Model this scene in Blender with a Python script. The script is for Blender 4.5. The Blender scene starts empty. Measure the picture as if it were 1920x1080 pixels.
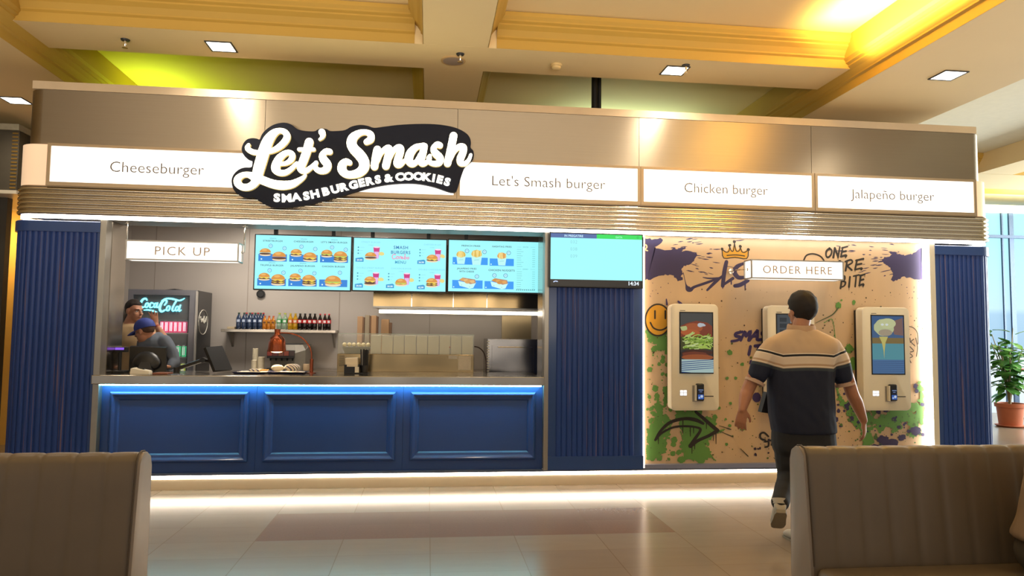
import bpy, bmesh, math, random
from mathutils import Vector, Matrix, Euler, noise as mnoise

PI = math.pi
scene = bpy.context.scene
COL = scene.collection

# ------------------------------------------------------------------ camera
FPX, YAW, PITCH, ROLL, EYE, DIST = 1335.0, 0.1167, 0.0654, 0.0113, 1.47, 7.0
_cy, _sy, _cp, _sp = math.cos(YAW), math.sin(YAW), math.cos(PITCH), math.sin(PITCH)
FW = Vector((_sy * _cp, _cy * _cp, _sp))
_r = Vector((_cy, -_sy, 0.0))
_u = _r.cross(FW)
RT = math.cos(ROLL) * _r + math.sin(ROLL) * _u
UP = -math.sin(ROLL) * _r + math.cos(ROLL) * _u
cam_data = bpy.data.cameras.new('camera')
cam_data.sensor_width = 36.0
cam_data.lens = FPX / 1920.0 * 36.0
cam_data.clip_start = 0.05
cam = bpy.data.objects.new('camera', cam_data)
cam.matrix_world = Matrix(((RT.x, UP.x, -FW.x, 0.0), (RT.y, UP.y, -FW.y, -DIST), (RT.z, UP.z, -FW.z, EYE), (0, 0, 0, 1)))
COL.objects.link(cam)
scene.camera = cam

# ------------------------------------------------------------------ view and world
scene.view_settings.view_transform = 'Standard'
scene.view_settings.look = 'None'
scene.view_settings.gamma = 1.0
scene.view_settings.use_curve_mapping = False
scene.view_settings.exposure = 0.0
scene.cycles.use_denoising = True
scene.cycles.max_bounces = 7
scene.cycles.sample_clamp_indirect = 6.0
world = bpy.data.worlds.new('mall_daylight')
scene.world = world
world.use_nodes = True
_bg = world.node_tree.nodes['Background']
_bg.inputs['Color'].default_value = (1.0, 0.94, 0.87, 1)
_bg.inputs['Strength'].default_value = 0.5

# ------------------------------------------------------------------ lamps of the place
def lamp(name, kind, loc, energy, color=(1, 0.86, 0.66), rot=(0, 0, 0), size=0.2, size_y=None, spot=None, blend=0.5):
    d = bpy.data.lights.new(name, kind)
    d.energy = energy
    d.color = color
    if kind == 'AREA':
        d.size = size
        if size_y:
            d.shape = 'RECTANGLE'
            d.size_y = size_y
    elif kind in ('POINT', 'SPOT'):
        d.shadow_soft_size = size
        if spot:
            d.spot_size = spot
            d.spot_blend = blend
    o = bpy.data.objects.new(name, d)
    o.location = loc
    o.rotation_euler = rot
    COL.objects.link(o)
    return o

CEIL_LOW = 3.93  # underside of the two side beams
CEIL = 4.10      # underside of the ceiling beams
DOWNLIGHTS = [(415, 87), (1265, 132), (1778, 141), (30, 188)]

WARM = (1.0, 0.84, 0.66)
# daylight from the glazed side on the right, and the hall's other ceiling lamps in front of the shop
lamp('daylight_right', 'AREA', (14.2, 3.0, 2.4), 1100, (0.88, 0.96, 1.0), (0, math.radians(95), 0), 3.4, 6.0)
for hx in (-3.0, 0.8, 4.4):
    lamp('hall_downlight', 'SPOT', (hx, -2.6, 4.05), 45, WARM, (0, 0, 0), 0.1, spot=2.4, blend=0.8)
# cove lamps tucked behind the cornices
lamp('cove_right', 'AREA', (3.75, -1.9, 4.16), 70, (1.0, 0.74, 0.22), (math.radians(180), math.radians(20), 0), 0.5, 1.9)
lamp('hall_fill', 'AREA', (0.5, -8.7, 1.9), 270, (1.0, 0.86, 0.68), (math.radians(122), 0, 0), 15.0, 1.2).data.spread = math.radians(75)  # added fill behind the camera, unseen, brightens the steel fascia and ceiling
lamp('cove_green', 'AREA', (-3.25, 1.7, 3.86), 10, (0.62, 1.0, 0.04), (math.radians(180), math.radians(15), 0), 0.5, 0.8)
lamp('cove_teal', 'AREA', (2.6, 2.2, 3.9), 14, (0.65, 1.0, 0.8), (math.radians(180), 0, 0), 1.6, 0.5)
# kitchen ceiling lamps behind the header
lamp('kitchen_lamp', 'AREA', (-2.2, 1.2, 2.86), 34, (1, 0.90, 0.78), (0, 0, 0), 0.5, 0.5)
lamp('kitchen_lamp', 'AREA', (-0.7, 1.1, 2.86), 22, (1, 0.92, 0.82), (0, 0, 0), 0.5, 0.5)

# ------------------------------------------------------------------ helpers
def ray(px, py):
    return FW * FPX + RT * (px - 960.0) - UP * (py - 540.0)

def at(px, py, Y=0.0):
    d = ray(px, py)
    t = (Y + DIST) / d.y
    return Vector((d.x * t, Y, d.z * t + EYE))

def atz(px, py, Z):
    d = ray(px, py)
    t = (Z - EYE) / d.z
    return Vector((d.x * t, d.y * t - DIST, Z))

def lin(c):
    if isinstance(c, str):
        c = [int(c[i:i + 2], 16) / 255 for i in (0, 2, 4)]
    elif max(c) > 1.0:
        c = [v / 255 for v in c]
    return tuple(v / 12.92 if v <= 0.04045 else ((v + 0.055) / 1.055) ** 2.4 for v in c)

MATS = {}
def mat(name, color='808080', rough=0.5, metal=0.0, emit=0.0, var=0.06, scale=12.0, bump=0.0, spec=0.5, aniso=0.0,
        stretch=(1, 1, 1), bdist=0.004, trans=0.0, alpha=1.0, sss=0.0, emit_color=None, coat=0.0):
    if name in MATS:
        return MATS[name]
    m = bpy.data.materials.new(name)
    m.use_nodes = True
    nt = m.node_tree
    b = nt.nodes['Principled BSDF']
    c = lin(color)
    tc = nt.nodes.new('ShaderNodeTexCoord')
    mp = nt.nodes.new('ShaderNodeMapping')
    mp.inputs['Scale'].default_value = stretch
    nz = nt.nodes.new('ShaderNodeTexNoise')
    nz.inputs['Scale'].default_value = scale
    nz.inputs['Detail'].default_value = 4
    nt.links.new(tc.outputs['Object'], mp.inputs['Vector'])
    nt.links.new(mp.outputs['Vector'], nz.inputs['Vector'])
    mx = nt.nodes.new('ShaderNodeMix')
    mx.data_type = 'RGBA'
    mx.inputs['A'].default_value = tuple(max(0, v * (1 - var)) for v in c) + (1,)
    mx.inputs['B'].default_value = tuple(min(1, v * (1 + var)) for v in c) + (1,)
    nt.links.new(nz.outputs['Fac'], mx.inputs['Factor'])
    nt.links.new(mx.outputs['Result'], b.inputs['Base Color'])
    b.inputs['Roughness'].default_value = rough
    b.inputs['Metallic'].default_value = metal
    b.inputs['Specular IOR Level'].default_value = spec
    b.inputs['Transmission Weight'].default_value = trans
    b.inputs['Alpha'].default_value = alpha
    b.inputs['Coat Weight'].default_value = coat
    b.inputs['Coat Roughness'].default_value = 0.12
    if sss:
        b.inputs['Subsurface Weight'].default_value = sss
        b.inputs['Subsurface Radius'].default_value = (0.01, 0.004, 0.002)
    if aniso:
        b.inputs['Anisotropic'].default_value = aniso
        cv = nt.nodes.new('ShaderNodeCombineXYZ')
        cv.inputs['Z'].default_value = 1.0
        nt.links.new(cv.outputs[0], b.inputs['Tangent'])
    if emit:
        b.inputs['Emission Color'].default_value = (lin(emit_color) if emit_color else c) + (1,)
        b.inputs['Emission Strength'].default_value = emit
    if bump:
        bp = nt.nodes.new('ShaderNodeBump')
        bp.inputs['Strength'].default_value = bump
        bp.inputs['Distance'].default_value = bdist
        if bdist > 0.01:
            n2 = nt.nodes.new('ShaderNodeTexNoise')
            n2.inputs['Scale'].default_value = scale
            n2.inputs['Detail'].default_value = 0.0
            nt.links.new(mp.outputs['Vector'], n2.inputs['Vector'])
            nt.links.new(n2.outputs['Fac'], bp.inputs['Height'])
        else:
            nt.links.new(nz.outputs['Fac'], bp.inputs['Height'])
        nt.links.new(bp.outputs['Normal'], b.inputs['Normal'])
    MATS[name] = m
    return m

def attr_mat(name, emit=0.0, rough=0.6):
    if name in MATS:
        return MATS[name]
    m = bpy.data.materials.new(name)
    m.use_nodes = True
    nt = m.node_tree
    b = nt.nodes['Principled BSDF']
    a = nt.nodes.new('ShaderNodeVertexColor')
    a.layer_name = 'ink'
    b.inputs['Roughness'].default_value = rough
    if not emit:
        nt.links.new(a.outputs['Color'], b.inputs['Base Color'])
    else:
        b.inputs['Base Color'].default_value = (0.004, 0.004, 0.004, 1)
        nt.links.new(a.outputs['Color'], b.inputs['Emission Color'])
        b.inputs['Emission Strength'].default_value = emit
    MATS[name] = m
    return m

def smoothpath(pts, n=6, closed=False):
    P = [tuple(p) for p in pts]
    k = len(P)
    if k < 3:
        return P
    out = []
    segs = k if closed else k - 1
    for i in range(segs):
        if closed:
            p0, p1, p2, p3 = P[(i - 1) % k], P[i], P[(i + 1) % k], P[(i + 2) % k]
        else:
            p0, p1, p2, p3 = P[max(i - 1, 0)], P[i], P[i + 1], P[min(i + 2, k - 1)]
        for j in range(n):
            t = j / n
            out.append(tuple(0.5 * (2 * b + (c - a) * t + (2 * a - 5 * b + 4 * c - d) * t * t + (3 * b - a - 3 * c + d) * t ** 3)
                             for a, b, c, d in zip(p0, p1, p2, p3)))
    if not closed:
        out.append(P[-1])
    return out

class MB:
    """collects shapes into one mesh"""
    def __init__(self):
        self.bm = bmesh.new()
        self.mi = 0
    def face(self, vs):
        try:
            f = self.bm.faces.new(vs)
            f.material_index = self.mi
            return f
        except ValueError:
            return None
    def v(self, *p):
        return self.bm.verts.new(p[0] if len(p) == 1 else p)
    def box(self, x0, x1, y0, y1, z0, z1, bev=0.0, seg=2, rot=None, piv=None):
        r = bmesh.ops.create_cube(self.bm, size=1.0)
        vs = r['verts']
        for q in vs:
            q.co = Vector(((x0 + x1) / 2 + q.co.x * (x1 - x0), (y0 + y1) / 2 + q.co.y * (y1 - y0), (z0 + z1) / 2 + q.co.z * (z1 - z0)))
        fs = set(f for q in vs for f in q.link_faces)
        for f in fs:
            f.material_index = self.mi
        if bev:
            es = list(set(e for q in vs for e in q.link_edges))
            r = bmesh.ops.bevel(self.bm, geom=es, offset=bev, segments=seg, affect='EDGES', profile=0.5)
            for f in r['faces']:
                f.material_index = self.mi
            vs = list(set(q for f in r['faces'] for q in f.verts) | set(q for q in vs if q.is_valid))
        if rot is not None:
            c = Vector(piv if piv is not None else ((x0 + x1) / 2, (y0 + y1) / 2, (z0 + z1) / 2))
            R = rot.to_matrix() if isinstance(rot, Euler) else rot
            for q in vs:
                q.co = c + R @ (q.co - c)
        return vs
    def rings(self, rings, cap=True, closed=True):
        R = [[self.v(p) for p in ring] for ring in rings]
        n = len(R[0])
        for a, b in zip(R[:-1], R[1:]):
            for i in range(n if closed else n - 1):
                j = (i + 1) % n
                self.face((a[i], a[j], b[j], b[i]))
        if cap:
            self.face(list(reversed(R[0])))
            self.face(R[-1])
        return R
    def tube(self, pts, r, n=10, cap=True, flat=None):
        pts = [Vector(p) for p in pts]
        k = len(pts)
        rr = r if isinstance(r, (list, tuple)) else [r] * k
        rings = []
        prev = None
        for i, p in enumerate(pts):
            t = (pts[min(i + 1, k - 1)] - pts[max(i - 1, 0)]).normalized()
            if prev is None:
                ref = Vector((0, 0, 1)) if abs(t.z) < 0.9 else Vector((0, 1, 0))
                a = ref.cross(t).normalized()
            else:
                a = (prev - t * prev.dot(t)).normalized()
            prev = a
            b = t.cross(a)
            q = rr[i]
            qx, qy = q if isinstance(q, (list, tuple)) else (q, q)
            rings.append([p + a * (qx * math.cos(2 * PI * j / n)) + b * (qy * math.sin(2 * PI * j / n)) for j in range(n)])
        return self.rings(rings, cap)
    def lathe(self, prof, c=(0, 0, 0), n=20, M=None):
        c = Vector(c)
        rings = []
        for r, z in prof:
            ring = []
            for j in range(n):
                p = Vector((r * math.cos(2 * PI * j / n), r * math.sin(2 * PI * j / n), z))
                ring.append(c + (M @ p if M is not None else p))
            rings.append(ring)
        return self.rings(rings, True)
    def ell(self, c, r, n=16, m=10, M=None):
        c = Vector(c)
        rings = []
        for i in range(m + 1):
            th = PI * (0.02 + 0.96 * i / m)
            ring = []
            for j in range(n):
                ph = 2 * PI * j / n
                p = Vector((r[0] * math.sin(th) * math.cos(ph), r[1] * math.sin(th) * math.sin(ph), -r[2] * math.cos(th)))
                ring.append(c + (M @ p if M is not None else p))
            rings.append(ring)
        return self.rings(rings, True)
    def prism(self, pts, y0, y1):
        """polygon (x, z) extruded in y"""
        a = [self.v(p[0], y0, p[1]) for p in pts]
        b = [self.v(p[0], y1, p[1]) for p in pts]
        n = len(pts)
        self.face(a)
        self.face(list(reversed(b)))
        for i in range(n):
            j = (i + 1) % n
            self.face((a[j], a[i], b[i], b[j]))
    def stroke(self, pts, widths, y0, y1, n=5, capn=10):
        """rounded solid brush stroke in the xz plane"""
        P = smoothpath([(p[0], p[1], w) for p, w in zip(pts, widths)], n)
        L, Rr = [], []
        for i, p in enumerate(P):
            a, b = P[max(i - 1, 0)], P[min(i + 1, len(P) - 1)]
            dx, dz = b[0] - a[0], b[1] - a[1]
            d = math.hypot(dx, dz) or 1e-9
            nx, nz = -dz / d * p[2] / 2, dx / d * p[2] / 2
            L.append((p[0] + nx, p[1] + nz))
            Rr.append((p[0] - nx, p[1] - nz))
        for k in range(len(P) - 1):
            self.prism([L[k], L[k + 1], Rr[k + 1], Rr[k]], y0, y1)
        for k in range(0, len(P)):
            if k in (0, len(P) - 1) or k % 2 == 0:
                p = P[k]
                self.prism([(p[0] + p[2] / 2 * math.cos(2 * PI * j / 14), p[1] + p[2] / 2 * math.sin(2 * PI * j / 14)) for j in range(14)], y0, y1)
    def sweep(self, path, prof, cap=True):
        """path [(x, y, nx, ny)], prof [(offset outward, z)] closed profile"""
        rings = [[(x + nx * o, y + ny * o, z) for o, z in prof] for x, y, nx, ny in path]
        return self.rings(rings, cap)
    def build(self, name, mats, parent=None, smooth=None, loc=None):
        me = bpy.data.meshes.new(name)
        bmesh.ops.recalc_face_normals(self.bm, faces=self.bm.faces)
        if loc is not None:
            bmesh.ops.translate(self.bm, verts=self.bm.verts, vec=-Vector(loc))
        self.bm.to_mesh(me)
        self.bm.free()
        for m in (mats if isinstance(mats, (list, tuple)) else [mats]):
            me.materials.append(m)
        if smooth is not None:
            for p in me.polygons:
                p.use_smooth = True
            me.set_sharp_from_angle(angle=math.radians(smooth))
        o = bpy.data.objects.new(name, me)
        COL.objects.link(o)
        if loc is not None:
            o.location = loc
        if parent is not None:
            o.parent = parent
            if loc is None:
                o.matrix_parent_inverse = Matrix.Translation(-parent.matrix_basis.translation)
        return o

def tag(o, label=None, cat=None, group=None, kind=None):
    if label:
        o['label'] = label
    if cat:
        o['category'] = cat
    if group:
        o['group'] = group
    if kind:
        o['kind'] = kind
    return o

def thing(name, loc, label, cat, group=None):
    o = bpy.data.objects.new(name, None)
    o.empty_display_size = 0.05
    o.location = loc
    COL.objects.link(o)
    return tag(o, label, cat, group)

def struct(o):
    o['kind'] = 'structure'
    return o

def copy_tree(o, parent=None):
    c = o.copy()
    COL.objects.link(c)
    if parent is not None:
        c.parent = parent
    for ch in list(o.children):
        copy_tree(ch, c)
    return c

def bez(o, w=0.004, seg=2):
    m = o.modifiers.new('bevel', 'BEVEL')
    m.width = w
    m.segments = seg
    m.limit_method = 'ANGLE'
    return o

# ---- text as 2D triangles
_TXT = {}
def text2d(s, bold=0.0, spacing=1.0):
    """returns (verts2d, polys, width, height) with cap height about 0.73 of size 1; origin left baseline"""
    key = (s, bold, spacing)
    if key in _TXT:
        return _TXT[key]
    cu = bpy.data.curves.new('txt', 'FONT')
    cu.body = s
    cu.size = 1.0
    cu.resolution_u = 3
    cu.offset = bold
    cu.space_character = spacing
    ob = bpy.data.objects.new('txt', cu)
    COL.objects.link(ob)
    dg = bpy.context.evaluated_depsgraph_get()
    me = bpy.data.meshes.new_from_object(ob.evaluated_get(dg))
    V = [(v.co.x, v.co.y) for v in me.vertices]
    F = [tuple(p.vertices) for p in me.polygons]
    bpy.data.objects.remove(ob)
    bpy.data.curves.remove(cu)
    bpy.data.meshes.remove(me)
    xs = [v[0] for v in V] or [0]
    ys = [v[1] for v in V] or [0]
    _TXT[key] = (V, F, min(xs), max(xs), min(ys), max(ys))
    return _TXT[key]

def text_solid(mb, s, x, z, cap, y0, y1, bold=0.0, spacing=1.0, width=None, align='c', rot=0.0, xk=1.0):
    """extruded lettering; x,z = centre of the text, cap = capital height"""
    V, F, x0, x1, _, _ = text2d(s, bold, spacing)
    k = cap / 0.729
    kx = (width / (x1 - x0) if width else k) * xk
    cx = (x0 + x1) / 2
    c, q = math.cos(rot), math.sin(rot)
    def P(v):
        a, b = (v[0] - cx) * kx, v[1] * k - cap / 2
        return x + a * c - b * q, z + a * q + b * c
    pts = [P(v) for v in V]
    a = [mb.v(p[0], y0, p[1]) for p in pts]
    b = [mb.v(p[0], y1, p[1]) for p in pts]
    cnt = {}
    for f in F:
        mb.face([a[i] for i in f])
        mb.face([b[i] for i in reversed(f)])
        for i in range(len(f)):
            e = (f[i], f[(i + 1) % len(f)])
            cnt[e] = 1
    for (i, j) in list(cnt):
        if (j, i) not in cnt:
            mb.face((a[j], a[i], b[i], b[j]))

def words_solid(s, x, z, cap, y0, y1, mm, parent, bold=0.0, spacing=1.0, width=None, name='lettering'):
    """one part per word"""
    _, _, x0, x1, _, _ = text2d(s, bold, spacing)
    k = width / (x1 - x0) if width else cap / 0.729
    ws = s.split(' ')
    for i, w in enumerate(ws):
        _, _, _, e, _, _ = text2d(' '.join(ws[:i + 1]), bold, spacing)
        _, _, a, b, _, _ = text2d(w, bold, spacing)
        m = MB()
        text_solid(m, w, x + ((e - (b - a) / 2) - (x0 + x1) / 2) * k, z, cap, y0, y1, bold, spacing, (b - a) * k)
        m.build(name, mm, parent)

class Pic:
    """a flat printed or lit picture in a vertical plane y = Y facing the camera side; layers stack outward"""
    def __init__(self, Y, step=0.0003, org=(0, 0), uv=None):
        self.bm = bmesh.new()
        self.ink = self.bm.loops.layers.float_color.new('ink')
        self.Y = Y
        self.k = 0
        self.step = step
        self.uv = uv            # maps 2D input to (x, z)
    def P(self, p):
        x, z = self.uv(p) if self.uv else p
        return (x, self.Y - self.k * self.step, z)
    def poly(self, pts, color, new=True):
        if new:
            self.k += 1
        c = lin(color) + (1,)
        try:
            f = self.bm.faces.new([self.bm.verts.new(self.P(p)) for p in pts])
        except ValueError:
            return
        for l in f.loops:
            l[self.ink] = c
    def rect(self, x0, y0, x1, y1, color, new=True):
        self.poly([(x0, y0), (x1, y0), (x1, y1), (x0, y1)], color, new)
    def ellipse(self, x, y, rx, ry, color, n=18, a0=0, a1=2 * PI, new=True, wob=0.0, seed=0, rot=0.0):
        rnd = random.Random(seed)
        full = abs(a1 - a0 - 2 * PI) < 1e-6
        pts = []
        for j in range(n if full else n + 1):
            a = a0 + (a1 - a0) * j / n
            w = 1 + (rnd.uniform(-wob, wob) if wob else 0)
            u, v = rx * w * math.cos(a), ry * w * math.sin(a)
            pts.append((x + u * math.cos(rot) - v * math.sin(rot), y + u * math.sin(rot) + v * math.cos(rot)))
        self.poly(pts, color, new)
    def stroke(self, pts, w, color, n=5, new=True, closed=False):
        if new:
            self.k += 1
        ws = w if isinstance(w, (list, tuple)) else [w] * len(pts)
        P = smoothpath([(p[0], p[1], q) for p, q in zip(pts, ws)], n, closed)
        if closed:
            P.append(P[0])
        L, R = [], []
        for i, p in enumerate(P):
            a, b = P[max(i - 1, 0)], P[min(i + 1, len(P) - 1)]
            dx, dz = b[0] - a[0], b[1] - a[1]
            d = math.hypot(dx, dz) or 1e-9
            nx, nz = -dz / d * p[2] / 2, dx / d * p[2] / 2
            L.append((p[0] + nx, p[1] + nz))
            R.append((p[0] - nx, p[1] - nz))
        kk = self.k
        for k in range(len(P) - 1):
            self.k = kk + 0.2 * (k % 5)
            self.poly([L[k], L[k + 1], R[k + 1], R[k]], color, False)
        self.k = kk + 1
        for p in (P[0], P[-1]):
            self.ellipse(p[0], p[1], p[2] / 2, p[2] / 2, color, 10, new=False)
        if not new:
            self.k = kk
    def text(self, s, x, y, cap, color, bold=0.0, spacing=1.0, width=None, flip=1, new=True):
        if new:
            self.k += 1
        V, F, x0, x1, _, _ = text2d(s, bold, spacing)
        k = cap / 0.729
        kx = width / (x1 - x0) if width else k
        cx = (x0 + x1) / 2
        c = lin(color) + (1,)
        vs = [self.bm.verts.new(self.P((x + (v[0] - cx) * kx, y + flip * (v[1] * k - cap / 2)))) for v in V]
        for f in F:
            try:
                fc = self.bm.faces.new([vs[i] for i in f])
            except ValueError:
                continue
            for l in fc.loops:
                l[self.ink] = c
    def build(self, name, m, parent=None):
        me = bpy.data.meshes.new(name)
        self.bm.to_mesh(me)
        self.bm.free()
        me.materials.append(m)
        o = bpy.data.objects.new(name, me)
        COL.objects.link(o)
        if parent is not None:
            o.parent = parent
            o.matrix_parent_inverse = Matrix.Translation(-parent.matrix_basis.translation)
        return o

ORD = ['first', 'second', 'third', 'fourth', 'fifth', 'sixth', 'seventh', 'eighth', 'ninth', 'tenth']

# ================================================================== materials of the place
M_STEEL = mat('brushed_steel', 'aa9e8c', 0.46, 1.0, var=0.05, scale=3, aniso=0.75, stretch=(0.3, 1, 30))
M_STEEL2 = mat('worktop_steel', 'b8b0a4', 0.20, 1.0, var=0.10, scale=3, stretch=(1, 1, 0.5), bump=0.6, bdist=0.03)
M_STEEL3 = mat('golden_steel', '94805e', 0.18, 1.0, var=0.10, scale=3, stretch=(1, 1, 0.4), bump=0.7, bdist=0.04)
M_CHROME = mat('chrome', 'ebe4d8', 0.13, 1.0, var=0.03)
M_GREYMETAL = mat('grey_metal', 'a8a49c', 0.35, 0.8, var=0.05)
M_BLACK = mat('black_plastic', '141416', 0.4, var=0.15)
M_DARK = mat('dark_grey', '2a2a2c', 0.5, var=0.1)
M_WHITE = mat('white_plastic', 'e6e0cf', 0.35, var=0.03)
M_CREAM = mat('cream_paint', 'e4cd9c', 0.7, var=0.03, scale=2)
M_YELLOW = mat('yellow_paint', 'bf9a44', 0.6, var=0.04, scale=2)
M_LED = mat('led_white', 'fff6ea', 0.5, emit=14.0, var=0.0)
M_LEDB = mat('led_cool', '9af2f6', 0.5, emit=40.0, var=0.0)
M_LEDW = mat('led_warm', 'ffeed8', 0.5, emit=22.0, var=0.0)
M_LIGHTBOX = mat('lightbox_acrylic', 'fffdf8', 0.4, emit=1.12, var=0.0)
M_NAVY = mat('navy_board', '1e2334', 0.6, var=0.08, spec=0.2)
M_PRINT = attr_mat('printed_ink', 0.0, 0.65)
M_SCREEN = attr_mat('screen_picture', 1.0, 0.3)
M_DIMSCREEN = attr_mat('kiosk_picture', 0.62, 0.25)

def blue_mat():
    m = mat('blue_lacquer', '22468a', 0.38, coat=0.45, var=0.08, scale=3, stretch=(1, 1, 0.3))
    return m
M_BLUE = blue_mat()

def fluted_mat():
    """blue stain on wood slats, brown grain showing in long thin streaks"""
    m = mat('blue_stained_slats', '1b3f8c', 0.45, var=0.12, scale=3)
    nt = m.node_tree
    b = nt.nodes['Principled BSDF']
    tc = nt.nodes.new('ShaderNodeTexCoord')
    mp = nt.nodes.new('ShaderNodeMapping')
    mp.inputs['Scale'].default_value = (90, 40, 0.8)
    nz = nt.nodes.new('ShaderNodeTexNoise')
    nz.inputs['Scale'].default_value = 1.0
    nz.inputs['Detail'].default_value = 2
    rp = nt.nodes.new('ShaderNodeValToRGB')
    rp.color_ramp.elements[0].position = 0.63
    rp.color_ramp.elements[1].position = 0.71
    rp.color_ramp.elements[0].color = (0, 0, 0, 1)
    rp.color_ramp.elements[1].color = (0.55, 0.55, 0.55, 1)
    mx = nt.nodes.new('ShaderNodeMix')
    mx.data_type = 'RGBA'
    mx.inputs['B'].default_value = lin('8a6a5a') + (1,)
    old = b.inputs['Base Color'].links[0].from_socket
    nt.links.new(tc.outputs['Object'], mp.inputs['Vector'])
    nt.links.new(mp.outputs['Vector'], nz.inputs['Vector'])
    nt.links.new(nz.outputs['Fac'], rp.inputs['Fac'])
    nt.links.new(rp.outputs['Color'], mx.inputs['Factor'])
    nt.links.new(old, mx.inputs['A'])
    nt.links.new(mx.outputs['Result'], b.inputs['Base Color'])
    return m
M_SLAT = fluted_mat()

def floor_mat():
    m = bpy.data.materials.new('stone_tiles')
    m.use_nodes = True
    nt = m.node_tree
    N, Lk = nt.nodes, nt.links
    b = N['Principled BSDF']
    tc = N.new('ShaderNodeTexCoord')
    sp = N.new('ShaderNodeSeparateXYZ')
    Lk.new(tc.outputs['Object'], sp.inputs[0])
    def mth(op, a, b_=None, c=None):
        n = N.new('ShaderNodeMath')
        n.operation = op
        for i, q in enumerate((a, b_, c)):
            if q is None:
                continue
            if isinstance(q, (int, float)):
                n.inputs[i].default_value = q
            else:
                Lk.new(q, n.inputs[i])
        return n.outputs[0]
    X, Y = sp.outputs['X'], sp.outputs['Y']
    tx = mth('DIVIDE', mth('SUBTRACT', X, 0.043), 0.6125)
    ty = mth('DIVIDE', mth('ADD', Y, 1.715), 0.382)
    fx, fy = mth('FRACT', tx), mth('FRACT', ty)
    ix, iy = mth('FLOOR', tx), mth('FLOOR', ty)
    ex = mth('LESS_THAN', mth('MINIMUM', fx, mth('SUBTRACT', 1.0, fx)), 0.0045)
    ey = mth('LESS_THAN', mth('MINIMUM', fy, mth('SUBTRACT', 1.0, fy)), 0.004)
    grout = mth('MAXIMUM', ex, ey)
    cb = N.new('ShaderNodeCombineXYZ')
    Lk.new(ix, cb.inputs[0])
    Lk.new(iy, cb.inputs[1])
    wn = N.new('ShaderNodeTexWhiteNoise')
    Lk.new(cb.outputs[0], wn.inputs['Vector'])
    # darker red-grey tiles: two rows in front of the shop
    inx = mth('MULTIPLY', mth('GREATER_THAN', X, -1.18), mth('LESS_THAN', X, 1.88))
    iny = mth('MULTIPLY', mth('GREATER_THAN', Y, -1.715), mth('LESS_THAN', Y, -0.951))
    dark = mth('MULTIPLY', inx, iny)
    mp = N.new('ShaderNodeMapping')
    mp.inputs['Scale'].default_value = (1.2, 4.5, 1)
    Lk.new(tc.outputs['Object'], mp.inputs['Vector'])
    nz = N.new('ShaderNodeTexNoise')
    nz.inputs['Scale'].default_value = 2.2
    nz.inputs['Detail'].default_value = 7
    nz.inputs['Roughness'].default_value = 0.65
    Lk.new(mp.outputs[0], nz.inputs['Vector'])
    nf = N.new('ShaderNodeTexNoise')
    nf.inputs['Scale'].default_value = 60
    Lk.new(tc.outputs['Object'], nf.inputs['Vector'])
    def mix(f, a, c):
        n = N.new('ShaderNodeMix')
        n.data_type = 'RGBA'
        for nm, q in (('Factor', f), ('A', a), ('B', c)):
            if isinstance(q, (tuple, float, int)):
                n.inputs[nm].default_value = q
            else:
                Lk.new(q, n.inputs[nm])
        return n.outputs['Result']
    light = mix(nz.outputs['Fac'], lin('7d7062') + (1,), lin('8b7d6c') + (1,))
    light = mix(mth('MULTIPLY', wn.outputs['Value'], 0.35), light, lin('73655a') + (1,))
    dk = mix(nf.outputs['Fac'], lin('6c5547') + (1,), lin('7f6553') + (1,))
    dk = mix(mth('MULTIPLY', wn.outputs['Value'], 0.4), dk, lin('604b3e') + (1,))
    col = mix(dark, light, dk)
    col = mix(mth('MULTIPLY', grout, 0.8), col, lin('6b5a48') + (1,))
    Lk.new(col, b.inputs['Base Color'])
    b.inputs['Roughness'].default_value = 0.22
    b.inputs['Specular IOR Level'].default_value = 0.30
    return m

# ================================================================== floor
m = MB()
m.box(-9.0, 15.0, -9.0, 9.0, -0.12, 0.0)
struct(m.build('floor', floor_mat()))
m = MB()
m.box(-3.7, 5.9, 0.12, 2.30, 0.0, 0.10)
struct(m.build('trim_1', mat('kitchen_floor_vinyl', '6b655c', 0.6)))

# ================================================================== ceiling: beams, cornices, coffers
def cornice(name, pts, inward, z0=CEIL, h=0.26, out=0.16):
    """moulding along a straight edge pts (x0,y0)-(x1,y1); inward = unit vector into the coffer"""
    prof = [(0.0, 0.0), (0.0, 0.085), (0.02, 0.10), (0.02, 0.115), (0.05, 0.16), (0.085, 0.19), (0.085, 0.205), (0.11, 0.22), (0.11, 0.235),
            (0.13, 0.26), (0.13, TOPZ - 0.003 - z0), (-0.003, TOPZ - 0.003 - z0), (-0.003, 0.0)]
    prof = [(o + 0.006, z) for o, z in prof]
    m = MB()
    m.rings([[(x + inward[0] * o, y + inward[1] * o, z0 + z) for o, z in prof] for x, y in pts])
    return struct(m.build(name, M_YELLOW))

def slab(name, x0, x1, y0, y1, z0, z1, mm=None):
    m = MB()
    m.box(x0, x1, y0, y1, z0, z1)
    return struct(m.build(name, mm or M_CREAM))

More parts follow.
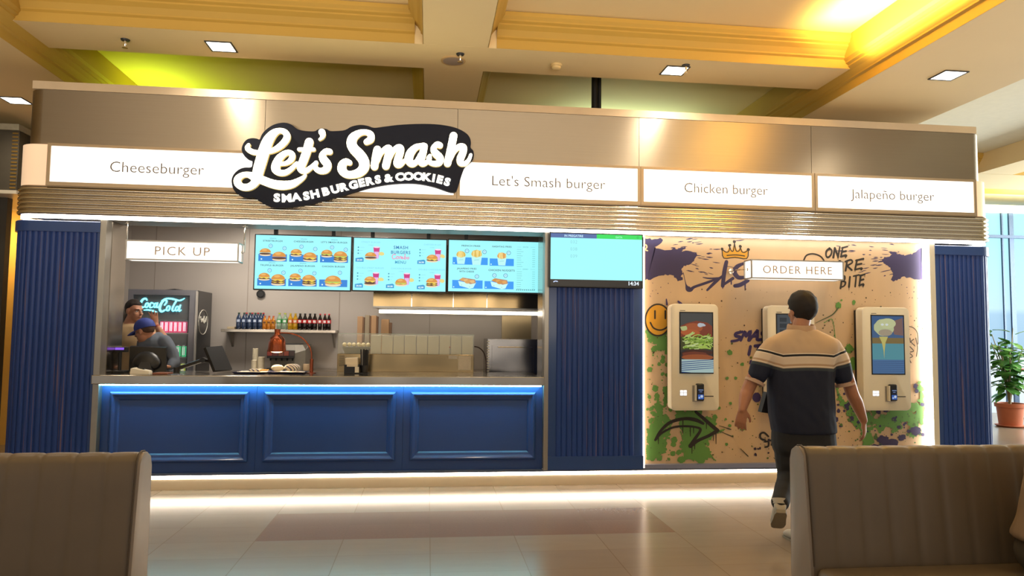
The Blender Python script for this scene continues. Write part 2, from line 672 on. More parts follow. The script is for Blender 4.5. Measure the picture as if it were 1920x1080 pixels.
TOPZ = CEIL + 0.30
LOWZ = CEIL_LOW
BY0, BY1 = -0.62, -0.03          # the beam running above the shop front
slab('ceiling', -9, 5.53, -9, 9, TOPZ, TOPZ + 0.1)
slab('ceiling', 5.532, 15, -9, 9, TOPZ, TOPZ + 0.1, mat('cream_white', 'e8e2c8', 0.7))
slab('beam', -6.39, 5.52, BY0, BY1, CEIL, TOPZ - 0.002)
CX0, CX1 = -0.09, 0.50           # middle beam running towards the viewer
RX0, RX1 = 4.12, 5.53            # right beam, hung a little lower
LX0, LX1 = -6.4, -3.64           # left beam, hung a little lower
for i, (x0, x1) in enumerate(((LX0, LX1), (CX0, CX1), (RX0, RX1))):
    if i == 1:
        slab('beam', x0, x1, -9, BY0 - 0.002, CEIL + 0.001, TOPZ - 0.002)
        slab('beam', x0, x1, BY1 + 0.002, 6.5, CEIL + 0.001, TOPZ - 0.002)
    else:
        slab('beam', x0, x1, -9, 6.5, LOWZ, TOPZ - 0.001)
k = 0
for x0, x1 in ((LX1, CX0), (CX1, RX0)):
    cornice('trim_%d' % (10 + k), [(x0 + 0.08, BY0), (x1 - 0.08, BY0)], (0, -1)); k += 1
    for xx, d, low in ((x0, 1, x0 == LX1), (x1, -1, x1 == RX0)):
        if low:
            cornice('trim_%d' % (10 + k), [(xx, -9), (xx, 6)], (d, 0), z0=LOWZ); k += 1
        else:
            cornice('trim_%d' % (10 + k), [(xx, -9), (xx, BY0)], (d, 0)); k += 1
            cornice('trim_%d' % (10 + k), [(xx, BY1), (xx, 6)], (d, 0)); k += 1
# rear coffers, above the shop roof
slab('ceiling', LX1 + 0.02, RX0 - 0.02, 2.35, 2.5, 3.3, TOPZ - 0.002, mat('olive_paint', '8f8a62', 0.7))
# ceiling beyond, on the right
slab('beam', 6.9, 15, 3.2, 4.2, CEIL, TOPZ - 0.002)
cornice('trim_30', [(5.6, 3.2), (15, 3.2)], (0, -1))
slab('beam', 8.6, 9.2, -9, 3.19, CEIL, TOPZ - 0.002)

# ================================================================== walls around
# left: neighbouring unit with a dark slatted sign box and a yellow lit wall
slab('wall_left', -9.0, -8.8, -9, 9, 0, TOPZ, mat('left_wall_paint', 'c9b98f', 0.8))
slab('wall_back', -9.0, 4.8, 5.6, 5.8, 0, TOPZ, mat('back_wall_paint', 'b8a684', 0.8))

# ================================================================== shop front
XL, XR = -3.83, 6.06
def front_path(x0, x1, yf, r, back=2.3, n=8, left=True, right=True):
    """plan path of the shop front from left return to right return with normals"""
    P = []
    if left:
        P.append((x0, back, -1, 0))
        for i in range(n + 1):
            a = PI + (PI / 2) * i / n
            P.append((x0 + r + r * math.cos(a), yf + r + r * math.sin(a), math.cos(a), math.sin(a)))
    else:
        P.append((x0, yf, 0, -1))
    if right:
        for i in range(n + 1):
            a = 1.5 * PI + (PI / 2) * i / n
            P.append((x1 - r + r * math.cos(a), yf + r + r * math.sin(a), math.cos(a), math.sin(a)))
        P.append((x1, back, 1, 0))
    else:
        P.append((x1, yf, 0, -1))
    return P

SEAMS = [-1.60, 0.257, 2.117, 3.99]
# plaster roof edge board
m = MB()
m.box(-3.71, 5.90, -0.005, 2.25, 3.715, 3.79)
o = m.build('roof_board', mat('raw_plasterboard', 'cdb99c', 0.85, var=0.10, scale=5))
tag(o, 'pale raw plasterboard edge lying along the top of the steel shop fascia', 'board')
# steel fascia panels
xs = [None] + SEAMS + [None]
pl = ['at the far left end, wrapping round the left corner', 'directly behind and above the big logo sign', 'just right of the panel behind the big logo',
      'above the lightbox reading Chicken burger', 'at the far right end, wrapping round the right corner']
for i in range(5):
    a, b = xs[i], xs[i + 1]
    path = front_path(a + 0.002 if a is not None else XL + 0.06, b - 0.002 if b is not None else XR - 0.065, 0.0, 0.16, left=a is None, right=b is None)
    m = MB()
    m.sweep(path, [(0, 3.19), (0, 3.712), (-0.03, 3.712), (-0.03, 3.19)])
    o = m.build('steel_fascia_panel', M_STEEL, smooth=40)
    tag(o, 'brushed steel fascia panel ' + pl[i], 'panel', 'steel panels of the shop fascia')

# lightboxes
LBX = [(-3.49, -1.63, 'Cheeseburger'), (-1.57, 0.225, None), (0.287, 2.085, "Let's Smash burger"), (2.147, 3.955, 'Chicken burger'), (4.02, 5.80, 'Jalapeño burger')]
M_FRAME = mat('champagne_frame', 'b9a58a', 0.35, 0.7, var=0.03)
M_INKG = mat('sign_lettering', '6a5f55', 0.6, var=0.02)
for i, (x0, x1, tx) in enumerate(LBX):
    lab = 'white glowing menu lightbox directly right of the big logo sign' if i == 2 else ('white glowing menu lightbox reading %s' % tx) if tx else 'white glowing lightbox, blank, mostly hidden behind the big logo sign'
    t = thing('menu_lightbox', (x0, -0.02, 2.79), lab, 'sign', 'lightboxes along the shop front')
    m = MB()
    m.box(x0, x1, -0.055, 0.0, 2.83, 3.165)
    m.build('lit_face', M_LIGHTBOX, t)
    m = MB()
    m.box(x0 - 0.03, x0, -0.065, 0.02, 2.795, 3.19)
    m.box(x1, x1 + 0.03, -0.065, 0.02, 2.795, 3.19)
    m.box(x0, x1, -0.065, 0.02, 2.795, 2.83)
    m.box(x0, x1, -0.065, 0.02, 3.165, 3.19)
    m.build('frame', M_FRAME, t)
    if tx:
        px = {'Cheeseburger': (295, 316, 176), "Let's Smash burger": (1030, 343, 212), 'Chicken burger': (1362, 354, 156), 'Jalapeño burger': (1674, 366, 156)}[tx]
        c = at(px[0], px[1], -0.057)
        w = at(px[0] + px[2] / 2, px[1], -0.057).x - at(px[0] - px[2] / 2, px[1], -0.057).x
        words_solid(tx, c.x, 2.995, 0.105, -0.0575, -0.0555, M_INKG, t, bold=-0.010, width=w)
# lit end caps wrapping the corners
M_CAP = mat('peach_acrylic', 'f3d3b0', 0.4, emit=0.55, var=0.02)
for side, nm in ((0, 'left'), (1, 'right')):
    P = front_path(XL, XR, -0.03, 0.20)
    P = P[:10] + [(-3.53, -0.03, 0, -1)] if side == 0 else [(5.84, -0.03, 0, -1)] + P[10:]
    m = MB()
    m.sweep(P, [(0, 2.80), (0, 3.185), (-0.03, 3.185), (-0.03, 2.80)])
    o = m.build('corner_lightbox', M_CAP, smooth=40)
    tag(o, 'softly glowing peach curved lightbox at the %s corner of the shop front' % nm, 'sign', 'curved corner lightboxes')

# ribbed chrome band
prof = []
zz = [2.525 + 0.0433 * i for i in range(7)]
for i in range(6):
    zc = (zz[i] + zz[i + 1]) / 2
    for j in range(7):
        a = -PI / 2 * 0.92 + PI * 0.92 * j / 6
        prof.append((0.030 * math.cos(a) - 0.006, zc + 0.0205 * math.sin(a)))
prof += [(-0.03, zz[-1]), (-0.03, zz[0])]
m = MB()
m.sweep(front_path(XL + 0.02, XR - 0.02, -0.04, 0.17), prof)
o = m.build('ribbed_band', M_CHROME, smooth=50)
tag(o, 'polished chrome band of six horizontal ribs below the lightboxes', 'trim')
m = MB()
m.sweep(front_path(XL + 0.02, XR - 0.02, -0.045, 0.17), [(0.0, 2.787), (0.0, 2.797), (-0.05, 2.797), (-0.05, 2.787)])
tag(m.build('trim_rail', M_FRAME, smooth=40), 'thin champagne metal rail between chrome ribs and lightboxes', 'trim')

def strip(name, x0, x1, y0, y1, z0, z1, mm, label):
    m = MB()
    m.box(x0, x1, y0, y1, z0, z1)
    return tag(m.build(name, mm), label, 'light')
m = MB()
m.sweep(front_path(XL + 0.03, XR - 0.03, -0.03, 0.16), [(0.0, 2.497), (0.0, 2.519), (-0.02, 2.519), (-0.02, 2.497)])
tag(m.build('led_strip', M_LED, smooth=40), 'long white LED strip glowing under the chrome ribs', 'light')

# header soffit behind the strip
slab('trim_2', XL + 0.2, XR - 0.2, 0.0, 0.36, 2.502, 2.56, mat('soffit_grey', '9c9a98', 0.45, 0.3))
slab('trim_3', XL + 0.2, XR - 0.2, 0.03, 0.36, 2.56, 3.70, M_DARK)
slab('trim_4', XL + 0.2, XR - 0.2, 0.36, 2.3, 2.90, 3.0, mat('kitchen_ceiling', 'c9c2b5', 0.7))

# fluted panels
def fluted(x0, x1, label, left=False, right=False, margin=0.0, marginr=0.0, zbot=0.15, ztop=2.475, cap=True, botrail=0.28, yf=0.0, pitch=0.052):
    t = thing('fluted_panel', ((x0 + x1) / 2, yf, zbot), label, 'panel', 'blue fluted panels of the shop front')
    m = MB()
    P = front_path(x0, x1, yf, 0.17, left=left, right=right, n=14)
    m.sweep([(p[0], p[1], p[2], p[3]) for p in P], [(-0.001, zbot), (-0.001, ztop), (-0.05, ztop), (-0.05, zbot)])
    m.build('backing_board', M_BLUE, t, smooth=40)
    # slats: half-round reeds following the path
    L = [0.0]
    for a, b in zip(P[:-1], P[1:]):
        L.append(L[-1] + math.hypot(b[0] - a[0], b[1] - a[1]))
    def pos(s):
        for i in range(len(L) - 1):
            if s <= L[i + 1]:
                f = (s - L[i]) / max(1e-9, L[i + 1] - L[i])
                a, b = P[i], P[i + 1]
                nx, ny = a[2] + (b[2] - a[2]) * f, a[3] + (b[3] - a[3]) * f
                d = math.hypot(nx, ny)
                return a[0] + (b[0] - a[0]) * f, a[1] + (b[1] - a[1]) * f, nx / d, ny / d
        return P[-1]
    s0 = margin + (1.7 if left else 0)
    s1 = L[-1] - marginr - (1.7 if right else 0)
    n = max(1, round((s1 - s0) / pitch))
    w = (s1 - s0) / n
    ztr = ztop - (0.10 if cap else 0)
    m = MB()
    for i in range(n):
        c = pos(s0 + (i + 0.5) * w)
        tx, ty = -c[3], c[2]
        sec = []
        for j in range(7):
            a = PI * j / 6
            sec.append((math.cos(a) * w * 0.47, 0.011 * math.sin(a)))
        pts = [(c[0] + tx * u + c[2] * q, c[1] + ty * u + c[3] * q) for u, q in sec]
        m.rings([[(p[0], p[1], botrail) for p in pts], [(p[0], p[1], ztr) for p in pts]])
    m.build('slats', M_SLAT, t, smooth=50)
    if cap:
        m = MB()
        m.sweep(P, [(0.028, ztop - 0.10), (0.028, ztop - 0.006), (0.022, ztop), (0.0, ztop), (0.0, ztop - 0.10)])
        m.build('cap_rail', M_BLUE, t, smooth=40)
    m = MB()
    m.sweep(P, [(0.018, zbot), (0.018, botrail), (0.0, botrail), (0.0, zbot)])
    m.build('bottom_rail', M_BLUE, t, smooth=40)
    return t
fluted(XL, -3.045, 'blue fluted wooden panel at the left corner, left of the pickup counter', left=True, marginr=0.03)
fluted(1.19, 2.155, 'blue fluted wooden panel in the middle, under the order number screen', margin=0.08, marginr=0.09)
fluted(5.36, XR, 'blue fluted wooden panel at the right corner, right of the kiosk wall', right=True, margin=0.06)

# metal edge trims beside the counter opening
for x0, x1, nm, z0 in ((-3.045, -2.99, 'left', 0.15), (1.145, 1.19, 'right', 0.15)):
    m = MB()
    m.box(x0, x1, -0.022, 0.10, z0, 2.50, 0.003)
    tag(m.build('edge_trim', M_GREYMETAL), 'slim pale metal edge strip at the %s side of the counter opening' % nm, 'trim')
# steel-lined returns of the opening
slab('trim_5', -3.02, -2.985, 0.10, 0.42, 0.1, 2.50, M_STEEL2)
slab('trim_6', 1.145, 1.18, 0.10, 0.42, 0.1, 2.50, M_STEEL2)

# plinth and its LED strip
m = MB()
m.sweep(front_path(XL + 0.03, XR - 0.03, 0.0, 0.15), [(0.0, 0.0), (0.0, 0.100), (-0.06, 0.100), (-0.06, 0.0)])
tag(m.build('plinth', mat('plinth_paint', 'd6c8b0', 0.5, var=0.04), smooth=40), 'beige plinth along the foot of the shop front', 'plinth')
m = MB()
m.sweep(front_path(XL + 0.03, XR - 0.03, -0.005, 0.15), [(0.0, 0.106), (0.0, 0.130), (-0.03, 0.130), (-0.03, 0.106)])
tag(m.build('led_strip', M_LEDW, smooth=40), 'long warm LED strip glowing above the plinth', 'light')
m = MB()
m.sweep(front_path(XL + 0.02, XR - 0.02, -0.01, 0.16), [(0.0, 0.134), (0.0, 0.150), (-0.06, 0.150), (-0.06, 0.134)])
tag(m.build('trim_rail', mat('blue_grey_rail', '4d5570', 0.4), smooth=40), 'thin blue grey rail just above the floor LED strip', 'trim')

# counter fronts: three framed panels
CF = [((205, 736), (462, 866), -3.0, -1.60), ((495, 737), (740, 864), -1.60, -0.224), ((770, 737), (1004, 862), -0.224, 1.145)]
nmc = ['nearest the left edge strip', 'under the copper heat lamp', 'nearest the right edge strip']
for i, (p, q, x0, x1) in enumerate(CF):
    t = thing('counter_cabinet', ((x0 + x1) / 2, 0.05, 0.15), 'blue counter cabinet front with a framed panel, ' + nmc[i], 'cabinet', 'blue counter cabinets')
    a, b = at(*p, 0.02), at(*q, 0.02)
    fx0, fx1, fz0, fz1 = a.x, b.x, 0.245, 0.905
    m = MB()
    m.box(x0 + 0.001, x1 - 0.001, 0.05, 0.65, 0.15, 0.965)
    m.build('body', M_BLUE, t)
    m = MB()
    w = 0.085
    prof = [(0.0, 0.05), (0.0, 0.034), (0.005, 0.025), (0.015, 0.016), (0.026, 0.011), (0.034, 0.016), (0.05, 0.030), (0.072, 0.034), (w, 0.05)]
    R = []
    for cx, cz, sx, sz in ((fx0, fz0, 1, 1), (fx1, fz0, -1, 1), (fx1, fz1, -1, -1), (fx0, fz1, 1, -1)):
        R.append([(cx + sx * o, yy, cz + sz * o) for o, yy in prof])
    RV = [[m.v(pt) for pt in r] for r in R]
    for j in range(4):
        A, B = RV[j], RV[(j + 1) % 4]
        for h in range(len(prof) - 1):
            m.face((A[h], A[h + 1], B[h + 1], B[h]))
    m.build('panel_frame', M_BLUE, t)
# worktop
m = MB()
m.box(-3.045, 1.145, -0.055, 0.78, 0.975, 1.058, 0.006)
o = m.build('worktop', M_STEEL2)
tag(o, 'long stainless steel counter worktop with a deep front edge', 'worktop')
strip('led_strip', -2.98, 1.12, -0.02, 0.0, 0.962, 0.974, M_LEDB, 'cool white LED strip glowing under the steel worktop edge')

# ================================================================== big logo sign
YB0, YB1 = -0.112, -0.067      # board
YL = -0.155                    # letter fronts
def LA(p, Y=YB0):
    q = at(420 + p[0] / 5.684, 210 + p[1] / 5.684, Y)
    return q.x, q.z
def LBp(p, Y=YB0):
    return LA((p[0] + 1250.5, p[1]), Y)
KL = (LA((684, 500))[0] - LA((116, 500))[0]) / 568.0
out = [(80,740),(90,690),(115,650),(160,612),(215,592),(290,588),(302,548),(298,518),(255,502),(215,465),(190,415),(192,370),(215,322),(250,290),(300,278),
       (350,283),(380,292),(400,245),(440,195),(500,150),(560,125),(630,113),(690,122),(735,145),(775,178),(830,197),(920,206),(972,203),(1000,185),(1040,175),
       (1090,181),(1130,202),(1200,202),(1290,192),(1360,155),(1450,137),(1530,147),(1598,168),(1700,157),(1850,138),(2050,127),(2250,130),(2400,150),
       (2500,180),(2580,225),(2620,275),(2632,330),(2629,380),(2655,410),(2664,460),(2650,512),(2610,550),(2568,587),(2540,650),(2505,760),(2480,835),
       (2445,857),(2380,845),(2250,800),(2100,767),(1950,757),(1750,770),(1550,808),(1350,866),(1250,895),(1100,935),(950,975),(800,1003),(650,1018),
       (520,1015),(440,985),(370,945),(310,907),(250,912),(190,900),(130,862),(95,812)]
t = thing('logo_sign', (LA((1300, 1000))[0], YB1, LA((1300, 1018))[1]), 'big dark navy logo sign with glowing white script lettering', 'sign')
m = MB()
m.prism([LA(p) for p in smoothpath(out, 3, True)], YB0, YB1)
m.build('sign_board', M_NAVY, t)
M_LETTER = mat('letter_acrylic', 'fffbe8', 0.4, emit=1.7, var=0.0)
M_LSIDE = mat('letter_return', 'f2dc94', 0.4, emit=0.5, var=0.0)
def letters(name, strokes, conv, y0=YL, y1=YB0, kw=1.0):
    m = MB()
    for i, (pts) in enumerate(strokes):
        P = [conv((p[0], p[1]), y0) for p in pts]
        m.stroke(P, [p[2] * KL * kw for p in pts], y0 - i * 0.0004, y1)
    for f in m.bm.faces:
        f.normal_update()
        f.material_index = 0 if abs(f.normal.y) > 0.9 else 1
    o = m.build(name, [M_LETTER, M_LSIDE], t)
    return o
Ls = [
    [(262,348,36),(250,385,56),(292,420,58),(350,432,56),(430,428,54),(520,408,56),(590,368,66),(650,310,72),(672,255,72),(645,212,64),(590,198,58),(530,225,84),(470,300,112),(430,400,122),(400,500,122),(368,610,118),(352,690,100),(322,758,84),(262,798,76),(195,798,74),(150,765,78),(142,722,76),(165,690,66),(210,668,58),(262,668,64),(320,690,90),(420,730,92),(520,766,94),(620,780,98),(720,768,84),(800,728,60),(850,692,40),(868,668,26)],
]
letters('letter', Ls, LA)
letters('letter', [[(600,552,44),(660,545,46),(712,510,60),(728,460,64),(700,432,58),(650,440,62),(590,490,80),(555,560,92),(552,610,92),(590,645,70),(650,645,62),(710,610,52),(775,545,40)]], LA)
letters('letter', [[(908,318,92),(880,420,92),(848,510,90),(818,590,84),(835,625,66),(880,622,58),(930,585,46),(975,540,34)], [(800,398,44),(872,398,46),(955,398,44)]], LA)
letters('letter', [[(1042,212,74),(1052,240,62),(1045,268,42),(1018,292,26)]], LA)
letters('letter', [[(1126,422,66),(1086,420,66),(1046,460,66),(1062,505,88),(1102,560,88),(1085,612,80),(1030,628,66),(985,608,58),(968,570,52),(982,538,44)]], LA)
letters('letter', [[(268,318,66),(312,290,78),(312,240,74),(262,214,60),(195,222,70),(128,268,98),(108,330,108),(132,390,112),(190,450,118),(238,520,116),(240,590,112),(195,640,98),(120,665,84),(50,660,84),(8,615,98),(12,560,90),(50,528,72),(88,540,58)]], LBp)
letters('letter', [[(384,398,84),(368,470,84),(352,580,84)], [(385,520,50),(420,440,52),(470,392,60),(505,385,76),(508,430,84),(490,510,86),(474,575,84)], [(510,500,50),(550,420,56),(600,378,66),(632,385,74),(628,430,80),(604,500,84),(594,552,78),(625,560,64),(668,525,46),(700,490,34)]], LBp)
letters('letter', [[(880,358,66),(840,362,60),(790,378,72),(735,440,92),(720,510,92),(752,552,74),(800,530,58),(845,450,52)], [(890,362,66),(868,440,82),(848,520,80),(868,552,62),(910,535,48),(950,490,34)]], LBp)
letters('letter', [[(1052,355,68),(1020,345,64),(980,390,62),(1005,440,84),(1052,490,84),(1040,540,74),(985,550,60),(942,532,52),(928,495,48),(945,465,40)]], LBp)
letters('letter', [[(1196,252,88),(1170,380,88),(1132,545,84)], [(1165,500,46),(1205,415,56),(1260,368,66),(1302,375,74),(1298,425,80),(1268,500,84),(1272,545,64),(1315,550,52),(1358,510,44),(1380,455,36)]], LBp)
TAG = [('S',565,912),('M',668,915),('A',772,905),('S',878,892),('H',968,872),('B',1085,845),('U',1185,820),('R',1280,797),('G',1378,775),('E',1468,752),('R',1555,735),('S',1640,717),
       ('&',1755,702),('C',1872,690),('O',1967,684),('O',2072,684),('K',2165,693),('I',2235,703),('E',2303,718),('S',2380,743)]
for i, (ch, ax, ay) in enumerate(TAG):
    m = MB()
    a = TAG[max(i - 1, 0)]
    b = TAG[min(i + 1, len(TAG) - 1)]
    pa, pb = LA((a[1], a[2])), LA((b[1], b[2]))
    x, z = LA((ax, ay))
    text_solid(m, ch, x, z, 86 * KL, YB0 - 0.012, YB0, bold=0.05, xk=1.16, rot=math.atan2(pb[1] - pa[1], pb[0] - pa[0]))
    m.build('tagline_letter', M_LETTER, t)

# ================================================================== hanging lightbox signs
def hang_sign(name, x0, x1, y0, y1, z0, z1, text, label, rods, tw, face='both'):
    t = thing(name, ((x0 + x1) / 2, (y0 + y1) / 2, z1), label, 'sign', 'hanging lightbox signs')
    f = 0.013
    m = MB()
    m.box(x0 + f, x1 - f, y0, y1, z0 + 0.004, z1 - f)
    m.build('lit_box', M_LIGHTBOX, t)
    m = MB()
    for yy in (y0 - 0.004, y1 - 0.008):
        m.box(x0, x1, yy, yy + 0.012, z0, z0 + f)
        m.box(x0, x1, yy, yy + 0.012, z1 - f, z1)
        m.box(x0, x0 + f, yy, yy + 0.012, z0 + f, z1 - f)
        m.box(x1 - f, x1, yy, yy + 0.012, z0 + f, z1 - f)
    m.box(x0, x1, y0 + 0.008, y1 - 0.008, z1 - f, z1)
    for xx in (x0, x1 - f):
        m.box(xx, xx + f, y0 + 0.008, y1 - 0.008, z0, z0 + 0.012)
    m.build('frame', M_GREYMETAL, t)
    words_solid(text, (x0 + x1) / 2, (z0 + z1) / 2, tw[1], y0 - 0.003, y0 - 0.0005, mat('sign_brown_lettering', 'a8927a', 0.6), t, bold=-0.005, spacing=1.15, width=tw[0])
    for pts in rods:
        m = MB()
        m.tube(pts, 0.007, 8)
        e = Vector(pts[-1])
        d = (e - Vector(pts[-2])).normalized()
        m.tube([e - d * 0.008, e], 0.028, 14)
        m.tube([Vector(pts[0]) - Vector((0.0, 0, 0)), Vector(pts[0]) + Vector((0.012, 0, 0))], 0.016, 10)
        m.build('hanger', M_CHROME, t, smooth=40)
YP0, YP1 = 0.09, 0.25
a, b = at(236, 448, YP0), at(447, 492, YP0)
zp0, zp1 = at(340, 489, YP0).z, at(340, 452, YP0).z
xr = b.x
hang_sign('pickup_sign', a.x, xr, YP0, YP1, zp0, zp1, 'PICK UP', 'white glowing hanging box sign reading PICK UP', [
    [(a.x - 0.001, 0.17, zp0 + 0.10), (a.x - 0.02, 0.17, zp0 + 0.10), (a.x - 0.02, 0.17, 2.4), (a.x - 0.02, 0.17, 2.502)],
    [(xr + 0.001, 0.17, zp0 + 0.10), (xr + 0.03, 0.17, zp0 + 0.10), (xr + 0.03, 0.17, 2.4), (xr + 0.03, 0.17, 2.502)]], (0.50, 0.088))
YO0, YO1 = -0.28, -0.12
YM = 0.05                      # mural surface
a, b = at(1408, 489, YO0), at(1582, 523, YO0)
zo0, zo1 = at(1500, 524, YO0).z, at(1500, 488, YO0).z
hang_sign('order_sign', a.x, b.x, YO0, YO1, zo0, zo1, 'ORDER HERE', 'white glowing box sign reading ORDER HERE on the kiosk wall', [
    [(a.x - 0.001, -0.20, (zo0 + zo1) / 2), (a.x - 0.05, -0.20, (zo0 + zo1) / 2), (a.x - 0.07, -0.15, (zo0 + zo1) / 2), (a.x - 0.07, YM - 0.014, (zo0 + zo1) / 2)],
    [(b.x + 0.001, -0.20, (zo0 + zo1) / 2), (b.x + 0.05, -0.20, (zo0 + zo1) / 2), (b.x + 0.07, -0.15, (zo0 + zo1) / 2), (b.x + 0.07, YM - 0.014, (zo0 + zo1) / 2)]], (at(1563, 505, YO0).x - at(1434, 505, YO0).x, 0.082))

# ================================================================== menu screens (three, hung from the header)
YS = 0.62
CY_ = '9cf9ff'
CYB = '0a7fd8'
BUN, BUN2, PATTY, CHEESE, LET = 'd9923a', 'e8b060', '5a3420', 'f2d24a', '9fcf5a'
def burger(p, x, y, w, tall=1, kind=0):
    """burger picture drawn in picture units, y downwards; x,y = centre of the base"""
    h = w * 0.62
    p.ellipse(x, y - w * 0.06, w * 0.47, w * 0.11, 'efd9b4', 16)
    lay = y - w * 0.12
    for k in range(tall):
        if kind == 2:
            p.ellipse(x, lay - w * 0.05, w * 0.50, w * 0.10, 'c99a50', 14, wob=0.12, seed=k)
        else:
            p.ellipse(x, lay - w * 0.03, w * 0.50, w * 0.085, PATTY, 16, wob=0.08, seed=k)
        if kind != 1 or k:
            p.poly([(x - w * 0.46, lay - w * 0.10), (x - w * 0.2, lay - w * 0.02), (x - w * 0.02, lay - w * 0.08), (x + w * 0.2, lay + w * 0.02), (x + w * 0.47, lay - w * 0.1), (x, lay - w * 0.15)], CHEESE)
        lay -= w * 0.13
    if kind in (2, 3):
        p.ellipse(x, lay - w * 0.0, w * 0.49, w * 0.07, LET, 22, wob=0.22, seed=3)
    pts = [(x + w * 0.48 * math.cos(PI * j / 14), lay - w * 0.36 * math.sin(PI * j / 14)) for j in range(15)]
    p.poly(pts, BUN)
    p.ellipse(x - w * 0.08, lay - w * 0.22, w * 0.22, w * 0.09, BUN2, 12)

def seal(p, x, y, r, col='2f9ad0'):
    p.ellipse(x, y, r, r, col, 16)
    p.ellipse(x, y, r * 0.78, r * 0.78, 'bff4ff', 14)
    p.rect(x - r * 0.5, y - r * 0.35, x + r * 0.5, y - r * 0.1, '7cc8e8')
    p.rect(x - r * 0.4, y + r * 0.1, x + r * 0.4, y + r * 0.3, '7cc8e8', False)

def screen(px0, py0, px1, py1, Y, label, draw, cw, chh, cat='screen', mm=None, depth=0.05, group='menu screens over the counter', name='menu_screen', hang=2.502):
    """TV facing the hall; px box on the photo gives its place; picture units cw x chh with y downwards"""
    a = at((px0 + px1) / 2, py0, Y)
    a0, b0 = at(px0, (py0 + py1) / 2, Y), at(px1, (py0 + py1) / 2, Y)
    zb = at((px0 + px1) / 2, py1, Y).z
    x0, x1, z0, z1 = a0.x, b0.x, zb, a.z
    t = thing(name, ((x0 + x1) / 2, Y, z0), label, cat, group)
    m = MB()
    m.box(x0, x1, Y, Y + depth, z0, z1, 0.004)
    m.build('casing', M_BLACK, t)
    bz = 0.012
    ux, uz = (x1 - x0 - 2 * bz) / cw, (z1 - z0 - 2 * bz) / chh
    p = Pic(Y - 0.0006, 0.0002, uv=lambda q: (x0 + bz + q[0] * ux, z1 - bz - q[1] * uz))
    draw(p)
    p.build('screen_picture', mm or M_SCREEN, t)
    if hang:
        for xx in (x0 + 0.2, x1 - 0.2):
            m = MB()
            m.box(xx - 0.02, xx + 0.02, Y + depth, Y + depth + 0.03, z0 + 0.15, hang + 0.38)
            m.build('wall_bracket', M_DARK, t)
    return t

def draw1(p):
    p.rect(0, 0, 186, 105, CY_)
    cells = [(6, 'SMASH', 'STREETBURGER', 0), (66, 'SMASH', 'CHEESEBURGER', 0), (126, 'SMASH', "LET'S SMASH BURGER", 0),
             (6, 'SMASH', 'TRUFFLE BURGER', 1), (66, 'SMASH', 'JALAPENO BURGER', 1), (126, '', 'CHICKEN BURGER', 1)]
    for i, (x, s, n, row) in enumerate(cells):
        y = 4 + row * 48
        if s:
            p.text(s, x + 27, y + 2, 2.6, '4a86a8', 0, 1.2, flip=-1)
        p.text(n, x + 27, y + 7, 3.2, '1c3c58', 0.01, 1.1, width=min(52, 3.2 * len(n)), flip=-1)
        p.rect(x, y + 33, x + 55, y + 47, CYB)
        p.ellipse(x + 6, y + 43, 1.6, 1.6, 'd8ffff', 8)
        if i != 5:
            k = [1, 0, 3, 0, 0, 2][i]
            burger(p, x + 13, y + 36, 23, 1, k)
            burger(p, x + 40, y + 45, 28, [1, 1, 2, 2, 2, 1][i], k)
            seal(p, x + 23, y + 17, 4)
            seal(p, x + 50, y + 21, 4)
        else:
            burger(p, x + 27, y + 45, 33, 1, 2)
            seal(p, x + 40, y + 19, 4)
def draw2(p):
    p.rect(0, 0, 186, 105, CY_)
    for tx, y, h, w, c in (('SMASH', 17, 6.5, 29, '2a7ab8'), ('BURGERS', 27, 6.5, 39, '2a7ab8'), ('MENU', 47, 6, 22, '2a9ac8')):
        p.text(tx, 94, y, h, c, 0.02, 1.15, width=w, flip=-1)
    # handwritten pink word
    ox, oy = 78, 31.5
    for st in ([(6,1),(2,0),(-1,4),(1,9),(6,8)], [(10,4),(7,6),(9,9),(12,7),(11,4)], [(14,9),(14,5),(17,4),(17,9),(20,4),(20,9),(23,7)], [(25,-1),(24,9),(27,8),(27,5),(24,6)], [(31,5),(29,7),(31,9),(33,7),(32,5)]):
        p.stroke([(ox + q[0], oy + q[1]) for q in st], 1.5, 'f08cb8', 4)
    for i, (x, y, n, k, tall, pr) in enumerate(((4, 5, 'STREET BURGER', 1, 1, '29.99'), (128, 7, 'CHEESEBURGER', 0, 1, '34.99'), (4, 57, 'DOUBLE STREET BURGER', 1, 2, '39.99'), (66, 57, 'CHICKEN BURGER', 2, 1, '39.99'), (128, 58, 'DOUBLE CHEESEBURGER', 0, 2, '42.99'))):
        p.text(n, x + 30, y + 3, 3.2, '7cd2e6', 0, 1.1, width=min(54, 2.9 * len(n)), flip=-1)
        p.text('COMBO', x + 30, y + 9, 2.0, '7cc8dc', 0, 1, flip=-1)
        for j in range(3):
            p.ellipse(x + 5, y + 14 + 6 * j, 1.5, 1.5, '3a9ab8', 10)
            p.rect(x + 8, y + 13.8 + 6 * j, x + 17 - 3 * j, y + 14.4 + 6 * j, '86d8e4', False)
        p.poly([(x + 35, y + 13), (x + 48, y + 13), (x + 45.5, y + 36), (x + 37.5, y + 36)], 'c9257e')
        p.ellipse(x + 41.5, y + 13, 6.5, 1.6, 'f4d8ee', 12)
        p.poly([(x + 37, y + 22), (x + 46, y + 22), (x + 45.4, y + 36), (x + 37.6, y + 36)], 'e3b4ec')
        p.ellipse(x + 51, y + 26, 5.5, 4, 'e8d884', 10, wob=0.2, seed=i)
        burger(p, x + 30, y + 38, 24, tall, k)
        p.poly([(x, y + 36), (x + 13, y + 34), (x + 16, y + 36), (x + 16, y + 43), (x, y + 43)], '1f9ad6')
        p.text(pr, x + 8, y + 39.5, 3.4, 'e8ffff', 0.03, 1, width=11, flip=-1)
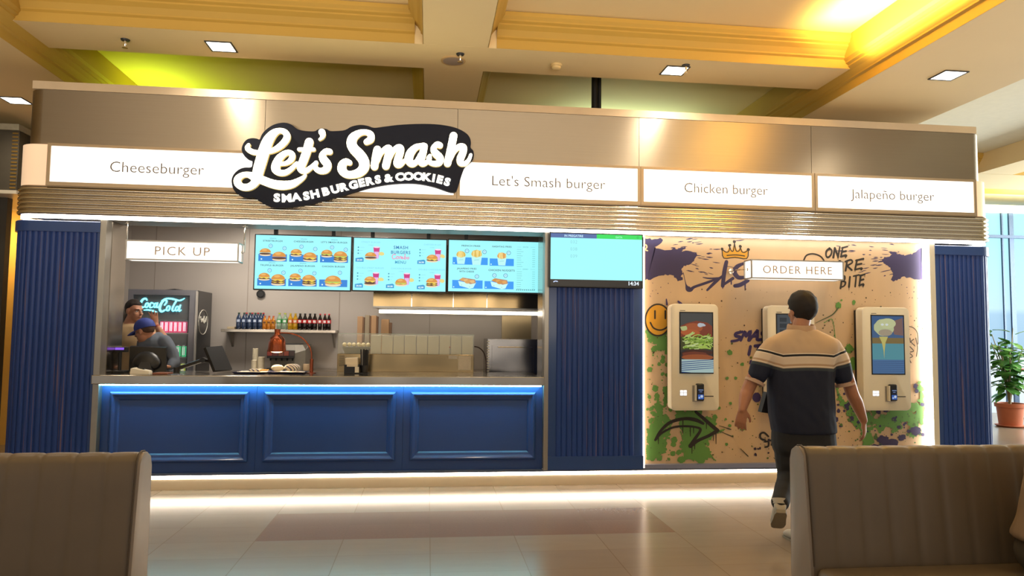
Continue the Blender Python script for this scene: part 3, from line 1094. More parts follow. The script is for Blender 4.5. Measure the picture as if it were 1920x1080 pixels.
def fries(p, x, y, w, hash_=False):
    p.ellipse(x, y - w * 1.0, w * 0.48, w * 0.42, 'd8b44c' if not hash_ else 'd89a4c', 16, wob=0.08, seed=5)
    rnd = random.Random(int(x))
    p.k += 1
    for j in range(9):
        q = x + w * rnd.uniform(-0.38, 0.38)
        l = rnd.uniform(-0.12, 0.12) * w
        p.stroke([(q, y - w * 0.75), (q + l, y - w * rnd.uniform(1.15, 1.4))], w * 0.08, 'f0d888', 2, new=False)
    p.poly([(x - w * 0.5, y - w * 0.85), (x - w * 0.38, y), (x + w * 0.38, y), (x + w * 0.5, y - w * 0.85), (x, y - w * 0.68)], 'b8f6f4')
    p.stroke([(x - w * 0.22, y - w * 0.42), (x, y - w * 0.46), (x + w * 0.22, y - w * 0.47)], w * 0.04, '6cc4d4', 2)
def tray(p, x, y, w, c):
    p.poly([(x - w * 0.5, y - w * 0.42), (x - w * 0.42, y - w * 0.15), (x + w * 0.15, y), (x + w * 0.36, y - w * 0.04), (x + w * 0.52, y - w * 0.36), (x + w * 0.2, y - w * 0.3)], 'c4fbf6')
    p.poly([(x - w * 0.46, y - w * 0.48), (x - w * 0.25, y - w * 0.62), (x + w * 0.46, y - w * 0.52), (x + w * 0.5, y - w * 0.32), (x + w * 0.2, y - w * 0.25)], 'b8836a')
    for j, (dx, dy) in enumerate(((-0.25, -0.5), (-0.05, -0.46), (0.12, -0.42), (0.3, -0.4), (0.02, -0.36))):
        p.ellipse(x + dx * w, y + dy * w, w * 0.14, w * 0.09, c[j % 2], 12, wob=0.1, seed=j)
    p.ellipse(x - w * 0.3, y - w * 0.2, w * 0.02, w * 0.02, '4aa0b4', 8)
    p.ellipse(x + w * 0.15, y - w * 0.1, w * 0.02, w * 0.02, '4aa0b4', 8)
def draw3(p):
    p.rect(0, 0, 186, 105, CY_)
    for n, x, y, w in (('FRENCH FRIES', 45, 11, 38), ('HASHTAG FRIES', 109, 11, 40), ('JALAPENO FRIES', 37, 58, 40), ('WITH CHEESE', 37, 64, 30), ('CHICKEN NUGGETS', 109, 60, 54)):
        p.text(n, x, y, 4 if w > 50 else 3.4, '16384e', 0.015, 1.1, width=w, flip=-1)
    for x0, x1, y0, y1 in ((8, 80, 35, 50), (84, 134, 36, 51), (8, 70, 82, 99), (74, 134, 83, 99)):
        p.rect(x0, y0, x1, y1, '1496f4')
        p.ellipse(x0 + 3, y1 - 3, 1.4, 1.4, 'c8ffff', 8)
    fries(p, 25, 49, 19)
    fries(p, 57, 50, 22)
    fries(p, 109, 50, 19, True)
    tray(p, 38, 99, 36, ('d8a05a', 'e4b878'))
    tray(p, 104, 99, 36, ('cc8a3c', 'dca050'))
    for x, y in ((37, 22), (73, 23), (123, 24), (58, 74), (94, 71), (117, 71)):
        seal(p, x, y, 4.4, '1888b4')
    rnd = random.Random(8)
    for y0, tt in ((11, 'SAUCES'), (57, 'DRINKS')):
        p.text(tt, 158, y0, 2.4, '4fa8ac', 0, 1, flip=-1)
        p.k += 1
        for j in range(9):
            y = y0 + 5 + j * 4.4
            p.rect(140, y, 140 + rnd.uniform(8, 14), y + 0.8, '72c4c4', False)
            p.rect(172, y, 178, y + 0.8, '72c4c4', False)
            p.rect(140, y0, 149, y0 + 0.4, '72c4c4', False)
            p.rect(168, y0, 178, y0 + 0.4, '72c4c4', False)
    for j in range(10):
        p.poly([(139 + 4 * j, 101), (141 + 4 * j, 101), (142.4 + 4 * j, 98.6), (140.4 + 4 * j, 98.6)], '3a7f8a', j == 0)
screen(476, 440.5, 659.5, 545, YS, 'leftmost menu screen showing six burgers on cyan', draw1, 186, 105)
screen(660.5, 446, 838, 547.5, YS, 'middle menu screen showing the combo menu on cyan', draw2, 186, 105)
screen(839, 450, 1012, 549.5, YS, 'rightmost menu screen showing fries and nuggets on cyan', draw3, 186, 105)
def draw4(p):
    p.rect(0, 0, 172, 96, '0a0a0a')
    p.rect(0, 0, 86, 8, '4f6aa4')
    p.rect(86, 0, 172, 8.5, '2fe060')
    p.rect(0, 8, 172, 84, 'a2fbff')
    p.text('IN PREGATIRE', 43, 4, 4, 'c4e8ff', 0.03, 1, width=35, flip=-1)
    p.text('GATA', 128, 4.4, 3.6, '9affc0', 0.03, 1, width=13, flip=-1)
    p.ellipse(164, 4, 2, 2, '1a8a40', 12)
    p.ellipse(164, 4, 1.5, 1.5, '2fe060', 12)
    for j, n in enumerate(('032', '038', '039')):
        p.text(n, 43, 15 + 13 * j, 6, '78b4c0', -0.02, 1.1, flip=-1)
    p.rect(0, 84, 172, 96, '16120f')
    p.stroke([(6, 89), (9, 87.5), (13, 88.2)], 1.8, 'c4d8ff', 3)
    p.text('14:34', 156, 89, 7, 'e8f4ff', 0.03, 1, flip=-1)
screen(1030, 437, 1206, 539.5, -0.095, 'order number screen with 032, 038, 039 and the clock 14:34', draw4, 172, 96, name='order_screen', group='order number display', depth=0.06, hang=0)

# ================================================================== mural wall
MX0, MX1, MZ0, MZ1 = 2.16, 5.33, 0.19, 2.50
def ply_mat():
    m = mat('birch_plywood', 'c8ae8e', 0.6, var=0.08, scale=2.4, stretch=(3.2, 1, 0.7))
    return m
t = thing('mural_panel', ((MX0 + MX1) / 2, YM, MZ0), 'plywood kiosk wall covered in graffiti and paint splashes', 'mural')
m = MB()
m.box(MX0, MX1, YM, YM + 0.03, MZ0, MZ1)
for xx in (2.16 + 1.06, 2.16 + 2.12):
    m.box(xx - 0.0015, xx + 0.0015, YM - 0.0004, YM, MZ0, MZ1)
m.build('plywood_board', ply_mat(), t)
S = lambda p: tuple((at(p[0], p[1], YM).x, at(p[0], p[1], YM).z))
NAVY, GREEN, BLK, PURP = '37315a', '5f9148', '2c2724', '3a2f68'
mural = Pic(YM - 0.0006, 0.00002, uv=S)
rnd = random.Random(11)
def clip(p):
    return (max(1209.5, min(1738, p[0])), max(446 if p[0] < 1400 else 452, min(866, p[1])))
def blot(x, y, r, c, sq=1.0, wob=0.18):
    mural.k += 0.12
    mural.ellipse(x, y, r, r * sq, c, 12 if r < 4 else 20, wob=wob, seed=rnd.randint(0, 9999), new=False)
def spray(x0, y0, x1, y1, n, rmin, rmax, c):
    mural.k += 1
    for _ in range(n):
        r = rmin + (rmax - rmin) * rnd.random() ** 2.6
        x, y = rnd.uniform(x0, x1), rnd.uniform(y0, y1)
        x, y = max(1211 + r, min(1733 - r, x)), min(864 - r, y)
        blot(x, y, r, c, rnd.uniform(0.7, 1.2))
def jag(pts, amp, n, seed):
    """roughened outline"""
    r = random.Random(seed)
    o = []
    k = len(pts)
    for i in range(k):
        a, b = pts[i], pts[(i + 1) % k]
        for j in range(n):
            f = j / n
            o.append(clip((a[0] + (b[0] - a[0]) * f + r.uniform(-amp, amp), a[1] + (b[1] - a[1]) * f + r.uniform(-amp, amp))))
    return o
# navy splashes top left and, mirrored, top right
left = [(1209, 447), (1228, 449), (1240, 446), (1243, 453), (1228, 462), (1229, 466), (1246, 468), (1268, 466), (1286, 463), (1279, 471), (1300, 472), (1308, 478), (1300, 490), (1294, 495), (1282, 500), (1277, 506), (1281, 513), (1277, 518), (1281, 525), (1271, 528), (1262, 517), (1248, 515), (1232, 519), (1222, 523), (1209, 524)]
mural.poly(jag(left, 1.6, 4, 3), NAVY)
right = [(1733, 466), (1727, 464), (1714, 475), (1700, 479), (1690, 476), (1678, 474), (1664, 471), (1672, 478), (1662, 482), (1652, 487), (1660, 495), (1668, 500), (1672, 508), (1674, 516), (1671, 527), (1683, 525), (1690, 519), (1703, 520), (1715, 523), (1727, 524), (1733, 524)]
mural.poly(jag(right, 1.6, 4, 5), NAVY)
mural.k += 1
for sx, sgn, y0, y1 in ((1245, 1, 449, 515), (1708, -1, 458, 518)):
    for _ in range(46):
        y = rnd.uniform(y0, y1)
        x = sx + sgn * rnd.uniform(10, 92) * (1.0 if y > y0 + 14 else 1.5)
        L = rnd.uniform(3, 15)
        d = (y - (y0 + 22)) * 0.22 / 30
        x1 = x + sgn * L
        if 1211 < min(x, x1) and max(x, x1) < 1732:
            mural.stroke([(x, y), ((x + x1) / 2, y + L * d * 0.5 + rnd.uniform(-.6, .6)), (x1, y + L * d)], [0.5, rnd.uniform(1.0, 2.6), 0.5], NAVY, 2, new=False)
spray(1215, 525, 1260, 560, 10, 0.6, 1.6, NAVY)
spray(1690, 525, 1730, 560, 10, 0.6, 1.6, NAVY)
mural.stroke([(1211, 459), (1213, 463), (1210, 468), (1214, 470)], 2.4, 'd8b88c', 3)
# crown
mural.poly([(1357, 484), (1353, 468), (1363, 472), (1368, 462), (1372, 470), (1377, 455), (1382, 470), (1389, 463), (1393, 472), (1403, 468), (1400, 485)], 'c8962c')
for st in ([(1354, 467), (1357, 484), (1378, 482.5), (1400, 485), (1403, 469)], [(1354, 468), (1362, 473), (1367, 470), (1368, 461)], [(1368, 462), (1371, 470), (1375, 470), (1377, 455)], [(1377, 455), (1380, 470), (1386, 470), (1388, 463)], [(1388, 463), (1391, 472), (1397, 473), (1403, 468)], [(1363, 479), (1380, 478), (1396, 480)]):
    mural.stroke(st, 1.9, BLK, 3)
mural.k += 1
for x, y in ((1354, 467), (1368, 460), (1377, 453), (1388, 462), (1403, 468)):
    blot(x, y, 2.8, BLK)
# big navy tag letters under the crown
for st in ([(1281, 511, 1.2), (1286, 533, 2), (1290, 541, 10), (1295, 543, 8), (1302, 538, 5), (1325, 530, 5), (1352, 520, 4)], [(1355, 517, 4), (1340, 530, 6), (1326, 544, 4)], [(1362, 491, 7), (1358, 510, 8), (1355, 536, 7)],
           [(1355, 536, 3), (1362, 530, 5), (1374, 522, 6)], [(1318, 520, 1.5), (1330, 522, 3), (1350, 521, 3)], [(1371, 524, 3), (1371, 533, 2)], [(1355, 534, 3), (1355, 541, 1.5)],
           [(1394, 494, 5), (1382, 500, 8), (1377, 510, 9), (1384, 520, 8), (1396, 520, 6)], [(1378, 536, 7), (1388, 534, 8), (1402, 526, 7)], [(1397, 532, 3), (1397, 544, 2)], [(1362, 499, 1), (1378, 502, 1)]):
    mural.stroke([(q[0], q[1]) for q in st], [q[2] for q in st], NAVY, 4)
# round outline behind the sign
mural.stroke([(1507 + 0, 488), (1512, 479), (1523, 476), (1535, 479), (1543, 486), (1548, 500), (1540, 515), (1525, 520), (1510, 513), (1506, 500), (1507, 488)], 3, BLK, 5)
# brush lettering ONE MORE BITE
GL = {'O': [[(.5, 0), (.1, .3), (.1, .75), (.4, 1), (.8, .75), (.85, .25), (.45, .02)]], 'N': [[(.1, 1.05), (.15, 0)], [(.15, 0), (.8, 1)], [(.8, 1.05), (.88, -.05)]],
      'E': [[(.2, 0), (.1, 1)], [(.1, .05), (.9, -.08)], [(.15, .5), (.75, .42)], [(.1, 1), (.85, .88), (.8, 1.05)]], 'M': [[(0, 1), (.15, 0), (.45, .6), (.8, 0), (.95, 1.05)]],
      'R': [[(.15, 1.05), (.2, 0)], [(.0, .1), (.6, -.05), (.8, .25), (.2, .55)], [(.25, .55), (.85, 1.02)]], 'B': [[(.2, -.02), (.1, 1.2)], [(.1, .05), (.6, 0), (.65, .35), (.2, .5)], [(.2, .5), (.85, .6), (.75, .95), (.1, 1.1)]],
      'I': [[(.5, .1), (.5, 1.1)]], 'T': [[(0, .05), (1, -.05)], [(.5, 0), (.5, 1.1)]], 'S': [[(.9, .05), (.2, .2), (.3, .5), (.85, .6), (.7, .95), (0, 1.05)]], 'A': [[(0, 1.05), (.5, 0), (.6, .1), (.9, 1)], [(.2, .65), (.8, .6)]],
      'H': [[(.1, 0), (.1, 1.05)], [(.85, -.05), (.8, 1.05)], [(.1, .55), (.85, .5)]], 'F': [[(.2, 0), (.15, 1.05)], [(.1, .05), (.9, -.05)], [(.2, .5), (.7, .45)]]}
def brush(word, x, y, w, h, wd, c, slant=0.0, rise=0.0, gap=0.25):
    n = len(word)
    cw = w / (n + gap * (n - 1))
    for i, ch in enumerate(word):
        ox = x + i * cw * (1 + gap)
        for st in GL[ch]:
            pts = [(ox + q[0] * cw - q[1] * h * slant, y + q[1] * h + rise * (ox - x + q[0] * cw)) for q in st]
            mural.stroke(pts, [wd * rnd.uniform(0.8, 1.15) for _ in pts], c, 4)
            e = pts[-1]
            if rnd.random() < 0.5:
                mural.stroke([e, (e[0], e[1] + rnd.uniform(3, 7))], [wd * 0.4, 0.6], c, 2)
brush('ONE', 1549, 466, 41, 17, 3.6, BLK, 0.12, -0.06, 0.12)
brush('MORE', 1548, 491, 72, 18, 3.6, BLK, 0.12, -0.06, 0.12)
brush('BITE', 1577, 518, 45, 19, 3.4, BLK, 0.1, -0.05, 0.12)
# purple tag
brush('SMASH', 1378, 622, 82, 17, 5.4, PURP, 0.35, -0.05, 0.05)
brush('IT', 1400, 648, 30, 15, 5.4, PURP, 0.2, 0, 0.1)
# green splashes, lower left
def splat(st, c, dens=1.0, core=0.55):
    """ragged splash: a thin core with many irregular blots thrown around it"""
    mural.stroke([(q[0], q[1]) for q in st], [q[2] * core for q in st], c, 5)
    P = smoothpath(st, 6)
    mural.k += 1
    for i, p in enumerate(P):
        for _ in range(max(1, int(3 * dens))):
            r = p[2] * rnd.uniform(0.10, 0.42)
            x, y = p[0] + rnd.gauss(0, p[2] * 0.38), p[1] + rnd.gauss(0, p[2] * 0.45)
            x, y = max(1211 + r * 1.2, min(1734 - r * 1.2, x)), min(863 - r * 1.2, y)
            blot(x, y, r, c, rnd.uniform(0.7, 1.5), 0.28)
for st in ([(1212, 622, 10), (1224, 632, 14), (1240, 640, 18), (1252, 648, 14), (1262, 656, 10), (1262, 680, 5), (1262, 705, 8), (1254, 730, 12), (1248, 745, 9), (1246, 762, 6)],
           [(1232, 738, 4), (1234, 760, 9), (1236, 780, 16), (1234, 800, 20), (1230, 820, 26), (1224, 840, 26), (1218, 858, 12)], [(1214, 838, 6), (1216, 852, 12), (1222, 862, 4)],
           [(1276, 778, 14), (1290, 790, 26), (1305, 800, 30), (1322, 806, 20), (1340, 810, 8), (1358, 805, 2)], [(1288, 812, 16), (1300, 830, 26), (1308, 850, 34), (1314, 862, 20)],
           [(1312, 830, 4), (1326, 848, 5), (1342, 864, 2)], [(1250, 785, 8), (1256, 800, 6), (1250, 820, 5), (1238, 838, 8), (1236, 862, 5)], [(1275, 808, 2), (1280, 824, 2), (1283, 844, 4)]):
    splat(st, GREEN, 1.0, 0.6 if st[0][2] < 12 else 0.8)
mural.k += 1
for x, y, r in ((1218, 693, 5), (1228, 728, 6), (1243, 670, 4), (1242, 677, 5), (1250, 684, 4), (1231, 742, 5), (1221, 766, 4), (1222, 774, 3), (1264, 825, 6), (1272, 848, 5), (1261, 850, 5), (1280, 845, 4), (1277, 862, 7), (1262, 833, 5), (1340, 782, 5), (1348, 765, 3), (1360, 786, 2.5), (1368, 798, 3), (1391, 803, 5), (1368, 661, 5), (1391, 683, 3.5), (1369, 756, 3), (1363, 709, 3), (1379, 709, 3), (1362, 833, 3)):
    blot(min(x, 1733), y, r, GREEN)
spray(1212, 640, 1262, 865, 90, 0.7, 4.0, GREEN)
spray(1330, 640, 1480, 865, 50, 0.6, 3.0, '5a6a34')
spray(1212, 540, 1560, 860, 210, 0.4, 1.6, '4a3a30')
spray(1540, 540, 1735, 800, 90, 0.4, 1.5, '4a3a30')
# arrow
for st in ([(1228, 825, 4), (1238, 808, 5), (1256, 792, 6), (1282, 785, 6), (1303, 787, 7), (1318, 794, 5)], [(1304, 772, 5), (1316, 782, 6), (1333, 797, 7), (1345, 807, 7)], [(1345, 807, 7), (1328, 817, 6), (1308, 826, 6), (1294, 836, 8)],
           [(1294, 836, 7), (1303, 822, 6), (1313, 806, 5), (1305, 801, 4), (1286, 799, 4), (1262, 801, 4), (1240, 812, 4), (1230, 824, 3)]):
    mural.stroke([(q[0], q[1]) for q in st], [q[2] for q in st], BLK, 5)
mural.k += 1
for x, y0, y1 in ((1280, 788, 812), (1294, 802, 818), (1300, 802, 812), (1324, 792, 804), (1337, 812, 826), (1342, 812, 832), (1297, 836, 850), (1302, 834, 842), (1234, 818, 832)):
    mural.stroke([(x, y0), (x, y1)], [2, 1.2], BLK, 2, new=False)
for a, b in (((1348, 798), (1370, 805)), ((1348, 808), (1374, 819)), ((1388, 841), (1402, 855)), ((1450, 858), (1455, 862))):
    mural.stroke([a, b], [1, 1.8], '3a3a2c', 2, new=False)
# squiggle tag
for st in ([(1440, 818), (1432, 811), (1425, 814), (1426, 822), (1434, 825)], [(1434, 828), (1440, 828), (1440, 836), (1434, 838)], [(1442, 826), (1448, 826), (1446, 834)]):
    mural.stroke(st, 3.4, BLK, 4)
spray(1415, 815, 1465, 862, 30, 0.8, 3.4, '33283e')
mural.k += 1
blot(1418, 745, 8, PURP, 1.15, 0.04)
blot(1409, 680, 5, PURP)
# right side greens and purples
for st in ([(1566, 640, 3), (1560, 600, 2), (1545, 605, 2)], [(1568, 728, 4), (1574, 745, 8), (1590, 766, 14), (1604, 776, 18)], [(1600, 782, 16), (1630, 790, 20), (1668, 788, 24), (1700, 784, 26), (1724, 782, 20)], [(1722, 715, 5), (1727, 740, 9), (1728, 765, 12)], [(1604, 730, 5), (1606, 760, 8), (1612, 790, 12), (1625, 820, 18), (1628, 840, 12)]):
    splat(st, GREEN, 1.0, 0.45)
mural.k += 1
for x, y, r, sq in ((1571, 573, 5, 1.3), (1600, 567, 3.5, 1.3), (1592, 654, 8, 1.1), (1600, 683, 11, 1.15), (1577, 563, 2, 1), (1722, 730, 5, 1)):
    blot(x, y, r, GREEN, sq)
mural.stroke([(1571, 577), (1560, 590), (1540, 600), (1528, 606)], [2.5, 2, 1.4, 0.8], '4a5a3a', 4)
spray(1500, 720, 1735, 864, 150, 0.7, 5.0, '37315a')
spray(1480, 780, 1600, 864, 50, 1.0, 7.0, '37315a')
spray(1560, 780, 1735, 864, 90, 0.7, 4.0, '4f6f3c')
spray(1540, 545, 1735, 700, 70, 0.5, 1.8, '4a4a34')
for x, y, r in ((1530, 830, 9), (1510, 822, 6), (1655, 825, 12), (1668, 832, 14), (1690, 820, 8), (1716, 808, 11), (1640, 842, 16), (1700, 845, 14)):
    mural.ellipse(x, y, r, r * 0.7, '37315a', 22, wob=0.22, seed=int(x))
# smiley
mural.ellipse(1233, 600, 25, 31, BLK, 30)
mural.ellipse(1233, 600, 22, 28, 'd09a2c', 30)
mural.stroke([(1227.5, 583), (1227.5, 597)], 3.2, BLK, 2)
mural.stroke([(1247, 583), (1247, 597)], 3.2, BLK, 2)
mural.stroke([(1219, 605), (1225, 615), (1237, 619), (1248, 615), (1255, 607)], 3, BLK, 4)
mural.stroke([(1249, 561), (1250, 571)], [2, 3.5], PURP, 2)
mural.stroke([(1271, 565), (1276, 570)], [3, 6], PURP, 2)
# faint lettering on the far right edge
for st in ([(1703, 612), (1712, 615), (1719, 625), (1720, 645)], [(1705, 634), (1706, 642)], [(1712, 636), (1707, 641), (1714, 648)], [(1705, 650), (1712, 658), (1706, 660)], [(1716, 634), (1719, 652), (1717, 668)], [(1704, 662), (1710, 668), (1704, 672), (1707, 680)]):
    mural.stroke(st, 1.8, '4a4038', 3)
MGAP = mural.k * mural.step + 0.0016
print('mural layers', mural.k)
mural.build('painted_artwork', M_PRINT, t)

# ledge under the mural and return beside it
slab('trim_7', MX0, MX1, -0.01, YM + 0.03, 0.150, MZ0, mat('ledge_blue_grey', '8088a8', 0.35, 0.2))
m = MB()
m.box(5.245, 5.29, -0.015, 0.03, 0.16, 2.49, 0.006)
tag(m.build('led_strip', M_LED), 'bright vertical LED tube along the right side of the kiosk wall', 'light')
m = MB()
m.box(5.295, 5.36, -0.02, 0.05, 0.15, 2.495, 0.004)
tag(m.build('edge_trim', M_WHITE), 'slim white vertical edge strip right of the vertical LED tube', 'trim')
m = MB()
m.box(2.158, 2.172, -0.01, 0.045, 0.16, 2.49)
tag(m.build('led_strip', mat('led_soft', 'ffe8cc', 0.5, emit=5.0, var=0.0)), 'thin vertical LED strip along the left side of the kiosk wall', 'light')
slab('trim_8', MX0, MX1, YM + 0.032, 0.12, 0.15, 2.50, M_DARK)

# ================================================================== order kiosks
def kiosk(px0, py0, px1, py1, label, draw):
    Yf = -0.135
    c0, c1 = at(px0, (py0 + py1) / 2, Yf), at(px1, (py0 + py1) / 2, Yf)
    x0, x1 = c0.x, c1.x
    z1, z0 = at((px0 + px1) / 2, py0, Yf).z, at((px0 + px1) / 2, py1, Yf).z
    W, H = x1 - x0, z1 - z0
    t = thing('order_kiosk', ((x0 + x1) / 2, YM, z0), label, 'kiosk', 'self order kiosks on the graffiti wall')
    def rr(x0, x1, z0, z1, r, n=6):
        P = []
        for cx, cz, a0 in ((x1 - r, z1 - r, 0), (x0 + r, z1 - r, PI / 2), (x0 + r, z0 + r, PI), (x1 - r, z0 + r, 1.5 * PI)):
            for j in range(n + 1):
                P.append((cx + r * math.cos(a0 + PI / 2 * j / n), cz + r * math.sin(a0 + PI / 2 * j / n)))
        return P
    m = MB()
    R = [[(p[0], y, p[1]) for p in rr(x0 + i, x1 - i, z0 + i, z1 - i, 0.05 - i)] for y, i in ((Yf + 0.115, 0.004), (Yf + 0.012, 0.0), (Yf + 0.004, 0.003), (Yf, 0.012))]
    m.rings(R)
    m.build('housing', M_WHITE, t, smooth=40)
    m = MB()
    m.box(x0 + 0.02, x1 - 0.02, Yf + 0.115, YM - MGAP, z0 + 0.08, z1 - 0.03)
    m.build('wall_mount', M_BLACK, t)
    sx0, sx1 = x0 + W * 0.175, x1 - W * 0.115
    sz1, sz0 = z1 - H * 0.075, z1 - H * 0.655
    m = MB()
    m.box(sx0, sx1, Yf - 0.002, Yf + 0.01, sz0, sz1)
    m.build('screen_bezel', M_BLACK, t)
    b = 0.012
    p = Pic(Yf - 0.0026, 0.0002, uv=lambda q: (sx0 + b + q[0] * (sx1 - sx0 - 2 * b), sz1 - b - q[1] * (sz1 - sz0 - 2 * b)))
    draw(p)
    p.build('screen_picture', M_DIMSCREEN, t)
    # card terminal
    cx, cz = x0 + W * 0.57, z0 + H * 0.165
    m = MB()
    m.box(cx - 0.065, cx + 0.05, Yf - 0.004, Yf + 0.01, cz - 0.085, cz + 0.075, 0.003)
    br = m.build('terminal_bracket', M_GREYMETAL, t)
    m = MB()
    m.box(cx - 0.038, cx + 0.042, Yf - 0.05, Yf - 0.004, cz - 0.075, cz + 0.095, 0.014, 3)
    ct = m.build('card_terminal', M_BLACK, t, smooth=40)
    m = MB()
    m.box(cx - 0.045, cx - 0.037, Yf - 0.045, Yf - 0.004, cz - 0.075, cz + 0.08)
    m.build('side_plate', M_WHITE, ct)
    p = Pic(Yf - 0.0505, 0.0002)
    p.rect(cx - 0.026, cz - 0.058, cx + 0.032, cz + 0.045, '10182c')
    p.rect(cx - 0.02, cz + 0.03, cx + 0.028, cz + 0.036, '9ab4e8')
    p.rect(cx - 0.01, cz + 0.012, cx + 0.016, cz + 0.018, '7a94d0')
    p.rect(cx - 0.026, cz - 0.058, cx + 0.032, cz - 0.012, '3a6ac8')
    p.ellipse(cx + 0.012, cz - 0.03, 0.014, 0.014, 'd8e8ff', 12)
    p.ellipse(cx - 0.012, cz - 0.042, 0.01, 0.01, 'b0ccff', 12)
    p.build('terminal_display', M_DIMSCREEN, ct)
    m = MB()
    kx, kz = x0 + W * 0.255, z0 + H * 0.165
    for dx in (-0.018, 0.018):
        for dz in (-0.014, 0.014):
            m.box(kx + dx - 0.016, kx + dx + 0.016, Yf - 0.004, Yf + 0.002, kz + dz - 0.012, kz + dz + 0.012, 0.003)
    m.build('lit_scanner', mat('scanner_light', 'e8f0ff', 0.3, emit=0.9), t)
    m = MB()
    m.box(x1 - W * 0.31, x1 - W * 0.12, Yf - 0.001, Yf + 0.004, z0 + H * 0.130, z0 + H * 0.138)
    m.build('receipt_slot', M_BLACK, t)
    m = MB()
    m.box(x0 + W * 0.19, x0 + W * 0.30, Yf - 0.0006, Yf + 0.003, z1 - H * 0.066, z1 - H * 0.061)
    m.build('logo_mark', M_DARK, t)
    return t
def kburger(p):
    p.rect(0, 0, 1, 1, '3a3836')
    p.rect(0, 0.0, 1, 0.3, '4a4a48')
    p.poly([(0, 0.22), (0.2, 0.17), (0.5, 0.13), (0.85, 0.16), (1, 0.22), (1, 0.42), (0, 0.42)], '8a3c22')
    p.ellipse(0.4, 0.25, 0.3, 0.08, 'b45a2c', 16)
    p.ellipse(0.3, 0.33, 0.3, 0.05, 'c4622c', 16, wob=.1)
    p.ellipse(0.65, 0.2, 0.12, 0.035, 'cfd6dc', 14, wob=.2, seed=2)
    p.ellipse(0.1, 0.26, 0.12, 0.04, 'c8d088', 12, wob=.2, seed=3)
    p.rect(0, 0.40, 1, 0.62, '4a4a22')
    r = random.Random(4)
    p.k += 1
    for j in range(60):
        x, y = r.uniform(0.02, 0.9), r.uniform(0.38, 0.6)
        L = r.uniform(0.12, 0.34)
        c = r.choice(['b6d25a', 'c8dc7c', '8fb23c', 'd4e49a', '7a9a34'])
        x1 = min(0.99, x + L)
        p.stroke([(x, y), ((x + x1) / 2, y + r.uniform(-.04, .02)), (x1, y + r.uniform(-0.07, .04))], r.uniform(0.014, 0.03), c, 3)
    p.ellipse(0.5, 0.665, 0.46, 0.055, '4a2418', 20, wob=.12, seed=5)
    p.ellipse(0.42, 0.7, 0.4, 0.05, '7a3a24', 20, wob=.12, seed=6)
    p.ellipse(0.5, 0.745, 0.5, 0.05, 'a8582c', 20)
    p.rect(0, 0.78, 1, 1, 'bcd8d4')
    p.k += 1
    for j in range(7):
        y = 0.80 + j * 0.034
        p.poly([(0.0, y + 0.02), (0.0, y + 0.034), (1, y - 0.012), (1, y - 0.022)] if y < 0.97 else [(0, 0.985), (0, 1), (0.3, 1)], '3c5490', False)
def kdrip(p):
    p.rect(0, 0, 1, 1, '4a6a94')
    p.rect(0, 0, 1, 0.25, '3f6494')
    p.rect(0, 0.38, 1, 0.5, '8a7444')
    p.rect(0, 0.48, 1, 0.76, '5ca0ac')
    p.rect(0, 0.76, 1, 1, '5078a8')
    p.k += 1
    for j in range(6):
        p.stroke([(0.02, 0.8 + 0.035 * j), (0.98, 0.79 + 0.035 * j)], 0.008, '3c5c88', 2, new=False)
    p.poly([(0.6, 0.1), (0.98, 0.03), (0.99, 0.34), (0.7, 0.32)], '8a6a64')
    p.ellipse(0.38, 0.2, 0.32, 0.15, 'd2d8a4', 22, wob=.04, seed=1)
    p.ellipse(0.5, 0.13, 0.26, 0.09, 'dce0a8', 18)
    p.ellipse(0.42, 0.29, 0.22, 0.06, 'b8a88c', 16)
    p.poly([(0.22, 0.36), (0.5, 0.36), (0.42, 0.46), (0.38, 0.62), (0.37, 0.74), (0.35, 0.6), (0.3, 0.46)], 'd8cc74')
    p.ellipse(0.33, 0.15, 0.05, 0.02, 'f4fbf4', 10)
    p.ellipse(0.47, 0.15, 0.05, 0.02, 'f4fbf4', 10)
def kmenu(p):
    p.rect(0, 0, 1, 1, '4a5258')
    p.rect(0.42, 0, 1, 1, '9a9a98')
    p.k += 1
    for j in range(9):
        p.rect(0.48, 0.06 + 0.1 * j, 0.7, 0.10 + 0.1 * j, 'd0d0cc', False)
        p.rect(0.08, 0.05 + 0.1 * j, 0.3, 0.12 + 0.1 * j, '2e363c', False)
kiosk(1258, 570, 1348, 770, 'leftmost white order kiosk, screen showing a burger with lettuce', kburger)
kiosk(1440, 573, 1529, 775, 'middle white order kiosk behind the walking man', kmenu)
kiosk(1618, 576, 1707, 770, 'rightmost white order kiosk, screen showing dripping sauce', kdrip)

# ================================================================== kitchen shell
M_KWALL = mat('kitchen_wall_panel', 'b4aca4', 0.42, 0.15, var=0.04, scale=1.5)
slab('wall_kitchen', -3.73, 2.05, 2.30, 2.36, 0.10, 2.92, M_KWALL)
slab('wall_kitchen_left', -3.73, -3.69, 0.45, 2.30, 0.10, 2.92, M_KWALL)
slab('wall_kitchen_right', 1.75, 1.80, 0.40, 2.30, 0.10, 2.92, M_KWALL)
for i, px in enumerate((287, 463, 636, 806)):
    x = at(px, 580, 2.29).x
    slab('trim_%d' % (40 + i), x - 0.004, x + 0.004, 2.296, 2.2995, 1.0, 2.9, mat('wall_joint', '9a8f84', 0.5))
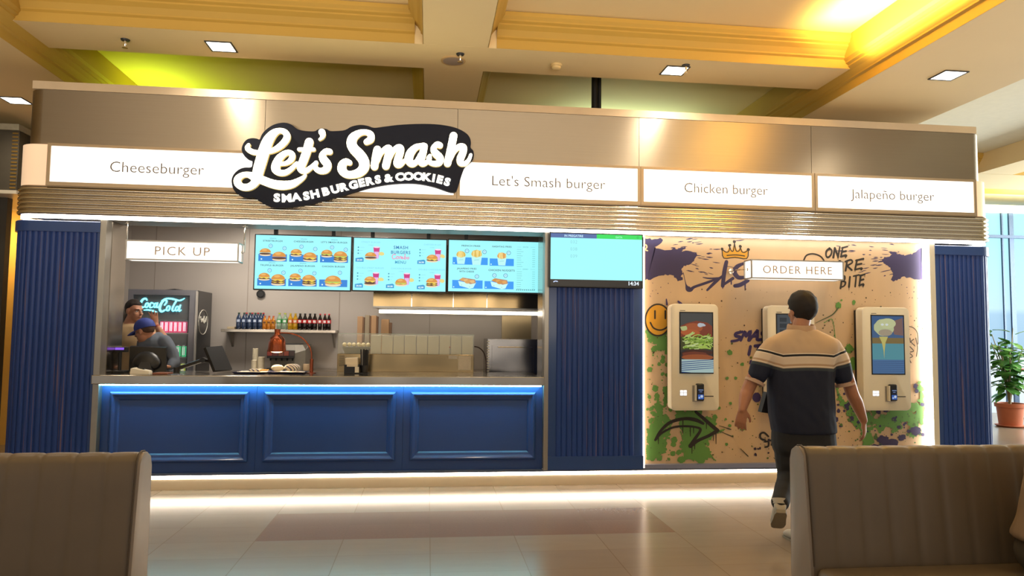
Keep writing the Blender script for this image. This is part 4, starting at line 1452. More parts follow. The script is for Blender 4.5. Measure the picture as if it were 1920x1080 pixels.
# back bench
BZ = at(473, 694, 1.75).z
m = MB()
m.box(-2.05, 1.70, 1.60, 2.28, BZ - 0.04, BZ, 0.004)
m.build('bench_tmp', M_STEEL2)
bt = bpy.data.objects['bench_tmp']
bt.name = 'back_bench'
t = thing('kitchen_bench', (-0.2, 1.95, 0.10), 'stainless steel work bench along the kitchen back wall', 'bench')
bt.parent = t
bt.matrix_parent_inverse = Matrix.Translation(-t.location)
bt.name = 'bench_top'
m = MB()
m.box(-2.0, 1.65, 1.65, 2.28, 0.10, BZ - 0.04)
m.build('bench_base', M_GREYMETAL, t)

# ================================================================== drinks fridge
FY = 1.55
fx0, fx1 = at(238, 600, FY).x, at(368, 600, FY).x
fzt = at(300, 543, FY).z
FB = 2.12
t = thing('drinks_fridge', ((fx0 + fx1) / 2, FY, 0.10), 'tall dark glass door drinks fridge with a glowing script logo', 'fridge')
M_FR = mat('fridge_black', '1d1e22', 0.3, var=0.1)
m = MB()
m.box(fx0, fx0 + 0.03, FY + 0.05, FB, 0.10, fzt, 0.004)
m.box(fx1 - 0.03, fx1, FY + 0.05, FB, 0.10, fzt, 0.004)
m.box(fx0 + 0.03, fx1 - 0.03, FB - 0.03, FB, 0.10, fzt)
m.box(fx0 + 0.03, fx1 - 0.03, FY + 0.05, FB - 0.03, fzt - 0.05, fzt)
m.box(fx0 + 0.03, fx1 - 0.03, FY + 0.05, FB - 0.03, 0.10, 0.35)
m.build('cabinet', M_FR, t)
gx0, gx1 = at(248, 600, FY).x, at(354, 600, FY).x
gz1 = at(300, 553, FY).z
m = MB()
for x0, x1 in ((fx0, gx0), (gx1, fx1 - 0.012)):
    m.box(x0, x1, FY, FY + 0.048, 0.30, fzt)
m.box(gx0, gx1, FY, FY + 0.048, gz1, fzt)
m.box(gx0, gx1, FY, FY + 0.048, 0.30, 0.38)
d = m.build('door', mat('fridge_door_grey', '94949a', 0.35, 0.6), t)
m = MB()
m.box(gx0, gx1, FY + 0.02, FY + 0.026, 0.38, gz1)
m.build('glass_pane', mat('fridge_glass', 'e8f0f4', 0.03, alpha=0.10, var=0), d)
m = MB()
m.box(fx1 - 0.012, fx1 + 0.004, FY - 0.018, FY + 0.03, 0.45, fzt - 0.01, 0.003)
m.build('door_handle', mat('bright_edge', 'd4d0ca', 0.3, 0.8), d)
m = MB()
m.box(gx0, gx1, FY + 0.028, FY + 0.034, at(300, 600, FY).z + 0.005, gz1)
m.build('header_panel', mat('fridge_header', '15161c', 0.25), d)
def FC(p):
    q = at(200 + p[0] / 6.75, 550 + p[1] / 6.75, FY + 0.022)
    return q.x, q.z
kf = (FC((900, 100))[0] - FC((500, 100))[0]) / 400
m = MB()
def ring(cx, cy, rx, ry, w):
    return [(cx + rx * math.cos(a) - 0.25 * ry * math.sin(a), cy + ry * math.sin(a), w) for a in [2 * PI * j / 9 for j in range(10)]]
for st in ([(512, 88, 14), (498, 66, 20), (462, 78, 24), (436, 118, 26), (432, 158, 24), (462, 178, 18), (490, 160, 12)], ring(512, 150, 19, 28, 15), [(590, 128, 16), (568, 120, 14), (548, 150, 18), (556, 182, 16), (588, 172, 12)],
           ring(618, 152, 16, 26, 14), [(648, 122, 16), (636, 160, 16), (642, 182, 12), (668, 166, 10)], [(668, 158, 12), (690, 154, 12)],
           [(735, 150, 16), (762, 110, 20), (752, 84, 18), (715, 100, 24), (684, 146, 28), (674, 200, 28), (700, 232, 24), (742, 210, 16)], [(700, 92, 10), (760, 66, 18), (840, 72, 24), (920, 92, 20), (960, 80, 14), (988, 64, 8)],
           ring(782, 190, 20, 30, 16), [(888, 92, 20), (852, 150, 20), (832, 205, 20), (846, 226, 14), (868, 210, 10)], ring(893, 194, 18, 28, 15), [(936, 150, 18), (920, 200, 18), (922, 228, 14), (946, 212, 9)],
           [(476, 212, 12), (530, 210, 18), (590, 222, 20), (640, 238, 10)]):
    m.stroke([FC(q) for q in st], [q[2] * kf for q in st], FY + 0.010, FY + 0.0195, n=3)
m.build('logo_lettering', mat('fridge_neon', '8ff4ff', 0.4, emit=1.3, var=0), d)
# oval badge on the side
m = MB()
cz, cy = (at(384, 604, 1.8).z, 1.80)
ov = []
for j in range(24):
    a = 2 * PI * j / 24
    ov.append((fx1 + 0.002, cy + 0.17 * math.cos(a), cz + 0.145 * math.sin(a)))
m.tube(ov + [ov[0]], 0.004, 6)
lw = [[(-.11, .0), (-.12, .03), (-.09, .035), (-.08, -.02), (-.06, .0), (-.04, .02), (-.02, -.02), (0, .02)], [(.05, .03), (.02, .05), (.01, -.02), (.04, -.03), (.07, .02), (.09, -.02), (.12, .05)]]
for st in lw:
    m.tube([(fx1 + 0.002, cy + q[0], cz + 0.02 + q[1]) for q in smoothpath(st, 3)], 0.007, 6)
m.build('side_badge', mat('badge_white', 'c8c4b8', 0.4), t)
m = MB()
m.tube([(fx1 - 0.4, 1.7, fzt + 0.0), (fx1 - 0.3, 1.7, fzt + 0.012), (fx1 - 0.2, 1.7, fzt + 0.0)], 0.01, 6)
m.build('cable', M_BLACK, t)
# shelves, cans with the fridge light put into their material as glow
rows = [(601, 624, [304.5, 313, 321.5, 330, 338.5, 347], 'd01c60', 'pink'), (647, 669, [334.5, 345], '2fd08a', 'green'), (680, 702, [343], 'c6d84a', 'yellow green')]
M_CANS = {}
for ri, (yt, yb, xs_, colr, nm) in enumerate(rows):
    zb = at(330, yb, 1.72).z
    zt = at(330, yt, 1.72).z
    m = MB()
    m.box(fx0 + 0.032, fx1 - 0.032, FY + 0.07, FB - 0.04, zb - 0.012, zb)
    m.build('shelf', M_GREYMETAL, t)
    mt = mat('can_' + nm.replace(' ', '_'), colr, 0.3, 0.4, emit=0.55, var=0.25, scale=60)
    M_TOP = mat('can_aluminium', 'd8d8dc', 0.25, 0.9)
    for k, px in enumerate(xs_):
        x = at(px, (yt + yb) / 2, 1.72).x
        r = 0.0255
        h = zt - zb
        if ri == 0:
            lab = 'pink and white drinks can, %s from the left on the lit fridge shelf' % ORD[k]
        elif ri == 1:
            lab = '%s green drinks can on the middle lit fridge shelf' % ('left' if k == 0 else 'right')
        else:
            lab = 'yellow green drinks can low in the fridge above the monitor arm'
        ct = thing('drinks_can', (x, 1.72, zb), lab, 'can', 'drinks cans in the fridge')
        m = MB()
        m.lathe([(r * 0.8, zb + 0.001), (r, zb + 0.01), (r, zt - 0.012)], (x, 1.72, 0), 14)
        m.build('can_body', mt, ct, smooth=40)
        m = MB()
        m.lathe([(r, zt - 0.0119), (r * 0.85, zt), (r * 0.8, zt - 0.003)], (x, 1.72, 0), 14)
        m.build('can_lid', M_TOP, ct, smooth=40)
        m = MB()
        for a0, w0 in ((-2.0, 0.35), (-1.35, 0.3)):
            pts = [(x + (r + 0.0006) * math.cos(a0 + w0 * j / 3), 1.72 + (r + 0.0006) * math.sin(a0 + w0 * j / 3)) for j in range(4)]
            q0, q1 = zb + 0.02, zt - 0.022
            A = [m.v(p[0], p[1], q0) for p in pts]
            B = [m.v(p[0], p[1], q1) for p in pts]
            for j in range(3):
                m.face((A[j], A[j + 1], B[j + 1], B[j]))
        m.build('can_print', mat('can_white_print', 'f4e8f0', 0.4, emit=0.6), ct)  # white print glows as well, imitating light from inside the fridge
lamp('fridge_light', 'AREA', ((gx0 + gx1) / 2, FY + 0.08, at(300, 598, FY).z), 1.2, (0.85, 0.95, 1), (math.radians(-20), 0, 0), 0.5, 0.05)

# ================================================================== wall shelf and bottles
SY = 2.02
s0, s1 = at(414, 620, SY).x, at(629, 622, SY).x
sz = at(520, 618, SY).z
t = thing('wall_shelf', ((s0 + s1) / 2, 2.29, sz - 0.02), 'stainless steel wall shelf carrying a row of soft drink bottles', 'shelf')
m = MB()
m.box(s0, s1, SY, 2.295, sz - 0.035, sz, 0.003)
m.build('shelf_board', M_STEEL2, t)
for px in (429, 624):
    x = at(px, 630, 2.1).x
    m = MB()
    m.prism([(0, 0), (1, 0), (1, 1)], 0, 1) if False else None
    A = [(x - 0.012, 2.06, sz - 0.036), (x - 0.012, 2.295, sz - 0.036), (x - 0.012, 2.295, sz - 0.22)]
    B = [(p[0] + 0.024, p[1], p[2]) for p in A]
    m.rings([A, B])
    m.build('bracket', M_GREYMETAL, t)
def bottle_proto(h, r, liquid, label_c, cap_c, label2=None, clear=0.35):
    o = thing('soda_bottle', (0, 0, 0), 'bottle', 'bottle')
    m = MB()
    m.lathe([(r * 0.7, 0.0), (r, 0.008), (r, h * 0.30), (r * 0.94, h * 0.36), (r, h * 0.42), (r, h * 0.62), (r * 0.85, h * 0.72), (r * 0.42, h * 0.86), (r * 0.38, h * 0.93)], (0, 0, 0), 16)
    m.build('bottle_body', mat('liquid_' + liquid, liquid, 0.12, var=0.05, coat=0.4), o, smooth=50)
    m = MB()
    m.lathe([(r + 0.0012, h * 0.40), (r + 0.0012, h * 0.62)], (0, 0, 0), 16)
    lb = m.build('bottle_label', mat('label_' + label_c, label_c, 0.4, var=0.3, scale=70), o, smooth=50)
    m = MB()
    m.lathe([(r * 0.46, h * 0.925), (r * 0.46, h * 0.99), (r * 0.40, h)], (0, 0, 0), 12)
    m.build('bottle_cap', mat('cap_' + cap_c, cap_c, 0.4), o, smooth=40)
    if label2:
        m = MB()
        pts = [(r + 0.0022) * math.cos(-PI / 2 - 0.55 + 1.1 * j / 4) for j in range(5)], [(r + 0.0022) * math.sin(-PI / 2 - 0.55 + 1.1 * j / 4) for j in range(5)]
        A = [m.v(pts[0][j], pts[1][j], h * 0.44) for j in range(5)]
        B = [m.v(pts[0][j], pts[1][j], h * 0.58) for j in range(5)]
        for j in range(4):
            m.face((A[j], A[j + 1], B[j + 1], B[j]))
        m.build('label_mark', mat('mark_' + label2, label2, 0.5, var=0.4, scale=90), lb)
    return o
BOT = [  # crop x, h, r, liquid, label, cap, mark, words, y-row
    ('dark blue bottle', [285, 345, 410, 470, 530], 0.203, 0.0305, '2c3a54', '3a4a6a', '2e4a38', 'b8c4d8', 2.07),
    ('small orange juice bottle', [577, 626, 674], 0.168, 0.027, 'b87020', 'c88a2c', 'b5482a', '6a3c1c', 2.07),
    ('clear bottle with a green label', [742, 805], 0.205, 0.032, '8aa088', '3f9a50', 'a8b040', 'dcecd8', 2.07),
    ('yellow bottle with an orange label', [866, 922], 0.203, 0.031, 'b08414', 'c86a3a', 'c0a020', 'e8c8b0', 2.07),
    ('cola bottle with a black cap', [975, 1030, 1086, 1141], 0.203, 0.0305, '1c1210', 'b82428', '141414', 'e8d8d4', 2.07),
    ('cola bottle with a red cap', [1200, 1254, 1300], 0.203, 0.026, '1c1210', 'c02428', 'b81c2c', 'f0e0dc', 2.07),
    ('dark blue bottle with a red cap', [372, 436, 500, 560], 0.208, 0.030, '2c3a54', '3a4a6a', 'a8242c', 'b8c4d8', 2.19)]
for nm, xs_, h, r, lq, lb, cp, mk, yy in BOT:
    proto = bottle_proto(h, r, lq, lb, cp, mk)
    n = len(xs_)
    for k, cx in enumerate(xs_):
        o = proto if k == 0 else copy_tree(proto)
        x = at(400 + cx / 6, 608, yy).x
        o.location = (x, yy, sz + 0.0005)
        where = ', %s from left, front row on wall shelf' % ORD[k] if yy < 2.1 else ', %s from left, back row on wall shelf' % ORD[k]
        o['label'] = nm + where
        o['group'] = 'bottles on the wall shelf'
# flat caps strip box left on the shelf
m = MB()
x = at(435, 612, 2.1).x
m.box(x - 0.045, x + 0.045, 2.05, 2.15, sz + 0.0005, sz + 0.03, 0.004)
tag(m.build('paper_box', mat('kraft_grey', 'a8987c', 0.7)), 'small flat paper box at the left end of the wall shelf', 'box')
# round black wall outlet
c = at(489, 551.5, 2.28)
m = MB()
m.tube([(c.x, 2.299, c.z), (c.x, 2.27, c.z)], 0.052, 24)
m.tube([(c.x, 2.2701, c.z), (c.x, 2.262, c.z)], [0.042, 0.036], 24)
tag(m.build('wall_speaker', M_BLACK, smooth=40), 'small round black wall speaker below the leftmost menu screen', 'speaker')

# ================================================================== extraction hood with light bar
HY = 1.45
hx0, hx1 = at(700, 560, HY).x, 1.62
hz = at(850, 578, HY).z
t = thing('extraction_hood', ((hx0 + hx1) / 2, 2.29, hz), 'stainless steel extraction hood behind the menu screens', 'hood')
m = MB()
m.box(hx0, hx1, HY, HY + 0.012, hz, hz + 0.75)
m.box(hx0, hx0 + 0.012, HY + 0.012, 2.295, hz, hz + 0.75)
m.box(hx0, hx1, HY + 0.012, 2.295, hz + 0.72, hz + 0.75)
m.build('hood_shell', M_STEEL3, t)
m = MB()
m.box(hx0, hx1, HY - 0.012, HY + 0.03, hz - 0.012, hz + 0.012, 0.003)
m.build('drip_edge', M_GREYMETAL, t)
for px in (772, 850, 913):
    x = at(px, 560, HY).x
    m = MB()
    m.box(x - 0.006, x + 0.006, HY - 0.003, HY, hz + 0.01, hz + 0.74)
    m.build('seam_strip', M_CHROME, t)
lz = at(860, 586, HY + 0.2).z
lx0, lx1 = at(711, 585, HY + 0.2).x, at(1035, 589, HY + 0.2).x
t2 = thing('hood_lamp', ((lx0 + lx1) / 2, HY + 0.2, lz + 0.02), 'long glowing tube lamp under the extraction hood', 'lamp')
m = MB()
m.tube([(lx0, HY + 0.2, lz), (lx1, HY + 0.2, lz)], 0.021, 10)
m.build('lamp_tube', mat('tube_warm', 'fff0d8', 0.5, emit=7.0, var=0), t2)
m = MB()
m.box(lx0, lx1, HY + 0.17, HY + 0.23, lz + 0.022, lz + 0.05)
m.build('lamp_base', M_GREYMETAL, t2)

# ================================================================== items on the rear bench
def crop3(x, y, Y):
    return at(400 + x / 6, 540 + y / 6, Y)
def crop4(x, y, Y):
    return at(600 + x / 4.3636, 540 + y / 4.3636, Y)
M_PAPER = mat('cup_paper', 'd8ccb0', 0.6, var=0.04)
for k, (xa, xb, yt, lab) in enumerate(((437, 500, 680, 'tall stack of white paper cups behind the heat lamp'), (425, 490, 812, 'short stack of white paper cups left of the tall stack'), (500, 575, 775, 'stack of white paper cups right beside the drinks machine'))):
    yy = (1.95, 1.78, 1.78)[k]
    a, b = crop3(xa, 850, yy), crop3(xb, 850, yy)
    zt = crop3(470, yt, yy).z
    r = (b.x - a.x) / 2
    cx = (a.x + b.x) / 2
    m = MB()
    prof = [(r * 0.8, BZ + 0.0005)]
    nn = max(2, int((zt - BZ) / 0.022))
    hh = (zt - BZ) / nn
    for j in range(nn):
        z = BZ + j * hh
        prof += [(r * 0.965, z + hh * 0.05), (r * 0.97, z + hh * 0.7), (r, z + hh * 0.74), (r, z + hh * 0.95), (r * 0.965, z + hh)]
    prof += [(r * 0.7, zt - 0.01)]
    m.lathe(prof, (cx, yy, 0), 18)
    o = m.build('cup_stack', M_PAPER, smooth=40)
    tag(o, lab, 'cups', 'paper cup stacks')
# drinks machine behind the lamp
a, b = crop3(610, 900, 1.72), crop3(1022, 900, 1.72)
zt = crop3(900, 640, 1.72).z
t = thing('drinks_machine', ((a.x + b.x) / 2, 1.9, BZ), 'grey counter drinks machine with flavour labels behind the heat lamp', 'machine')
M_MACH = mat('machine_grey', '8f8a80', 0.4, 0.3)
xm = crop3(925, 800, 1.72).x
m = MB()
m.rings([[(xm - 0.01, 1.72, BZ), (b.x, 1.78, BZ), (b.x, 2.2, BZ), (a.x, 2.2, BZ), (a.x, 1.86, BZ)], [(xm - 0.01, 1.72, zt - 0.10), (b.x, 1.78, zt - 0.06), (b.x, 2.2, zt), (a.x, 2.2, zt), (a.x, 1.86, zt - 0.10)], [(xm - 0.03, 1.80, zt), (b.x - 0.04, 1.82, zt), (b.x - 0.04, 2.16, zt), (a.x + 0.04, 2.16, zt), (a.x + 0.04, 1.9, zt)]])
m.build('machine_body', M_MACH, t)
m = MB()
m.box(a.x + 0.05, b.x - 0.08, 1.86, 2.12, zt + 0.0005, zt + 0.012, 0.004)
m.build('top_lid', M_BLACK, t)
pz0, pz1 = crop3(700, 790, 1.70).z, crop3(700, 700, 1.70).z
m = MB()
m.box(a.x - 0.01, xm - 0.012, 1.70, 1.86, pz0, pz1, 0.006)
pan = m.build('selector_panel', M_DARK, t)
nb = 5
for j in range(nb):
    w = (xm - a.x) / nb
    m = MB()
    m.box(a.x - 0.004 + j * w, a.x - 0.012 + (j + 1) * w, 1.696, 1.6995, pz0 + 0.03, pz1 - 0.008)
    m.build('flavour_label', mat(['flavour_red', 'flavour_wine', 'flavour_brown', 'flavour_rust', 'flavour_dark'][j], ['8a3a30', '6a3434', '7a4a3a', '8a4434', '4a3c3a'][j], 0.5), pan)
    m = MB()
    m.tube([(a.x + (j + 0.45) * w, 1.73, pz0 - 0.001), (a.x + (j + 0.45) * w, 1.73, pz0 - 0.03)], [0.012, 0.008], 8)
    m.build('nozzle', M_BLACK, pan)
m = MB()
m.box(a.x, xm - 0.03, 1.66, 1.86, BZ + 0.0005, BZ + 0.03, 0.004)
m.build('drip_tray', M_BLACK, t)
# small jar right of the lamp post
c = crop3(1055, 910, 1.8)
m = MB()
zt = crop3(1055, 852, 1.8).z
m.lathe([(0.035, BZ + 0.0005), (0.038, BZ + 0.01), (0.038, zt - 0.008), (0.034, zt)], (c.x, 1.75, 0), 16)
tag(m.build('paper_tub', mat('tub_beige', 'b09878', 0.6), smooth=40), 'beige paper tub behind the heat lamp post', 'tub')
# kraft box sleeves standing behind the cooler
M_KRAFT = mat('kraft_board', 'b8926c', 0.7, var=0.06)
M_KRAFT2 = mat('kraft_edge', '8a6a52', 0.7, var=0.06)
for k, (xa, xb, yt, lab) in enumerate(((305, 362, 232, 'leftmost tall stack of folded kraft burger boxes'), (367, 416, 222, 'middle tall stack of folded kraft burger boxes, slightly greyer'), (418, 474, 225, 'right tall stack of folded kraft burger boxes'), (500, 586, 255, 'short wide open kraft box right of the tall box stacks'))):
    yy = 1.86
    a, b = crop4(xa, 300, yy), crop4(xb, 300, yy)
    zt = crop4(xa, yt, yy).z
    t = thing('box_stack', ((a.x + b.x) / 2, yy, BZ), lab, 'boxes', 'kraft box stacks')
    m = MB()
    w = b.x - a.x
    m.box(a.x, b.x - w * 0.25, yy, yy + 0.12, BZ + 0.0005, zt, 0.003)
    m.build('box_pile', M_KRAFT if k != 1 else mat('kraft_grey2', 'a09078', 0.7), t)
    m = MB()
    m.box(b.x - w * 0.24, b.x, yy + 0.01, yy + 0.11, BZ + 0.0005, zt - 0.01 - 0.03 * (k == 3), 0.002)
    m.build('box_flaps', M_KRAFT2, t)

# ================================================================== salad cooler on the counter's back edge
CY0, CY1 = 0.80, 1.25
gx0 = crop4(140, 600, CY0).x
gx1 = crop4(1258, 600, CY0).x
zc = crop4(800, 543, CY0).z
zg = crop4(800, 381, CY0).z
xl = crop4(412, 600, CY0).x
t = thing('salad_cooler', ((gx0 + gx1) / 2, CY0, 0.10), 'low stainless salad cooler with a glass guard and white lids', 'cooler')
m = MB()
m.box(gx0, gx1, CY0, CY1, 0.10, zc, 0.004)
m.build('cooler_body', M_STEEL3, t)
M_GLASS = mat('guard_glass', 'dfeae4', 0.03, alpha=0.12, var=0)
m = MB()
m.box(gx0, gx1, CY0 + 0.005, CY0 + 0.011, zc + 0.0005, zg)
m.box(gx0, gx0 + 0.006, CY0 + 0.011, CY1, zc + 0.0005, zg)
m.box(gx1 - 0.006, gx1, CY0 + 0.011, CY1, zc + 0.0005, zg)
m.build('glass_guard', M_GLASS, t)
m = MB()
m.box(gx0, gx1, CY0 + 0.003, CY0 + 0.013, zg, zg + 0.006)
m.build('glass_edge', mat('glass_edge_green', 'b8c8b8', 0.3), t)
m = MB()
xv0, xv1 = crop4(158, 600, CY0).x, crop4(200, 600, CY0).x
for j in range(9):
    zz_ = zc - 0.02 - j * 0.013
    m.box(xv0, xv1, CY0 - 0.002, CY0 - 0.0002, zz_ - 0.004, zz_)
m.build('vent_grille', M_DARK, t)
m = MB()
m.box(crop4(1130, 600, CY0).x, crop4(1235, 600, CY0).x, CY0 - 0.0015, CY0 - 0.0003, crop4(1130, 670, CY0).z, crop4(1130, 556, CY0).z)
m.build('paper_notice', mat('notice_paper', 'c8bca4', 0.7, var=0.12, scale=40), t)
m = MB()
m.box(crop4(1050, 600, CY0).x, crop4(1125, 600, CY0).x, CY0 - 0.0015, CY0 - 0.0003, crop4(1100, 580, CY0).z, crop4(1100, 553, CY0).z)
m.build('rating_label', mat('label_grey', 'b8b0a0', 0.6, var=0.2, scale=60), t)
# upright white lids, nine of them
bx = [412, 502, 598, 690, 788, 880, 975, 1068, 1158, 1254]
M_LID = mat('pan_lid', 'd4ceb4', 0.35, var=0.03)
for k in range(9):
    a, b = crop4(bx[k] + 3, 460, CY0 + 0.03).x, crop4(bx[k + 1] - 3, 460, CY0 + 0.03).x
    m = MB()
    m.box(a, b, CY0 + 0.03, CY0 + 0.05, zc + 0.001, zg - 0.008 - (0.004 if k % 3 else 0), 0.004)
    tag(m.build('pan_lid', M_LID), '%s pan lid from the left standing behind the cooler glass' % ORD[k], 'lid', 'white pan lids in the cooler')
# thermometer standing in the cooler
x = crop4(1062, 500, CY0 + 0.02).x
t = thing('thermometer', (x, CY0 + 0.02, zc), 'little red tipped probe thermometer before the pan lids', 'thermometer')
m = MB()
m.tube([(x, CY0 + 0.02, zc + 0.001), (x, CY0 + 0.02, zc + 0.075)], 0.003, 6)
m.build('stem', M_GREYMETAL, t)
m = MB()
m.ell((x, CY0 + 0.02, zc + 0.08), (0.006, 0.006, 0.006), 8, 6)
m.build('red_tip', mat('red_plastic', 'c83a28', 0.4), t)
# carton of eggs behind the guard
a, b = crop4(180, 500, 0.92), crop4(408, 500, 0.92)
z0, z1 = zc + 0.001, crop4(300, 483, 0.92).z
t = thing('cheese_tray', ((a.x + b.x) / 2, 0.98, z0), 'grey tray of pale rolls behind the left end of the cooler glass', 'tray')
m = MB()
m.rings([[(a.x + 0.03, 0.93, z0), (b.x - 0.03, 0.93, z0), (b.x - 0.03, 1.1, z0), (a.x + 0.03, 1.1, z0)], [(a.x, 0.91, z1), (b.x, 0.91, z1), (b.x, 1.12, z1), (a.x, 1.12, z1)]])
m.build('tray_body', mat('tray_grey', '8a8676', 0.4), t)
rr_ = random.Random(3)
M_ROLL = mat('pale_roll', 'e8d8a8', 0.6, var=0.1)
nx_ = 6
proto = None
for k in range(nx_):
    x = a.x + 0.022 + (b.x - a.x - 0.044) * k / (nx_ - 1)
    if proto is None:
        m = MB()
        m.ell((0, 0, 0.024), (0.024, 0.026, 0.024), 12, 8)
        o = m.build('bread_roll', M_ROLL, smooth=60)
        proto = o
    else:
        o = proto.copy()
        COL.objects.link(o)
    o.location = (x, 0.95 + 0.012 * (k % 2), z1 + 0.0005)
    tag(o, '%s pale roll from the left on the grey tray' % ORD[k], 'bread roll', 'rolls on the tray')

# steel oven at the right
OY = 1.0
a, b = crop4(1368, 600, OY).x, crop4(1783, 600, OY).x
zt = crop4(1580, 418, OY).z
t = thing('steel_oven', ((a + b) / 2, OY, 0.10), 'boxy stainless steel oven right of the salad cooler', 'oven')
m = MB()
m.box(a, b, OY, 1.55, 0.10, zt, 0.006)
m.build('oven_body', mat('oven_steel', '8c8a8a', 0.22, 1.0, var=0.08, scale=3, bump=0.5, bdist=0.03), t)
m = MB()
m.box(a + 0.05, b - 0.05, OY - 0.006, OY - 0.0003, zt - 0.42, zt - 0.07, 0.002)
dd = m.build('oven_door', MATS['oven_steel'], t)
m = MB()
m.tube([(a + 0.12, OY - 0.03, zt - 0.09), (b - 0.07, OY - 0.03, zt - 0.09)], 0.006, 8)
m.build('door_handle', M_CHROME, dd)
m = MB()
for j in range(12):
    zz_ = zt - 0.03 - 0.03 * j
    m.box(a - 0.004, a + 0.022, OY - 0.004, OY - 0.0005, zz_ - 0.007, zz_ + 0.007)
m.build('hinge_vents', M_WHITE, t)
a, b = crop4(1492, 300, 2.2).x, crop4(1735, 300, 2.2).x
m = MB()
m.box(a, b, 2.27, 2.295, crop4(1600, 470, 2.2).z, crop4(1600, 226, 2.2).z)
tag(m.build('splash_panel', mat('bronze_steel', '9a8a6c', 0.3, 0.9)), 'bronze coloured steel splash panel on the wall above the oven', 'panel')
m = MB()
P = [crop4(1262, 478, 1.0), crop4(1300, 488, 1.0), crop4(1335, 520, 1.0), crop4(1356, 580, 0.98), crop4(1360, 660, 0.95), crop4(1360, 730, 0.95)]
m.tube(smoothpath(P, 5), 0.007, 8)
tag(m.build('power_cable', mat('cable_brown', '3a241c', 0.5), smooth=60), 'dark cable arching between the salad cooler and the oven', 'cable')

# ================================================================== things on the front worktop
WZ = 1.0585
# copper heat lamp
LY = 0.40
c0 = crop3(718, 600, LY)
k6 = (crop3(900, 600, LY).x - crop3(600, 600, LY).x) / 300
zl = lambda y: crop3(718, y, LY).z
M_COP = mat('copper', 'a5583c', 0.25, 0.9, var=0.06)
bx_ = crop3(1104, 900, LY).x
t = thing('heat_lamp', (bx_, LY, WZ), 'copper heat lamp on an arched arm over the trays', 'lamp')
m = MB()
m.lathe([(bx_ * 0 + 0.045, WZ), (0.045, WZ + 0.006), (0.018, WZ + 0.012), (0.0175, crop3(1104, 800, LY).z), (0.010, crop3(1104, 796, LY).z)], (bx_, LY, 0), 16)
m.build('lamp_post', M_COP, t, smooth=40)
m = MB()
P = [crop3(1104, 800, LY), crop3(1104, 740, LY), crop3(1085, 670, LY), crop3(1030, 590, LY), crop3(950, 535, LY), crop3(860, 510, LY), crop3(760, 505, LY), crop3(730, 510, LY)]
m.tube(smoothpath(P, 5), 0.0075, 10)
m.build('lamp_arm', M_COP, t, smooth=60)
m = MB()
R1 = 106 * k6
prof = [(33 * k6, zl(462)), (35 * k6, zl(520)), (40 * k6, zl(530)), (78 * k6, zl(560)), (94 * k6, zl(600)), (98 * k6, zl(660)), (R1, zl(715)), (R1 * 0.96, zl(712)), (92 * k6, zl(660)), (70 * k6, zl(560)), (10 * k6, zl(540))]
m.lathe(prof, (c0.x, LY, 0), 28)
sh = m.build('lamp_shade', M_COP, t, smooth=50)
m = MB()
m.ell((c0.x, LY, zl(690)), (R1 * 0.86, R1 * 0.86, 0.035), 20, 10)
m.build('heat_bulb', mat('hot_bulb', 'ffd9a0', 0.4, emit=6.0, var=0), sh, smooth=60)
lamp('heat_glow', 'SPOT', (c0.x, LY, zl(735)), 9, (1, 0.78, 0.5), (0, 0, 0), 0.04, spot=2.0, blend=0.6)
# two serving trays
M_TRAY = mat('tray_blue', '1c2148', 0.35)
M_WRAP = mat('wrap_paper', 'ece0c8', 0.7, var=0.05)
def stripe_paper():
    m = mat('striped_paper', 'efe4cc', 0.7)
    nt = m.node_tree
    w = nt.nodes.new('ShaderNodeTexWave')
    w.inputs['Scale'].default_value = 16
    w.inputs['Distortion'].default_value = 1.0
    w.bands_direction = 'DIAGONAL'
    tc = nt.nodes.new('ShaderNodeTexCoord')
    nt.links.new(tc.outputs['Object'], w.inputs['Vector'])
    r = nt.nodes.new('ShaderNodeValToRGB')
    r.color_ramp.elements[0].position = 0.66
    r.color_ramp.elements[1].position = 0.72
    r.color_ramp.elements[0].color = lin('efe4cc') + (1,)
    r.color_ramp.elements[1].color = lin('4a4a78') + (1,)
    nt.links.new(w.outputs['Fac'], r.inputs['Fac'])
    nt.links.new(r.outputs['Color'], nt.nodes['Principled BSDF'].inputs['Base Color'])
    return m
M_STRIPE = stripe_paper()
